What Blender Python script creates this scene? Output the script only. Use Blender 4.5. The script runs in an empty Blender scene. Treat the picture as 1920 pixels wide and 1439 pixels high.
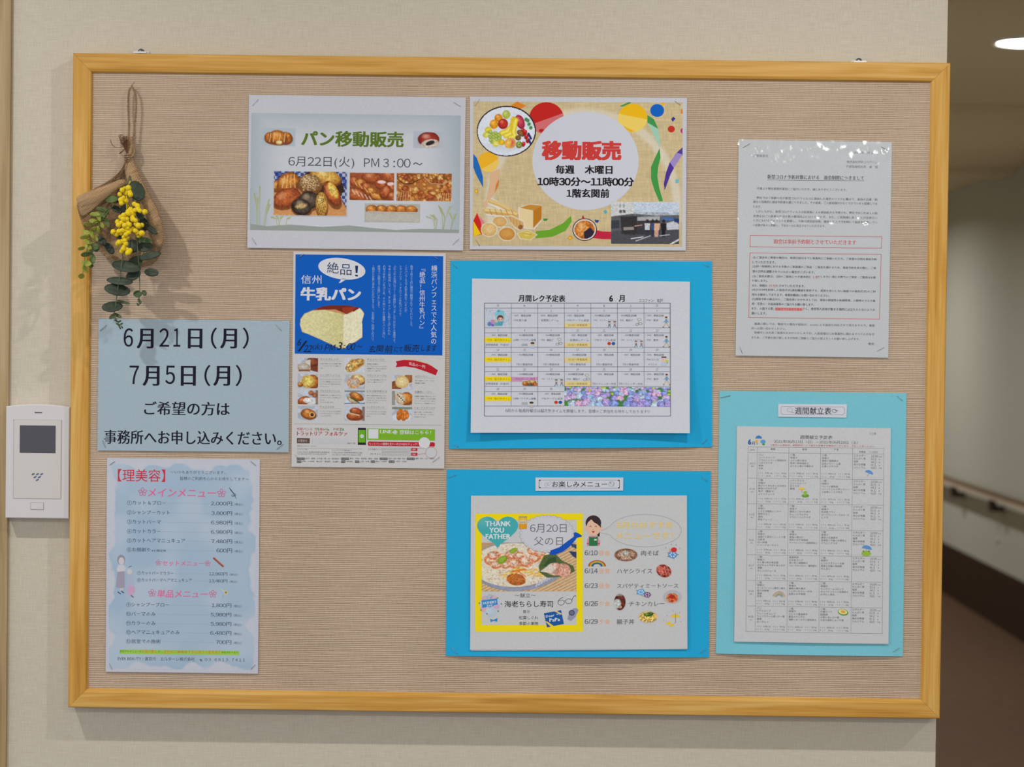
import bpy, bmesh, math, random
import numpy as np
from mathutils import Matrix, Vector

# ------------------------------------------------------------------ camera, world, lights, exposure
C = bpy.data.collections.new("scene_collection"); bpy.context.scene.collection.children.link(C)
SC = bpy.context.scene
PI = math.pi
FPX = 3800.0
CAM_P = np.array([0.02071, -2.81067, 1.50127]); CAM_R = (1.5503, -0.01209, 0.00543)
cam = bpy.data.cameras.new("camera"); cam_o = bpy.data.objects.new("camera", cam); C.objects.link(cam_o)
cam_o.location = CAM_P; cam_o.rotation_euler = CAM_R
cam.sensor_fit = 'HORIZONTAL'; cam.sensor_width = 36.0; cam.lens = FPX * 36.0 / 1920.0
cam.clip_start = 0.05; cam.clip_end = 60
cam.dof.use_dof = True; cam.dof.focus_distance = 2.78; cam.dof.aperture_fstop = 6.0
SC.camera = cam_o
SC.view_settings.view_transform = 'Standard'; SC.view_settings.look = 'None'
SC.view_settings.gamma = 1.0; SC.view_settings.use_curve_mapping = False
SC.view_settings.exposure = 0.43
SC.cycles.use_denoising = True
SC.cycles.max_bounces = 6; SC.cycles.diffuse_bounces = 3; SC.cycles.glossy_bounces = 2; SC.cycles.transparent_max_bounces = 12
world = bpy.data.worlds.new("world"); SC.world = world; world.use_nodes = True
bg = world.node_tree.nodes["Background"]
bg.inputs[0].default_value = (0.92, 1.0, 1.13, 1); bg.inputs[1].default_value = 0.80
CEIL_Z = 2.45

def lamp(name, loc, watts, radius=0.022, col=(1.0, 0.985, 0.96), spread=180):
    l = bpy.data.lights.new(name, 'AREA'); l.shape = 'DISK'; l.size = radius * 2
    l.energy = watts; l.color = col; l.spread = math.radians(spread)
    o = bpy.data.objects.new(name, l); C.objects.link(o); o.location = loc
    return o
# the row of ceiling downlights a little under a metre from the wall, a second row further back
for i, (x, w) in enumerate(((-1.10, 7.8), (0.44, 6.5), (1.95, 8.0))):
    lamp("downlight_lamp", (x, -0.90, CEIL_Z - 0.012), w)
for x, y, w in ((-0.5, -3.6, 22), (1.1, -3.6, 22), (0.3, -6.2, 30)):
    lamp("downlight_lamp", (x, y, CEIL_Z - 0.012), w, 0.06)
for x, y, w in ((1.56, 3.70, 15.0), (1.40, 6.4, 13.0), (1.40, 9.4, 18.0)):
    lamp("downlight_lamp", (x, y, CEIL_Z - 0.03), w, 0.05, spread=165)

# ------------------------------------------------------------------ picture frame -> place
def rotm():
    rx, ry, rz = CAM_R
    c, s = math.cos, math.sin
    Rx = np.array([[1,0,0],[0,c(rx),-s(rx)],[0,s(rx),c(rx)]])
    Ry = np.array([[c(ry),0,s(ry)],[0,1,0],[-s(ry),0,c(ry)]])
    Rz = np.array([[c(rz),-s(rz),0],[s(rz),c(rz),0],[0,0,1]])
    return Rz @ Ry @ Rx
RM = rotm()
def ray(px, py):
    px = np.asarray(px, float); py = np.asarray(py, float)
    v = np.stack([(px - 960) / FPX, (719.5 - py) / FPX, -np.ones_like(px)], -1)
    return v @ RM.T
def on_y(px, py, y):            # a point of the photograph laid on the upright plane at depth y
    d = ray(px, py); t = (y - CAM_P[1]) / d[..., 1]
    return CAM_P + d * np.asarray(t)[..., None]
def on_z(px, py, z):
    d = ray(px, py); t = (z - CAM_P[2]) / d[..., 2]
    return CAM_P + d * np.asarray(t)[..., None]
MM = 1.0 / 1366.0               # metres on the board for one pixel of the photograph
Y_CLOTH = -0.026

# ------------------------------------------------------------------ helpers
def lin(c):
    c = np.asarray(c, float) / 255.0
    return np.where(c <= 0.04045, c / 12.92, ((c + 0.055) / 1.055) ** 2.4)
K_LIGHT = np.array([0.853, 0.837, 0.810])
def ink(c):
    return np.clip(lin(c) / K_LIGHT, 0.0, 0.93)
def matnode(name):
    m = bpy.data.materials.new(name); m.use_nodes = True
    nt = m.node_tree; b = nt.nodes["Principled BSDF"]
    return m, nt, b
def mat(name, col, rough=0.6, spec=0.3, metal=0.0, raw=False, **kw):
    m, nt, b = matnode(name)
    a = np.asarray(col, float) if raw else ink(col)
    b.inputs["Base Color"].default_value = (*a, 1); b.inputs["Roughness"].default_value = rough
    b.inputs["Specular IOR Level"].default_value = spec; b.inputs["Metallic"].default_value = metal
    for k, v in kw.items(): b.inputs[k.replace("_", " ")].default_value = v
    return m
def noise_col(m_nt_b, c1, c2, scale, stretch=(1,1,1), detail=4, bump=0.0, bscale=None, fac=(0.3,0.7), raw=False):
    m, nt, b = m_nt_b
    tc = nt.nodes.new("ShaderNodeTexCoord"); mp = nt.nodes.new("ShaderNodeMapping")
    mp.inputs["Scale"].default_value = stretch
    nt.links.new(tc.outputs["Object"], mp.inputs[0])
    n = nt.nodes.new("ShaderNodeTexNoise"); n.inputs["Scale"].default_value = scale; n.inputs["Detail"].default_value = detail
    nt.links.new(mp.outputs[0], n.inputs["Vector"])
    r = nt.nodes.new("ShaderNodeValToRGB")
    r.color_ramp.elements[0].position, r.color_ramp.elements[1].position = fac
    f = (lambda c: tuple(c)) if raw else (lambda c: tuple(ink(c)))
    r.color_ramp.elements[0].color = (*f(c1), 1); r.color_ramp.elements[1].color = (*f(c2), 1)
    nt.links.new(n.outputs["Fac"], r.inputs[0]); nt.links.new(r.outputs[0], b.inputs["Base Color"])
    if bump:
        bp = nt.nodes.new("ShaderNodeBump"); bp.inputs["Strength"].default_value = bump
        bp.inputs["Distance"].default_value = 0.001
        nt.links.new(n.outputs["Fac"], bp.inputs["Height"]); nt.links.new(bp.outputs[0], b.inputs["Normal"])
    return m

def tag(o, label=None, cat=None, group=None, kind=None):
    if label: o["label"] = label
    if cat: o["category"] = cat
    if group: o["group"] = group
    if kind: o["kind"] = kind
    return o
def mesh_obj(name, verts, faces, m, parent=None, smooth=False, cols=None):
    me = bpy.data.meshes.new(name)
    me.from_pydata([tuple(v) for v in verts], [], [tuple(f) for f in faces]); me.update()
    if smooth: me.polygons.foreach_set("use_smooth", [True] * len(me.polygons))
    if cols is not None:
        a = me.color_attributes.new("Col", 'FLOAT_COLOR', 'POINT')
        c4 = np.ones((len(verts), 4)); c4[:, :3] = cols
        a.data.foreach_set("color", c4.ravel())
    if m: me.materials.append(m)
    o = bpy.data.objects.new(name, me); C.objects.link(o)
    if parent: o.parent = parent; o.matrix_parent_inverse = Matrix.Translation(-Vector(parent.location))
    return o
def empty(name, loc):
    o = bpy.data.objects.new(name, None); C.objects.link(o); o.location = loc; o.empty_display_size = 0.05
    return o
def box_vf(x0, y0, z0, x1, y1, z1):
    v = [(x, y, z) for x in (x0, x1) for y in (y0, y1) for z in (z0, z1)]
    f = [(0,1,3,2),(4,6,7,5),(0,4,5,1),(2,3,7,6),(0,2,6,4),(1,5,7,3)]
    return v, f
def box(name, a, b, m, parent=None, bevel=0.0):
    v, f = box_vf(*a, *b)
    o = mesh_obj(name, v, f, m, parent)
    if bevel:
        bm = bmesh.new(); bm.from_mesh(o.data)
        bmesh.ops.bevel(bm, geom=bm.edges[:], offset=bevel, segments=2, affect='EDGES', profile=0.5)
        bm.to_mesh(o.data); bm.free()
    return o
def tube_vf(pts, r, n=6, closed_ends=True):
    pts = [Vector(p) for p in pts]; V = []; F = []
    rr = r if hasattr(r, '__len__') else [r] * len(pts)
    up = Vector((0.13, 1, 0.21)).normalized()
    for i, p in enumerate(pts):
        t = (pts[min(i + 1, len(pts) - 1)] - pts[max(i - 1, 0)])
        t = t.normalized() if t.length > 0 else Vector((0, 0, 1))
        a = t.cross(up); a = a.normalized() if a.length > 1e-4 else t.orthogonal().normalized()
        b = t.cross(a)
        for k in range(n):
            an = 2 * PI * k / n
            V.append(p + (a * math.cos(an) + b * math.sin(an)) * rr[i])
    for i in range(len(pts) - 1):
        for k in range(n):
            F.append((i*n + k, i*n + (k+1) % n, (i+1)*n + (k+1) % n, (i+1)*n + k))
    if closed_ends:
        F.append(tuple(range(n))[::-1]); F.append(tuple((len(pts)-1)*n + k for k in range(n)))
    return V, F
class MB:
    def __init__(s): s.v = []; s.f = []
    def add(s, vf):
        n = len(s.v); s.v += [tuple(q) for q in vf[0]]; s.f += [tuple(i + n for i in f) for f in vf[1]]; return s
    def build(s, name, m, parent=None, smooth=False): return mesh_obj(name, s.v, s.f, m, parent, smooth)

# ------------------------------------------------------------------ materials
def ink_material(name, rough, coat=0.0):
    m, nt, b = matnode(name)
    a = nt.nodes.new("ShaderNodeVertexColor"); a.layer_name = "Col"
    nt.links.new(a.outputs["Color"], b.inputs["Base Color"])
    b.inputs["Roughness"].default_value = rough; b.inputs["Specular IOR Level"].default_value = 0.08
    return m, nt, b
M_INK = ink_material("printed_ink", 0.6)[0]
def film_material():
    m, nt, b = matnode("clear_film"); nt.nodes.remove(b); out = nt.nodes["Material Output"]
    tr = nt.nodes.new("ShaderNodeBsdfTransparent"); gl = nt.nodes.new("ShaderNodeBsdfGlossy"); gl.inputs["Roughness"].default_value = 0.12
    tr.inputs[0].default_value = (0.985, 0.99, 0.99, 1); mx = nt.nodes.new("ShaderNodeMixShader"); mx.inputs[0].default_value = 0.045
    nt.links.new(tr.outputs[0], mx.inputs[1]); nt.links.new(gl.outputs[0], mx.inputs[2]); nt.links.new(mx.outputs[0], out.inputs[0])
    return m
M_FILM = film_material()
def paper_mat(name, col, film=False, grain=0.015):
    t = matnode(name); m, nt, b = t
    c = np.array(col, float)
    noise_col(t, c * (1 - grain), np.minimum(c * (1 + grain), 255), 500, detail=2, bump=0.04)
    b.inputs["Roughness"].default_value = 0.75; b.inputs["Specular IOR Level"].default_value = 0.10
    return m
M_STEEL = mat("staple_steel", (150, 148, 150), 0.3, 0.5, 0.9)
M_STEEL_D = mat("staple_dark", (105, 102, 105), 0.35, 0.5, 0.7)

def wall_material():
    m, nt, b = matnode("linen_wallpaper")
    tc = nt.nodes.new("ShaderNodeTexCoord")
    def nz(st, sc):
        mp = nt.nodes.new("ShaderNodeMapping"); mp.inputs["Scale"].default_value = st
        nt.links.new(tc.outputs["Object"], mp.inputs[0])
        n = nt.nodes.new("ShaderNodeTexNoise"); n.inputs["Scale"].default_value = sc; n.inputs["Detail"].default_value = 3
        nt.links.new(mp.outputs[0], n.inputs["Vector"]); return n
    h = nz((40, 40, 900), 1.0); v = nz((900, 900, 60), 1.0); g = nz((2.2, 2.2, 2.2), 1.0)
    ad = nt.nodes.new("ShaderNodeMath"); ad.operation = 'ADD'
    nt.links.new(h.outputs["Fac"], ad.inputs[0]); nt.links.new(v.outputs["Fac"], ad.inputs[1])
    r = nt.nodes.new("ShaderNodeMapRange"); r.inputs["From Min"].default_value = 0.6; r.inputs["From Max"].default_value = 1.4
    nt.links.new(ad.outputs[0], r.inputs[0])
    mx = nt.nodes.new("ShaderNodeMix"); mx.data_type = 'RGBA'
    mx.inputs["A"].default_value = (*ink((178, 168, 149)), 1); mx.inputs["B"].default_value = (*ink((198, 190, 171)), 1)
    nt.links.new(r.outputs[0], mx.inputs["Factor"]); nt.links.new(mx.outputs["Result"], b.inputs["Base Color"])
    bp = nt.nodes.new("ShaderNodeBump"); bp.inputs["Strength"].default_value = 0.25; bp.inputs["Distance"].default_value = 0.0006
    nt.links.new(ad.outputs[0], bp.inputs["Height"]); nt.links.new(bp.outputs[0], b.inputs["Normal"])
    b.inputs["Roughness"].default_value = 0.75; b.inputs["Specular IOR Level"].default_value = 0.2
    return m
M_WALL = wall_material()
def cloth_material():
    m, nt, b = matnode("ribbed_cloth")
    tc = nt.nodes.new("ShaderNodeTexCoord")
    sep = nt.nodes.new("ShaderNodeSeparateXYZ"); nt.links.new(tc.outputs["Object"], sep.inputs[0])
    mp = nt.nodes.new("ShaderNodeMapping"); mp.inputs["Scale"].default_value = (14, 14, 300)
    nt.links.new(tc.outputs["Object"], mp.inputs[0])
    n = nt.nodes.new("ShaderNodeTexNoise"); n.inputs["Scale"].default_value = 1; n.inputs["Detail"].default_value = 2
    nt.links.new(mp.outputs[0], n.inputs["Vector"])
    # ribs 3.1 mm apart, irregular
    mu = nt.nodes.new("ShaderNodeMath"); mu.operation = 'MULTIPLY'; mu.inputs[1].default_value = 2 * PI / 0.0026
    nt.links.new(sep.outputs["Z"], mu.inputs[0])
    nm = nt.nodes.new("ShaderNodeMath"); nm.operation = 'MULTIPLY_ADD'; nm.inputs[1].default_value = 6.5
    nt.links.new(n.outputs["Fac"], nm.inputs[0]); nt.links.new(mu.outputs[0], nm.inputs[2])
    sn = nt.nodes.new("ShaderNodeMath"); sn.operation = 'SINE'; nt.links.new(nm.outputs[0], sn.inputs[0])
    mp2 = nt.nodes.new("ShaderNodeMapping"); mp2.inputs["Scale"].default_value = (420, 420, 90)
    nt.links.new(tc.outputs["Object"], mp2.inputs[0])
    n2 = nt.nodes.new("ShaderNodeTexNoise"); n2.inputs["Scale"].default_value = 1; n2.inputs["Detail"].default_value = 2
    nt.links.new(mp2.outputs[0], n2.inputs["Vector"])
    ad = nt.nodes.new("ShaderNodeMath"); ad.operation = 'MULTIPLY_ADD'; ad.inputs[1].default_value = 1.6
    nt.links.new(n2.outputs["Fac"], ad.inputs[0]); nt.links.new(sn.outputs[0], ad.inputs[2])
    r = nt.nodes.new("ShaderNodeMapRange"); r.inputs["From Min"].default_value = -0.7; r.inputs["From Max"].default_value = 2.1
    nt.links.new(ad.outputs[0], r.inputs[0])
    cr = nt.nodes.new("ShaderNodeValToRGB")
    e = cr.color_ramp.elements
    e[0].position = 0.0; e[0].color = (*ink((152, 131, 110)), 1)
    e[1].position = 1.0; e[1].color = (*ink((190, 168, 145)), 1)
    k = e.new(0.35); k.color = (*ink((176, 154, 131)), 1)
    nt.links.new(r.outputs[0], cr.inputs[0]); nt.links.new(cr.outputs[0], b.inputs["Base Color"])
    bp = nt.nodes.new("ShaderNodeBump"); bp.inputs["Strength"].default_value = 0.5; bp.inputs["Distance"].default_value = 0.0006
    nt.links.new(ad.outputs[0], bp.inputs["Height"]); nt.links.new(bp.outputs[0], b.inputs["Normal"])
    b.inputs["Roughness"].default_value = 0.85; b.inputs["Specular IOR Level"].default_value = 0.15
    return m
M_CLOTH = cloth_material()
def wood(name, axis, c1, c2, c3, seed=0.0, sc=1.0):
    m, nt, b = matnode(name)
    tc = nt.nodes.new("ShaderNodeTexCoord"); mp = nt.nodes.new("ShaderNodeMapping")
    st = [110 * sc] * 3; st[axis] = 5.0 * sc
    mp.inputs["Scale"].default_value = st; mp.inputs["Location"].default_value = (seed, seed * 1.7, seed * 0.6)
    nt.links.new(tc.outputs["Object"], mp.inputs[0])
    n = nt.nodes.new("ShaderNodeTexNoise"); n.inputs["Scale"].default_value = 1; n.inputs["Detail"].default_value = 5
    n.inputs["Distortion"].default_value = 0.6
    nt.links.new(mp.outputs[0], n.inputs["Vector"])
    mp2 = nt.nodes.new("ShaderNodeMapping"); st2 = [700 * sc] * 3; st2[axis] = 14 * sc
    mp2.inputs["Scale"].default_value = st2; nt.links.new(tc.outputs["Object"], mp2.inputs[0])
    n2 = nt.nodes.new("ShaderNodeTexNoise"); n2.inputs["Scale"].default_value = 1; n2.inputs["Detail"].default_value = 2
    nt.links.new(mp2.outputs[0], n2.inputs["Vector"])
    mx = nt.nodes.new("ShaderNodeMath"); mx.operation = 'MULTIPLY_ADD'; mx.inputs[1].default_value = 0.35
    nt.links.new(n2.outputs["Fac"], mx.inputs[0]); nt.links.new(n.outputs["Fac"], mx.inputs[2])
    cr = nt.nodes.new("ShaderNodeValToRGB"); e = cr.color_ramp.elements
    e[0].position = 0.42; e[0].color = (*ink(c1), 1); e[1].position = 0.88; e[1].color = (*ink(c3), 1)
    k = e.new(0.62); k.color = (*ink(c2), 1)
    nt.links.new(mx.outputs[0], cr.inputs[0]); nt.links.new(cr.outputs[0], b.inputs["Base Color"])
    bp = nt.nodes.new("ShaderNodeBump"); bp.inputs["Strength"].default_value = 0.2; bp.inputs["Distance"].default_value = 0.0003
    nt.links.new(mx.outputs[0], bp.inputs["Height"]); nt.links.new(bp.outputs[0], b.inputs["Normal"])
    b.inputs["Roughness"].default_value = 0.5; b.inputs["Specular IOR Level"].default_value = 0.3
    return m
FW = ((168, 118, 40), (190, 140, 58), (205, 162, 88))

# ------------------------------------------------------------------ the room
WALL_R_T = on_y(1776, 0, 0.0); WALL_R_B = on_y(1755, 1439, 0.0)
XW = float((WALL_R_T[0] + WALL_R_B[0]) / 2)                   # where the board wall ends
FL0 = on_z(1768, 1110, 0.0); FL1 = on_z(1920, 1204, 0.0)      # foot of the corridor wall
dirc = (FL0 - FL1)[:2]; dirc = dirc / np.linalg.norm(dirc)
def corr(y):                                                  # x of the corridor wall at depth y
    return float(FL1[0] + (y - FL1[1]) * dirc[0] / dirc[1])
YN, YF = -7.0, 11.5
v, f = box_vf(-3.2, 0.0, 0.0, XW, 0.14, CEIL_Z); f0 = mesh_obj("wall_back", v, f, M_WALL); tag(f0, kind="structure")
o = box("wall_corridor_left", (XW - 0.14, 0.14, 0), (XW, YF, CEIL_Z), M_WALL); o.name = "wall_left"; tag(o, kind="structure")
def slab(name, x0, x1, z0, z1, m, parent=None):                # boards that follow the corridor wall
    ys = np.linspace(YN, YF, 9); V = []; F = []
    for y in ys:
        c = corr(y); V += [(c - x1, y, z0), (c - x1, y, z1), (c - x0, y, z1), (c - x0, y, z0)]
    for i in range(len(ys) - 1):
        for k in range(4): F.append((i*4+k, i*4+(k+1)%4, i*4+4+(k+1)%4, i*4+4+k))
    F += [(0,1,2,3), tuple(len(V)-4+k for k in (3,2,1,0))]
    return mesh_obj(name, V, F, m, parent)
t = matnode("corridor_wallpaper"); M_CWALL = noise_col(t, (168, 166, 152), (178, 176, 162), 60, bump=0.1)
t[2].inputs["Roughness"].default_value = 0.8
o = slab("wall_right", -0.15, 0.0, 0, CEIL_Z, M_CWALL); tag(o, kind="structure")
t = matnode("brown_base_vinyl"); M_BASE = noise_col(t, (54, 39, 28), (60, 43, 31), 30, bump=0.05); t[2].inputs["Roughness"].default_value = 0.8; t[2].inputs["Specular IOR Level"].default_value = 0.1
bt = on_y(1920, 1093, float(FL1[1]))
o = slab("baseboard_right", 0.0, 0.012, 0, float(bt[2]), M_BASE); tag(o, kind="structure")
t = matnode("floor_vinyl"); M_FLOOR = noise_col(t, (84, 62, 45), (92, 69, 51), 14, bump=0.03); t[2].inputs["Roughness"].default_value = 0.7; t[2].inputs["Specular IOR Level"].default_value = 0.15
o = box("floor", (-3.2, YN, -0.05), (5.0, YF, 0.0), M_FLOOR); tag(o, kind="structure")
t = matnode("ceiling_paper"); M_CEIL = noise_col(t, (212, 196, 162), (218, 203, 169), 40, bump=0.1); t[2].inputs["Roughness"].default_value = 0.9
o = box("ceiling", (-3.2, -4.6, CEIL_Z), (5.0, YF, CEIL_Z + 0.1), M_CEIL); tag(o, kind="structure")
o = box("wall_far", (XW - 0.14, YF, 0), (5.0, YF + 0.1, CEIL_Z), M_CWALL); tag(o, kind="structure")
# a shallow ceiling beam that crosses the corridor
for k, yy in enumerate((5.15, 7.9)):
    o = box("trim_%d" % (k + 2), (XW, yy, CEIL_Z - 0.035), (corr(yy) + 0.02, yy + 0.35, CEIL_Z), M_CEIL); tag(o, kind="structure")
# door casing at the left edge
M_CASE = wood("casing_wood", 2, (140, 116, 78), (158, 134, 95), (172, 149, 112), 3.0, 0.8)
xt = on_y(19.5, 0, -0.006); xb = on_y(12.5, 1439, -0.006)
xc = float((xt[0] + xb[0]) / 2)
o = box("trim_1", (xc - 0.16, -0.006, 0), (xc, 0.0, CEIL_Z), M_CASE, bevel=0.001); tag(o, kind="structure")

# handrail on the corridor wall
rail = empty("handrail", (corr(7.0), 7.0, 0.8))
tag(rail, "dark wooden handrail with a pale lower band along the corridor wall", "handrail")
dep = float(FL1[1])
zt = float(on_y(1920, 936, dep)[2]); zb = float(on_y(1920, 950, dep)[2])
def rail_slab(name, x0, x1, z0, z1, m):
    return slab(name, x0, x1, z0, z1, m, rail)
M_RAILW = mat("rail_brown", (105, 78, 50), 0.5); M_RAILL = mat("rail_pale", (190, 172, 152), 0.5); M_BRK = mat("bracket_dark", (52, 38, 26), 0.5)
rail_slab("grip", 0.055, 0.095, zt - 0.012, zt, M_RAILW)
rail_slab("lower_band", 0.058, 0.092, zt - 0.036, zt - 0.012, M_RAILL)
for px in (1808, 1882, 1690, 1975):
    d = ray(px, 920.0)                      # where that line of sight meets the corridor wall
    k = dirc[0] / dirc[1]
    tt = (FL1[0] + (CAM_P[1] - FL1[1]) * k - CAM_P[0]) / (d[0] - k * d[1])
    yb = CAM_P[1] + tt * d[1]; cxx = corr(yb)
    mb = MB().add(box_vf(cxx - 0.075, yb - 0.03, zt - 0.105, cxx - 0.045, yb + 0.03, zt - 0.036)).add(box_vf(cxx - 0.05, yb - 0.03, zt - 0.105, cxx + 0.002, yb + 0.03, zt - 0.08))
    mb.build("bracket", M_BRK, rail)
# small round fixing below the rail
pw = on_y(1872, 1013, 0); d = ray(1872, 1013); k = dirc[0] / dirc[1]
tt = (FL1[0] + (CAM_P[1] - FL1[1]) * k - CAM_P[0]) / (d[0] - k * d[1]); pc = CAM_P + d * tt
V, F = tube_vf([(pc[0] + 0.001, pc[1], pc[2]), (pc[0] - 0.010, pc[1], pc[2]), (pc[0] - 0.014, pc[1], pc[2])], [0.014, 0.014, 0.007], 16)
o = mesh_obj("wall_cap", V, F, mat("cap_white", (188, 184, 172)), None, True); tag(o, "tiny pale round cap on the corridor wall below the handrail", "wall cap")

# the lit downlight in the corridor ceiling
dl = empty("ceiling_downlight", (1.56, 3.70, CEIL_Z)); dlp = on_z(1921, 88, CEIL_Z - 0.02)
dl.location = (float(dlp[0]), float(dlp[1]), CEIL_Z)
tag(dl, "round glowing white downlight in the corridor ceiling", "ceiling light")
lx, ly, _ = dl.location
def ring(r0, r1, z0, z1, n=32):
    V = []; F = []
    for r, z in ((r0, z0), (r1, z1)):
        for k in range(n): V.append((lx + r * math.cos(2*PI*k/n), ly + r * math.sin(2*PI*k/n), z))
    for k in range(n): F.append((k, (k+1) % n, n + (k+1) % n, n + k))
    return V, F
mb = MB().add(ring(0.105, 0.100, CEIL_Z, CEIL_Z - 0.012)).add(ring(0.100, 0.086, CEIL_Z - 0.012, CEIL_Z - 0.010)).add(ring(0.086, 0.082, CEIL_Z - 0.010, CEIL_Z + 0.0))
mb.build("trim_ring", mat("ring_white", (215, 210, 200), 0.4), dl, True)
V = [(lx, ly, CEIL_Z - 0.016)]; F = []
for j, (r, z) in enumerate(((0.05, CEIL_Z - 0.015), (0.078, CEIL_Z - 0.009), (0.084, CEIL_Z - 0.004))):
    for k in range(32): V.append((lx + r * math.cos(2*PI*k/32), ly + r * math.sin(2*PI*k/32), z))
for k in range(32): F.append((0, 1 + (k+1) % 32, 1 + k))
for j in range(2):
    for k in range(32): F.append((1+j*32+k, 1+j*32+(k+1)%32, 33+j*32+(k+1)%32, 33+j*32+k))
m, nt, b = matnode("lamp_glow"); b.inputs["Emission Color"].default_value = (1, 0.97, 0.92, 1); b.inputs["Emission Strength"].default_value = 8
mesh_obj("diffuser", V, F, m, dl, True)
bpy.data.objects["downlight_lamp.006"].location = (lx, ly, CEIL_Z - 0.03)

# ------------------------------------------------------------------ notice board
YB = -0.032
corn = [on_y(*p, YB) for p in ((137, 99), (1783, 118), (1762, 1348), (127, 1328))]
X0 = float((corn[0][0] + corn[3][0]) / 2); X1 = float((corn[1][0] + corn[2][0]) / 2)
ZT = float((corn[0][2] + corn[1][2]) / 2); ZB = float((corn[2][2] + corn[3][2]) / 2)
board = empty("notice_board", ((X0 + X1) / 2, 0, ZB))
tag(board, "large cloth notice board in a light oak frame hung on the wall", "notice board")
prof = [(0, 0), (0, 0.0300), (0.0012, 0.0318), (0.003, 0.032), (0.021, 0.032), (0.0245, 0.0305), (0.0262, 0.0270), (0.0266, 0.0222), (0.0266, 0.004), (0.02, 0.0)]
def rail_bar(side):
    V = []; n = len(prof)
    for e in (0, 1):
        for w, d in prof:
            if side in 'tb':
                x = X0 + w if e == 0 else X1 - w; z = ZT - w if side == 't' else ZB + w
            else:
                z = ZB + w if e == 0 else ZT - w; x = X0 + w if side == 'l' else X1 - w
            V.append((x, -d, z))
    g = 0.00012      # a hair of joint at the mitres
    V = [(x + (g if (i < n) == True and side in 'tb' else (-g if side in 'tb' else 0)), y, z + (g if i < n and side in 'lr' else (-g if side in 'lr' else 0))) for i, (x, y, z) in enumerate(V)]
    F = [(k, (k+1) % n, n + (k+1) % n, n + k) for k in range(n)] + [tuple(range(n))[::-1], tuple(range(n, 2*n))]
    return V, F
for side, ax, sd in (('t', 0, 1.3), ('b', 0, 7.7), ('l', 2, 4.1), ('r', 2, 9.2)):
    V, F = rail_bar(side)
    o = mesh_obj("frame_rail", V, F, wood("frame_oak_" + side, ax, *FW, seed=sd), board)
    for p in o.data.polygons: p.use_smooth = False
box("cloth_panel", (X0 + 0.02, Y_CLOTH, ZB + 0.02), (X1 - 0.02, -0.006, ZT - 0.02), M_CLOTH, board)
# little hooks the board hangs from
M_CLEAR = mat("clear_plastic", (205, 206, 204), 0.2, 0.5); M_SCREW = mat("screw_grey", (92, 94, 104), 0.35, 0.5, 0.6)
for px, py, lb in ((265, 96.5, "small white plastic hook with grey screw above the frame, near the bouquet"), (1610, 114, "small clear plastic hook with grey screw above the frame, above the visitor notice")):
    p = on_y(px, py, -0.004); x, z = float(p[0]), float(p[2])
    h = empty("picture_hook", (x, 0, z)); tag(h, lb, "hook", "picture hooks above the notice board")
    mb = MB().add(box_vf(x - 0.010, -0.004, z - 0.03, x + 0.010, 0.0, z + 0.0)).add(box_vf(x - 0.009, -0.016, z - 0.004, x + 0.009, -0.004, z - 0.0015))
    mb.build("plate", M_CLEAR, h)
    V, F = tube_vf([(x, -0.003, z - 0.001), (x, -0.006, z - 0.001), (x, -0.0075, z - 0.001)], [0.0045, 0.0045, 0.0022], 14)
    mesh_obj("screw_head", V, F, M_SCREW, h, True)

# ------------------------------------------------------------------ wall control panel
pc = [on_y(*p, -0.022) for p in ((12, 762), (130.5, 764), (130, 974.5), (9.5, 971))]
px0 = float((pc[0][0] + pc[3][0]) / 2); px1 = float((pc[1][0] + pc[2][0]) / 2); pz1 = float(pc[0][2] + pc[1][2]) / 2; pz0 = float(pc[2][2] + pc[3][2]) / 2
pn = empty("wall_control_panel", ((px0 + px1) / 2, 0, pz0))
tag(pn, "white wall control unit with dark square screen left of the notice board", "control panel")
M_PL = mat("white_plastic", (196, 192, 190), 0.4, 0.4); M_PL2 = mat("white_plastic_inset", (192, 187, 181), 0.45, 0.4)
def outline(x0, z0, x1, z1, arch, n=12):
    pts = [(x0, z0), (x1, z0)]
    for k in range(n + 1):
        u = 1 - k / n; pts.append((x0 + (x1 - x0) * u, z1 + arch * (1 - (2*u - 1) ** 2)))
    return pts
def prism(pts, y0, y1, inset=0.0):
    n = len(pts); cx = sum(p[0] for p in pts) / n; cz = sum(p[1] for p in pts) / n
    V = [(x, y0, z) for x, z in pts] + [(x, y1 + inset, z) for x, z in pts]
    V += [(x - math.copysign(inset, x - cx), y1, z - math.copysign(inset, z - cz)) for x, z in pts]
    F = [tuple(range(n))] + [(k, n + k, n + (k+1) % n, (k+1) % n) for k in range(n)] + [(n+k, 2*n+k, 2*n+(k+1)%n, n+(k+1)%n) for k in range(n)] + [tuple(2*n + k for k in range(n))[::-1]]
    return V, F
V, F = prism(outline(px0, pz0, px1, pz1, 0.0035), 0.0, -0.0225, 0.0012)
mesh_obj("housing", V, F, M_PL, pn)
def prel(px, py, y=-0.0228):
    p = on_y(px, py, y); return float(p[0]), float(p[2])
def pbox(name, x0, y0, x1, y1, m, d0, d1, bev=0.0):
    a = prel(x0, y1); b = prel(x1, y0)
    return box(name, (a[0], -d1, a[1]), (b[0], -d0, b[1]), m, pn, bev)
pbox("front_cover", 25.5, 789, 115, 935, M_PL2, 0.021, 0.0234, 0.0005)
for (a, b_, c_, d_) in ((25.0, 788.2, 115.6, 789.4), (24.8, 788.2, 25.8, 935.5), (114.8, 789, 115.8, 935.6)):
    pbox("cover_gap", a, b_, c_, d_, mat("gap_grey", (150, 146, 142)), 0.021, 0.0229)
pbox("screen", 37, 798.5, 104.7, 849.5, mat("dark_screen", (70, 68, 73), 0.35, 0.4), 0.021, 0.0237, 0.0003)
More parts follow.
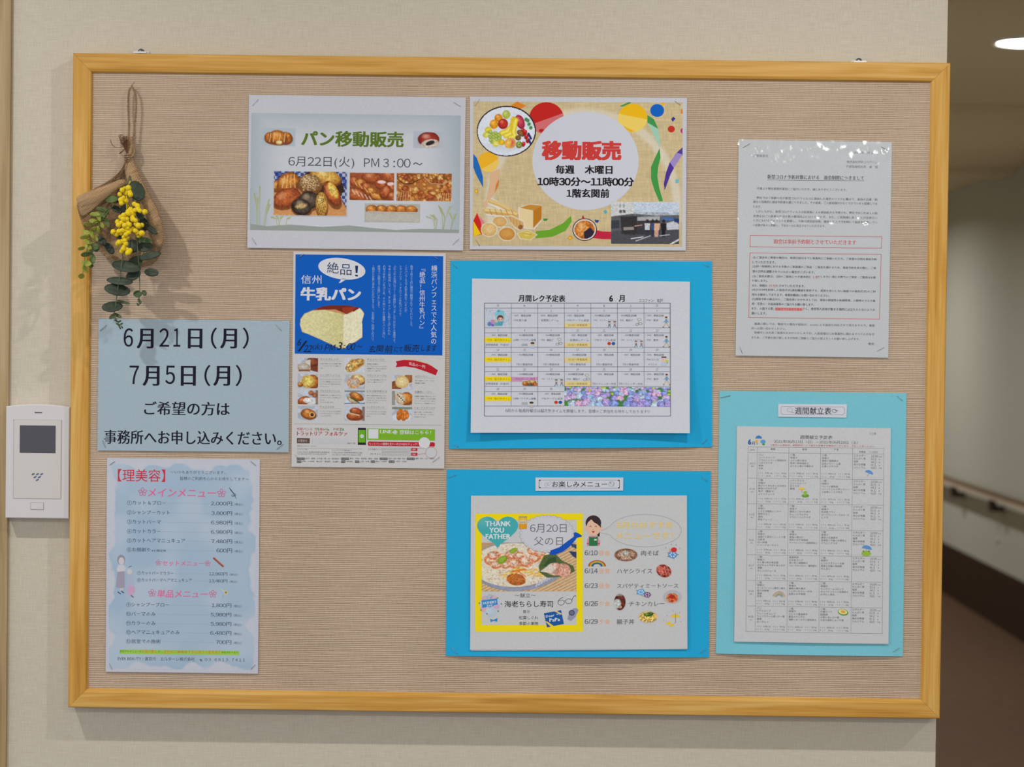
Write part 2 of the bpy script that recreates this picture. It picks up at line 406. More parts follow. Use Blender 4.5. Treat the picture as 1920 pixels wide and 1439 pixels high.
pbox("slot", 65, 773, 78.5, 775, mat("slot_dark", (85, 80, 92)), 0.021, 0.0229)
pbox("button_gap", 57.2, 942.6, 82.4, 956.2, mat("gap_grey2", (158, 154, 150)), 0.021, 0.02285)
pbox("button", 58.2, 943.8, 81.4, 955.4, M_PL, 0.021, 0.0233, 0.0003)
for i, (a, b_) in enumerate(((62.3, 889.6), (70.4, 889.6), (78.2, 889.6), (66.0, 895), (74.2, 895), (70.1, 900.4))):
    x, z = prel(a, b_); V = [(x, -0.0237, z)]; n = 14
    ca, sa = math.cos(0.55), math.sin(0.55)
    for k in range(n):
        u, w = 0.0025 * math.cos(2*PI*k/n), 0.00115 * math.sin(2*PI*k/n)
        V.append((x + u*ca - w*sa, -0.0236, z + u*sa + w*ca))
    n0 = len(V); V += [(q[0], -0.0225, q[2]) for q in V[1:]]
    F = [(0, 1 + k, 1 + (k+1) % n) for k in range(n)] + [(1+k, n0+k, n0+(k+1)%n, 1+(k+1)%n) for k in range(n)]
    mesh_obj("indicator_hole", V, F, mat("hole_blue", (88, 100, 128) if i > 0 else (90, 88, 92)), pn)

# ------------------------------------------------------------------ printing: vector shapes, lettering and printed photographs
_glyph = {}
INK_K = 0.94      # the colours below were read a little too bright off the photograph
def glyph_mesh(s, bold, res):
    key = (s, round(bold, 4), res)
    if key in _glyph: return _glyph[key]
    if len(s) > 1 and any(ch.isdigit() or ch in "年月AP" for ch in s) and not s.startswith(("DAY", "PaPa", "FATH", "EVER", "http")):
        VV = []; FF = []; x = 0.0; k = 0        # figures and capitals drawn narrow, from the same family as the rest
        for ch in s:
            if ch == ' ': x += .28; continue
            if ch == '　': x += 1.0; continue
            if ch.isascii() and ch.isalnum():
                v, f = glyph_mesh(chr(ord(ch) + 0xFEE0), 0.0, max(res, 3 if ch in '0689' else 2)); lo, hi = v[:, 0].min(), v[:, 0].max()
                adv = .56 if ch.isdigit() else (hi - lo) + .12; v = v - (lo + hi, 0)[0:2] * np.array([.5, 0]) + (adv / 2, 0)
            else:
                v, f = glyph_mesh(ch, 0.0, res); adv = 1.0
                if len(v) and ch.isascii(): adv = v[:, 0].max() - v[:, 0].min() + .12; v = v - (v[:, 0].min() - .06, 0)
            if len(v): VV.append(v + (x, 0)); FF += [tuple(i + k for i in g) for g in f]; k += len(v)
            x += adv
        _glyph[key] = (np.concatenate(VV), FF); return _glyph[key]
    c = bpy.data.curves.new("lettering_source", 'FONT'); c.body = s; c.size = 1; c.offset = bold; c.resolution_u = res
    o = bpy.data.objects.new("lettering_source", c); me = o.to_mesh()
    v = np.zeros(len(me.vertices) * 3); me.vertices.foreach_get('co', v); v = v.reshape(-1, 3)[:, :2].copy()
    f = [tuple(p.vertices) for p in me.polygons]
    o.to_mesh_clear(); bpy.data.objects.remove(o); bpy.data.curves.remove(c)
    _glyph[key] = (v, f); return v, f

def vnoise(X, Y, scale, seed=0):
    x = X / scale; y = Y / scale; xi = np.floor(x).astype(int); yi = np.floor(y).astype(int)
    fx = x - xi; fy = y - yi; fx = fx * fx * (3 - 2 * fx); fy = fy * fy * (3 - 2 * fy)
    def h(a, b):
        n = (a * 374761393 + b * 668265263 + seed * 974634777) & 0x7fffffff
        n = ((n ^ (n >> 13)) * 1274126177) & 0x7fffffff
        return ((n ^ (n >> 16)) & 0xffff) / 65535.0
    return (h(xi, yi) * (1-fx) + h(xi+1, yi) * fx) * (1-fy) + (h(xi, yi+1) * (1-fx) + h(xi+1, yi+1) * fx) * fy

class Can:
    """a printed photograph: a fine grid of dots of ink, painted in photograph pixels"""
    def __init__(s, x0, y0, x1, y1, step=1.0, c=(255, 255, 255)):
        nx = int(round((x1 - x0) / step)) + 1; ny = int(round((y1 - y0) / step)) + 1
        s.X, s.Y = np.meshgrid(np.linspace(x0, x1, nx), np.linspace(y0, y1, ny))
        s.img = np.zeros((ny, nx, 3)); s.img[:] = c; s.mask = None; s.sd = 1
    def mixin(s, a, c): s.img = s.img * (1 - a[..., None]) + np.asarray(c, float) * a[..., None]
    def ed(s, cx, cy, rx, ry, rot=0.0):
        r = math.radians(rot); dx = s.X - cx; dy = s.Y - cy
        u = (dx * math.cos(r) + dy * math.sin(r)) / rx; v = (-dx * math.sin(r) + dy * math.cos(r)) / ry
        return u, v, np.sqrt(u*u + v*v)
    def ell(s, cx, cy, rx, ry, c, rot=0.0, soft=0.8):
        u, v, d = s.ed(cx, cy, rx, ry, rot); s.mixin(np.clip((1 - d) * min(rx, ry) / soft + 0.5, 0, 1), c)
    def blob(s, cx, cy, rx, ry, rot, c1, c2, rough=0.18, hi=None, soft=0.9):
        """a rounded loaf or fruit: colour c1 on top, c2 towards the rim, crumbs of noise"""
        s.sd += 7; u, v, d = s.ed(cx, cy, rx, ry, rot)
        n = vnoise(s.X, s.Y, 2.2, s.sd) - 0.5; n2 = vnoise(s.X, s.Y, 5.0, s.sd + 3) - 0.5
        t = np.clip(d * d + n2 * rough * 2.0 + v * 0.15, 0, 1)[..., None]
        col = np.asarray(c1, float) * (1 - t) + np.asarray(c2, float) * t
        col = col * (1 + (n * rough * 1.6))[..., None]
        if hi is not None:
            h = np.clip(1 - ((u + .25)**2 + (v + .4)**2) * 5, 0, 1)[..., None] * 0.7; col = col * (1 - h) + np.asarray(hi, float) * h
        a = np.clip((1 - d + n2 * 0.06) * min(rx, ry) / soft + 0.5, 0, 1)[..., None]
        s.img = s.img * (1 - a) + np.clip(col, 0, 255) * a
    def poly(s, pts, c, soft=0.8):
        n = len(pts); ins = np.zeros(s.X.shape, bool); dmin = np.full(s.X.shape, 1e9)
        for i in range(n):
            x0, y0 = pts[i]; x1, y1 = pts[(i+1) % n]
            cond = ((y0 > s.Y) != (y1 > s.Y)) & (s.X < (x1 - x0) * (s.Y - y0) / ((y1 - y0) if y1 != y0 else 1e-9) + x0); ins ^= cond
            L = (x1-x0)**2 + (y1-y0)**2 + 1e-9; t = np.clip(((s.X-x0)*(x1-x0) + (s.Y-y0)*(y1-y0)) / L, 0, 1)
            dmin = np.minimum(dmin, np.hypot(s.X - x0 - t*(x1-x0), s.Y - y0 - t*(y1-y0)))
        s.mixin(np.clip(np.where(ins, dmin, -dmin) / soft + 0.5, 0, 1), c)
    def line(s, pts, w, c):
        for (x0, y0), (x1, y1) in zip(pts[:-1], pts[1:]):
            L = (x1-x0)**2 + (y1-y0)**2 + 1e-9; t = np.clip(((s.X-x0)*(x1-x0) + (s.Y-y0)*(y1-y0)) / L, 0, 1)
            d = np.hypot(s.X - x0 - t*(x1-x0), s.Y - y0 - t*(y1-y0)); s.mixin(np.clip((w/2 - d) + 0.5, 0, 1), c)
    def grain(s, amp, scale=2.0, seed=5):
        s.img = np.clip(s.img * (1 + (vnoise(s.X, s.Y, scale, seed) - 0.5) * amp)[..., None], 0, 255)
    def fade(s, w, c):      # soft white edge of the printed photo
        e = np.minimum(np.minimum(s.X - s.X.min(), s.X.max() - s.X), np.minimum(s.Y - s.Y.min(), s.Y.max() - s.Y))
        s.mixin(np.clip(1 - e / w, 0, 1), c)

OWN = {'decoration', 'highlight', 'text_line', 'heading', 'menu_heading', 'printed_panel', 'white_square'}
class Paper:
    inst = 0
    def new(s): s.inst += 1
    def __init__(s, name, label, cat, q, col, y=Y_CLOTH - 0.0006, curl=None, film=False, thick=0.00025, group=None, grain=0.015, nu=14, nv=18, material=None):
        s.q = [np.array(p, float) for p in q]; s.y = y; s.curl = curl; s.items = {}; s.film = film
        a, b, c, d = s.q; s.sl = ((b[1]-a[1]) / (b[0]-a[0]) + (c[1]-d[1]) / (c[0]-d[0])) / 2
        s.k = ((d[0]-a[0]) / (d[1]-a[1]) + (c[0]-b[0]) / (c[1]-b[1])) / 2
        s.boxes = []
        ctr = on_y(*((a + b + c + d) / 4), y); bot = on_y(*((c + d) / 2), y)
        s.root = empty(name, (float(ctr[0]), y, float(bot[2]))); tag(s.root, label, cat, group)
        s.m = material or paper_mat(name + "_paper", col, film, grain)
        s.sheet("sheet", s.q, 0.0, thick, nu, nv)
    def sheet(s, nm, q, back, thick, nu=14, nv=18, m=None):
        V = []; F = []
        for side in (0, 1):
            for j in range(nv + 1):
                for i in range(nu + 1):
                    u, v = i / nu, j / nv
                    P = (q[0]*(1-u) + q[1]*u) * (1-v) + (q[3]*(1-u) + q[2]*u) * v
                    p = on_y(P[0], P[1], s.y); V.append((p[0], s.y - s.off(u, v) + back + side * thick, p[2]))
        n = nu + 1; N = n * (nv + 1)
        for j in range(nv):
            for i in range(nu):
                a = j*n + i; F.append((a, a+n, a+n+1, a+1)); F.append((N+a, N+a+1, N+a+n+1, N+a+n))
        rim = [i for i in range(n)] + [j*n + nu for j in range(1, nv+1)] + [nv*n + i for i in range(nu-1, -1, -1)] + [j*n for j in range(nv-1, 0, -1)]
        k = len(V); R = len(rim); V += [V[a] for a in rim] + [V[N + a] for a in rim]
        for i in range(R): F.append((k+i, k+(i+1) % R, k+R+(i+1) % R, k+R+i))
        o = mesh_obj(nm, V, F, m or s.m, s.root, True)
        return o
    def off(s, u, v): return s.curl(u, v) if s.curl else 0.0
    def uv(s, P):
        a, b, c, d = s.q; P = np.atleast_2d(P).astype(float); u = np.full(len(P), .5); v = np.full(len(P), .5)
        for _ in range(4):
            R = (a*(1-u)[:,None] + b*u[:,None]) * (1-v)[:,None] + (d*(1-u)[:,None] + c*u[:,None]) * v[:,None] - P
            du = (b-a)*(1-v)[:,None] + (c-d)*v[:,None]; dv = (d-a)*(1-u)[:,None] + (c-b)*u[:,None]
            det = du[:,0]*dv[:,1] - du[:,1]*dv[:,0]
            u = u - (R[:,0]*dv[:,1] - R[:,1]*dv[:,0]) / det; v = v - (du[:,0]*R[:,1] - du[:,1]*R[:,0]) / det
        return u, v
    def at(s, fx, fy):      # a place given as fractions of the sheet
        a, b, c, d = s.q; return (a*(1-fx) + b*fx) * (1-fy) + (d*(1-fx) + c*fx) * fy
    def put(s, P, F, col, part, lay=None, dz=None):
        P = np.asarray(P, float)
        if s.curl and len(F) < 40 and np.ndim(col) == 1 and dz is None and (np.ptp(P, axis=0) > 14).any():
            bm = bmesh.new(); vs = [bm.verts.new((p[0], p[1], 0)) for p in P]      # cut so that print follows the curl of the sheet
            for f in F: bm.faces.new([vs[i] for i in f])
            for ax in (0, 1):
                for t in np.arange(math.ceil(P[:, ax].min() / 12) * 12, P[:, ax].max(), 12):
                    no = [0, 0, 0]; no[ax] = 1; co = [0, 0, 0]; co[ax] = t
                    bmesh.ops.bisect_plane(bm, geom=bm.verts[:] + bm.edges[:] + bm.faces[:], plane_co=co, plane_no=no)
            bm.verts.index_update(); P = np.array([v.co[:2] for v in bm.verts]); F = [tuple(v.index for v in f.verts) for f in bm.faces]; bm.free()
        if part in OWN: part = "%s#%d" % (part, len(s.items))
        elif s.inst and part.endswith(("_picture", "blossom")): part = part + "#i%d" % s.inst
        x0, y0 = P.min(0); x1, y1 = P.max(0)
        if lay is None:
            lay = 0
            for (a, b, c, d, l) in s.boxes:
                if a < x1 and c > x0 and b < y1 and d > y0: lay = max(lay, l)
            lay += 1
        s.boxes.append((x0, y0, x1, y1, lay))
        yy = s.y - 0.00008 - 0.00003 * lay - (0 if dz is None else dz)
        if s.curl:
            u, v = s.uv(P); yy = yy - np.array([s.curl(a, b) for a, b in zip(u, v)])
        W = on_y(P[:, 0], P[:, 1], s.y); W[:, 1] = yy
        it = s.items.setdefault(part, ([], [], []))
        n = sum(len(w) for w in it[0]); it[0].append(W); it[1].extend(tuple(i + n for i in f) for f in F)
        c = ink(np.asarray(col, float) * INK_K); it[2].append(np.broadcast_to(c, (len(P), 3)) if c.ndim == 1 else c)
    def poly(s, pts, col, part="illustration", lay=None):
        s.put(pts, [tuple(range(len(pts)))], col, part, lay)
    def rect(s, x0, y0, x1, y1, col, part="printed_panel", lay=None):
        n = max(1, int((y1 - y0) / 10)) if s.curl else 1; P = []; F = []
        sl, k = s.sl, s.k
        for j in range(n + 1):
            y = y0 + (y1 - y0) * j / n
            for x in (x0, x1): P.append((x + k * (y - y0), y + sl * (x - x0)))
        for j in range(n): F.append((2*j, 2*j+2, 2*j+3, 2*j+1))
        s.put(P, F, col, part, lay)
    def ell(s, cx, cy, rx, ry, col, part="illustration", rot=0, n=28, a0=0, a1=360, lay=None):
        r = math.radians(rot); P = []
        full = (a1 - a0) >= 360
        for i in range(n if full else n + 1):
            t = math.radians(a0 + (a1 - a0) * i / n); u, v = rx * math.cos(t), ry * math.sin(t)
            P.append((cx + u*math.cos(r) - v*math.sin(r), cy + u*math.sin(r) + v*math.cos(r)))
        s.poly(P, col, part, lay)
    def line(s, pts, w, col, part="ruled_lines", closed=False, lay=None):
        P = [np.array(p, float) for p in pts]
        if closed: P.append(P[0])
        V = []; F = []
        for a, b in zip(P[:-1], P[1:]):
            L = np.hypot(*(b - a)); n = max(1, int(L / 12)) if s.curl else 1
            t = (b - a) / (L + 1e-9); nn = np.array([-t[1], t[0]]) * w / 2
            a = a - t * w * 0.25; b = b + t * w * 0.25; k = len(V)
            for j in range(n + 1):
                q = a + (b - a) * j / n; V += [q - nn, q + nn]
            for j in range(n): F.append((k+2*j, k+2*j+1, k+2*j+3, k+2*j+2))
        s.put(V, F, col, part, lay)
    def oval(s, cx, cy, rx, ry, w, col, part="illustration", rot=0, n=32, a0=0, a1=360):
        r = math.radians(rot); P = []
        for i in range(n + 1):
            t = math.radians(a0 + (a1 - a0) * i / n); u, v = rx*math.cos(t), ry*math.sin(t)
            P.append((cx + u*math.cos(r) - v*math.sin(r), cy + u*math.sin(r) + v*math.cos(r)))
        s.line(P, w, col, part)
    def text(s, t, x0, x1, yc, h, col=(50, 48, 52), bold=0.0, part="lettering", slope=None, res=None, italic=0.0, lay=None, mincho=False):
        if res is None: res = 1 if h < 9 else (2 if h < 22 else 4)
        v, f = glyph_mesh(t, 0.0, res)
        if len(v) == 0: return
        n0 = 0
        if bold > 0.005:        # heavy strokes: the same letters struck again a little to each side
            e = bold; n0 = n = len(v); sh = ((-e, 0), (e, 0), (0, 0)) if mincho else [(a*e/2, b*e*.3) for a in (-2, -1, 0, 1, 2) for b in (-2, 0, 2)] if e > .03 and h > 9 else ((-e, -e*.6), (e, -e*.6), (-e, e*.6), (e, e*.6)) if h > 9 else ((-e, 0), (e, 0))
            v = np.concatenate([v + q for q in sh]); f = [tuple(i + n*k for i in g) for k in range(len(sh)) for g in f]
        a, b = v.min(0), v.max(0); w = (v - a) / np.maximum(b - a, 1e-6)
        sl = s.sl if slope is None else slope; cx = (x0 + x1) / 2
        dx = (w[:, 0] - .5) * (x1 - x0) + italic * (w[:, 1] - .5) * h; dy = -(w[:, 1] - .5) * h
        P = np.stack([cx + dx + s.k * dy, yc + dy + sl * dx], -1)
        if part == 'lettering': part = 'text_line' if h >= 8 else 'small_print'
        s.put(P, f, col, part, lay, dz=(np.arange(len(P)) // n0) * 6e-6 if n0 else None)
    def vtext(s, t, xc, y0, y1, h, col, bold=0.0, part="lettering", wx=None):
        n = len(t); st = (y1 - y0) / n; wx = wx or h
        VV = []; FF = []; k = 0
        for i, ch in enumerate(t):
            if ch in " 　": continue
            v, f = glyph_mesh(ch, 0.0, 1 if h < 9 else 2)
            if len(v) == 0: continue
            v = v.copy(); c = np.array([0.5, 0.36]); d = v - c
            if ch in "ー～『』（）": d = np.stack([d[:, 1], -d[:, 0]], -1) * (1, 1)
            if ch in "、。": d = d + (0.55, 0.55)
            yc = y0 + st * (i + .5)
            P = np.stack([xc + d[:, 0] * wx + s.k * (yc - y0), yc - d[:, 1] * h], -1)
            VV.append(P); FF += [tuple(q + k for q in g) for g in f]; k += len(P)
        s.put(np.concatenate(VV), FF, col, part)
    def raster(s, can, part="printed_photo", mask=None, own=True):
        X, Y = can.X, can.Y; x0, y0 = X[0, 0], Y[0, 0]
        P = np.stack([X + s.k * (Y - y0), Y + s.sl * (X - x0)], -1).reshape(-1, 2)
        ny, nx = X.shape; idx = np.arange(ny * nx).reshape(ny, nx)
        q = np.stack([idx[:-1, :-1], idx[1:, :-1], idx[1:, 1:], idx[:-1, 1:]], -1).reshape(-1, 4)
        if mask is not None:
            M = mask(X, Y); mm = (M[:-1, :-1] & M[1:, :-1] & M[1:, 1:] & M[:-1, 1:]).ravel(); q = q[mm]
        nm = part
        if own:
            nm = part + "#%d" % len(s.items)
        s.put(P, [tuple(r) for r in q.tolist()], can.img.reshape(-1, 3), nm)
    def staple(s, x0, y0, x1, y1, dark=False):
        u, v = s.uv([[x0, y0], [x1, y1]]); d = [s.off(a, b) for a, b in zip(u, v)]
        a = on_y(x0, y0, s.y); b = on_y(x1, y1, s.y); P = []
        for i, t in enumerate((0.0, 0.0, 0.12, 0.5, 0.88, 1.0, 1.0)):
            h = (-0.0004, 0.0003, 0.0008, 0.0011, 0.0008, 0.0003, -0.0004)[i]
            p = a * (1-t) + b * t; P.append((p[0], s.y - (d[0]*(1-t) + d[1]*t) - h, p[2]))
        V, F = tube_vf(P, 0.00027, 6)
        mesh_obj("staple", V, F, M_STEEL_D if dark else M_STEEL, s.root, True)
    def done(s):
        for part, (W, F, Cc) in s.items.items():
            V = np.concatenate(W); cc = np.concatenate([np.asarray(c) for c in Cc])
            o = mesh_obj(part.split("#")[0], V, F, M_INK, s.root, False, cc)
            if part in ('small_print', 'ruled_lines'): o['kind'] = 'stuff'
K1 = (44, 42, 48); GR = (98, 98, 104)
def brd(c, x, y, rx, ry, rot=0, kind=0):       # a loaf in a printed photo
    c1, c2, hi = [((214, 140, 62), (140, 72, 26), (240, 190, 120)), ((196, 106, 58), (126, 56, 30), (228, 160, 110)), ((226, 184, 92), (172, 118, 46), (248, 224, 160)),
                  ((98, 84, 70), (48, 38, 34), (180, 160, 130)), ((196, 160, 112), (120, 84, 50), (226, 200, 160)), ((222, 196, 130), (190, 150, 80), (240, 226, 180))][kind]
    c.blob(x + 1, y + ry * .25, rx * 1.06, ry * 1.02, rot, (110, 66, 36), (130, 80, 46), 0.1)
    c.blob(x, y, rx, ry, rot, c1, c2, 0.22, hi)

# ------------------------------------------------------------------ bread sale poster
P = Paper("bread_sale_poster", "white bread sale poster with green heading and four bread photos, top of the board", "poster",
          [(467, 178), (873.3, 183), (868.5, 470), (464, 465)], (186, 187, 192), curl=lambda u, v: 0.0006 + 0.0016 * v)
c = Can(471.5, 212, 864, 431.5, 2.0, (203, 206, 211))
e = np.minimum(c.X - 471, 864 - c.X); tl = np.clip(1 - np.minimum(e / 70, (c.Y - 212) / 60 + .12), 0, 1) ** 1.4
c.mixin(tl * .85, (164, 176, 182)); c.mixin(np.clip((c.X - 800) / 64, 0, 1) * np.clip((330 - c.Y) / 120, 0, 1) * .5, (160, 170, 184)); c.grain(0.02)
P.raster(c, "printed_background")
hill = [(470, 420), (500, 424.5), (545, 421.5), (605, 426), (655, 423), (700, 428), (742, 431.5), (790, 429.5), (861, 431), (860.5, 437.5), (470, 431.5)]
P.poly([(x, y) for x, y in hill][::-1], (152, 160, 152))
def stalk(x0, y0, x1, y1, x2, y2):
    P.line([(x0, y0), (x1, y1), (x2, y2)], 0.9, (172, 180, 120), "illustration")
    for t in np.linspace(0.1, 1, 9):
        x = x1 + (x2 - x1) * t; y = y1 + (y2 - y1) * t
        P.poly([(x, y), (x + 1.8, y - 2.6), (x + .7, y + .8)], (184, 190, 122)); P.poly([(x, y), (x - .7, y + .8), (x - 1.8, y - 2.6)], (184, 190, 122))
for a in ((482, 422, 481, 385, 477, 364), (487, 423, 487, 380, 487.5, 350), (494, 424, 498, 398, 505, 375), (484, 423, 484, 395, 483, 372), (497, 424, 500, 402, 506, 384), (520, 423, 518, 411, 509, 408), (523, 423, 526, 411, 530, 407),
          (536, 423, 538, 412, 544, 409), (525, 423, 522, 412, 519, 406), (815, 429, 812, 412, 800, 407), (814, 430, 816, 415, 813, 404), (830, 430, 829, 404, 823, 387), (832, 430, 838, 402, 845, 388), (831, 430, 834, 408, 826, 390), (846, 430, 848, 412, 843, 400),
          (845, 430, 851, 412, 855, 402), (817, 430, 820, 412, 808, 404)):
    stalk(*a)
c = Can(491, 240, 554, 274, 1.0, (178, 189, 197)); c.blob(521, 262, 27, 11, 2, (150, 120, 80), (170, 180, 190), .1)
brd(c, 508, 258, 12, 10, 10, 0); brd(c, 536, 258, 12, 11, -10, 0); brd(c, 521, 257, 17, 13, 3, 0)
for x in (508, 515, 526, 535): c.line([(x, 250), (x - 2, 266)], 1.6, (236, 190, 120))
c.blob(524, 267, 6, 4, 0, (238, 214, 160), (225, 180, 110)); c.fade(3, (178, 189, 197)); P.raster(c)
c = Can(775, 246, 833, 278, 1.0, (182, 188, 197)); c.blob(804, 268, 21, 9, 0, (130, 110, 110), (180, 180, 190), .1)
c.blob(804, 261, 20.5, 13.5, 0, (170, 62, 46), (112, 34, 28), .15, (235, 190, 170)); c.blob(806, 270, 17, 9, -12, (222, 214, 200), (190, 170, 150)); c.blob(807, 268, 8.5, 4, -18, (52, 42, 44), (40, 30, 32)); c.fade(3, (186, 190, 200)); P.raster(c)
P.text("パン移動販売", 565, 757, 261, 29.5, (92, 117, 38), 0.034)
P.text("6月22日(火)", 541, 664.5, 304.8, 22.5, (78, 80, 84)); P.text("PM", 682.5, 711, 305.5, 16.5, (78, 80, 84)); P.text("３", 718.5, 729.5, 306, 16.5, (78, 80, 84)); P.text(":", 737.5, 741, 308, 12.5, (78, 80, 84)); P.text("00", 744.5, 770, 306.2, 16.8, (78, 80, 84)); P.text("～", 774, 792.5, 307.5, 6, (78, 80, 84), 0.012)
c = Can(513.5, 320.5, 651.5, 404.5, 1.0, (60, 72, 120))
g = ((np.floor(c.X / 6) + np.floor(c.Y / 6)) % 2); c.mixin(g * .8, (200, 210, 230)); c.mixin((vnoise(c.X, c.Y, 9, 3) > .6) * .6, (30, 50, 130))
c.poly([(513, 352), (560, 338), (640, 372), (652, 392), (652, 405), (513, 405)], (206, 140, 82)); c.mixin(np.clip((c.Y - 385) / 20, 0, 1) * .6, (216, 160, 106))
c.blob(606, 345, 40, 26, 20, (70, 44, 30), (60, 40, 30)); brd(c, 610, 330, 29, 14, 12, 2); brd(c, 522, 348, 15, 10, -20, 0)
brd(c, 541, 342, 22, 18, -35, 0)
for k in range(4): c.line([(534 + 6*k, 330 - k), (530 + 8*k, 352)], 1.4, (240, 196, 130))
brd(c, 581, 343, 21.5, 17.5, 5, 4)
for k in range(60): 
    a = k * 2.4; r = 2 + (k % 15); c.ell(581 + r*math.cos(a)*1.2, 343 + r*math.sin(a), 1.3, 1, (98, 66, 42) if k % 2 else (224, 196, 150))
brd(c, 538, 371, 27, 17, -22, 1); brd(c, 624, 362, 13, 25, -28, 1); c.blob(625, 356, 8, 17, -28, (238, 216, 110), (214, 150, 60), .3)
brd(c, 580, 375, 19, 17, 0, 3); brd(c, 566, 388, 19, 15, 15, 3); c.blob(566, 386, 12, 5, -10, (222, 190, 130), (150, 120, 80), .3)
brd(c, 604, 382, 11, 23, -3, 2); 
for k in range(34): c.ell(597 + (k*7 % 15), 364 + (k*11 % 38), .9, .9, (70, 56, 40))
c.fade(1.8, (205, 206, 210)); c.grain(.12); P.raster(c)
c = Can(655.5, 323.5, 740, 376, 1.0, (160, 84, 50))
for (x, y, rx, ry, r, k) in ((732, 330, 16, 12, 0, 1), (697, 333, 19, 11, 0, 1), (665, 340, 12, 9, 30, 1), (676, 345, 12, 10, 30, 0), (687, 352, 12, 9, 30, 1), (697, 360, 12, 9, 30, 0), (708, 369, 16, 7, 20, 0), (716, 345, 13, 10, 10, 1), (735, 350, 13, 10, 0, 1), (724, 360, 12, 13, 30, 1), (738, 368, 12, 10, 0, 1), (670, 366, 24, 12, 25, 1)):
    brd(c, x, y, rx, ry, r, k)
for k in range(5): c.line([(661 + 8*k, 356 + 3*k), (666 + 8*k, 364 + 3*k)], 1.6, (232, 200, 176))
for k in range(4): c.line([(664 + 10*k, 338 + 7*k), (670 + 10*k, 348 + 6*k)], 1.4, (236, 180, 120))
c.ell(716, 341, 8, 3, (228, 205, 200)); c.ell(733, 344, 7, 3, (228, 205, 200)); c.fade(1.2, (205, 206, 210)); c.grain(.15); P.raster(c)
c = Can(743.5, 324, 848, 377.5, 1.0, (176, 112, 58)); rg = random.Random(4)
c.blob(765, 332, 26, 16, 0, (130, 76, 36), (150, 90, 44)); c.blob(825, 333, 28, 14, 0, (130, 76, 36), (150, 90, 44))
for k in range(170):
    x = 744 + rg.random() * 104; y = 324 + rg.random() * 54; big = y > 346
    c.blob(x, y, 3 + rg.random() * (4 if big else 2.4), 2.4 + rg.random() * (3 if big else 2), rg.random() * 180, *rg.choice([((222, 160, 82), (160, 92, 40)), ((206, 130, 60), (130, 64, 28)), ((232, 190, 120), (180, 120, 60)), ((190, 104, 60), (120, 50, 26))]), .25)
c.line([(746, 336), (756, 344), (772, 344), (788, 336)], 1.5, (74, 40, 20)); c.line([(796, 332), (808, 343), (830, 345), (846, 337)], 1.8, (200, 150, 110))
for k in range(6): c.line([(750 + 4*k, 360), (746 + 5*k, 376)], 1, (226, 180, 120)); c.line([(826 + 4*k, 362), (822 + 5*k, 377)], 1, (226, 180, 120))
c.fade(1.2, (205, 206, 210)); c.grain(.12); P.raster(c)
c = Can(684, 381.5, 788, 417, 1.0, (176, 176, 170)); c.poly([(689, 384), (784, 386), (786, 414), (688, 412)], (186, 182, 170))
c.poly([(687, 396), (786, 398), (786, 415), (686, 413)], (188, 186, 176))
for k in range(5): brd(c, 697 + 18.5*k, 392, 11, 7.5, 0, 0)
c.mixin(((c.Y > 396 + (c.X - 684) * .01) & (c.Y < 414) & (c.X > 688) & (c.X < 786)).astype(float) * .92, (190, 186, 174)); c.fade(2.5, (186, 180, 168)); c.grain(.08); P.raster(c)
for a in ((473.5, 198.5, 484.5, 186.5), (850.5, 192, 863.5, 200), (473, 446, 481, 459), (849.5, 459, 860.5, 448.5)): P.staple(*a)
P.done()

# ------------------------------------------------------------------ mobile sale poster
def z(X, Y): return (870 + X / 4.465, 170 + Y / 4.465)
def zz(*p): return [z(*q) for q in p]
P = Paper("mobile_sale_poster", "colourful beige mobile sale poster with white circle, streamers and fruit plate", "poster",
          [(881, 181.5), (1288, 183.5), (1285.5, 470), (880.7, 468)], (188, 189, 194), curl=lambda u, v: 0.0005 + 0.001 * v)
c = Can(887.5, 190.5, 1280, 461, 2.0, (206, 186, 142)); n = vnoise(c.X * 0.12, c.Y, 1.4, 3) + vnoise(c.X, c.Y * 0.12, 1.4, 9) - 1
c.img *= (1 + n * .09)[..., None]; c.mixin(np.clip((c.Y - 420) / 60, 0, .3), (196, 174, 128))
u, v, d = c.ed(1094, 382, 176, 172); c.mixin(np.clip(1.6 - abs(d - 1) * 24, 0, 1) * .6 * (c.Y < 440), (224, 218, 206)); P.raster(c, "printed_background")
T = "decoration"
P.poly(zz((385, 130), (445, 92), (522, 128), (470, 155)), (226, 132, 38), T); P.poly(zz((1300, 132), (1380, 96), (1405, 100), (1330, 136)), (80, 150, 70), T)
def circ(x, y, rx, ry, col, col2=None, yo=0.0, sl=0.0):
    cx, cy = z(x, y); P.ell(cx, cy, rx / 4.465, ry / 4.465, col, T)
    if col2:
        pts = []
        for i in range(60):
            t = 2 * PI * i / 60; a, b = math.cos(t) * rx, math.sin(t) * ry
            if b > yo + sl * a: pts.append(z(x + a, y + b))
        P.poly(pts, col2, T)
circ(690, 232, 145, 135, (196, 38, 32), (214, 112, 112), 0, -0.35); circ(650, 335, 24, 14, (180, 34, 36))
circ(1412, 230, 122, 118, (240, 186, 24), (240, 208, 100), -20, .22); P.poly(zz((1330, 295), (1380, 320), (1430, 340), (1395, 345), (1350, 325)), (236, 180, 30), T)
P.ell(*z(1017, 590), 445 / 4.465, 412 / 4.465, (206, 208, 216), "white_circle", n=72)
circ(1617, 167, 58, 54, (16, 98, 192)); circ(1735, 323, 30, 28, (200, 52, 36)); circ(203, 598, 88, 84, (240, 180, 40), (240, 200, 96), 20, -.6)
P.poly(zz((1732, 240), (1752, 218), (1770, 236), (1748, 262)), (52, 60, 150), T); P.poly(zz((1645, 112), (1665, 96), (1684, 112), (1662, 130)), (236, 180, 40), T)
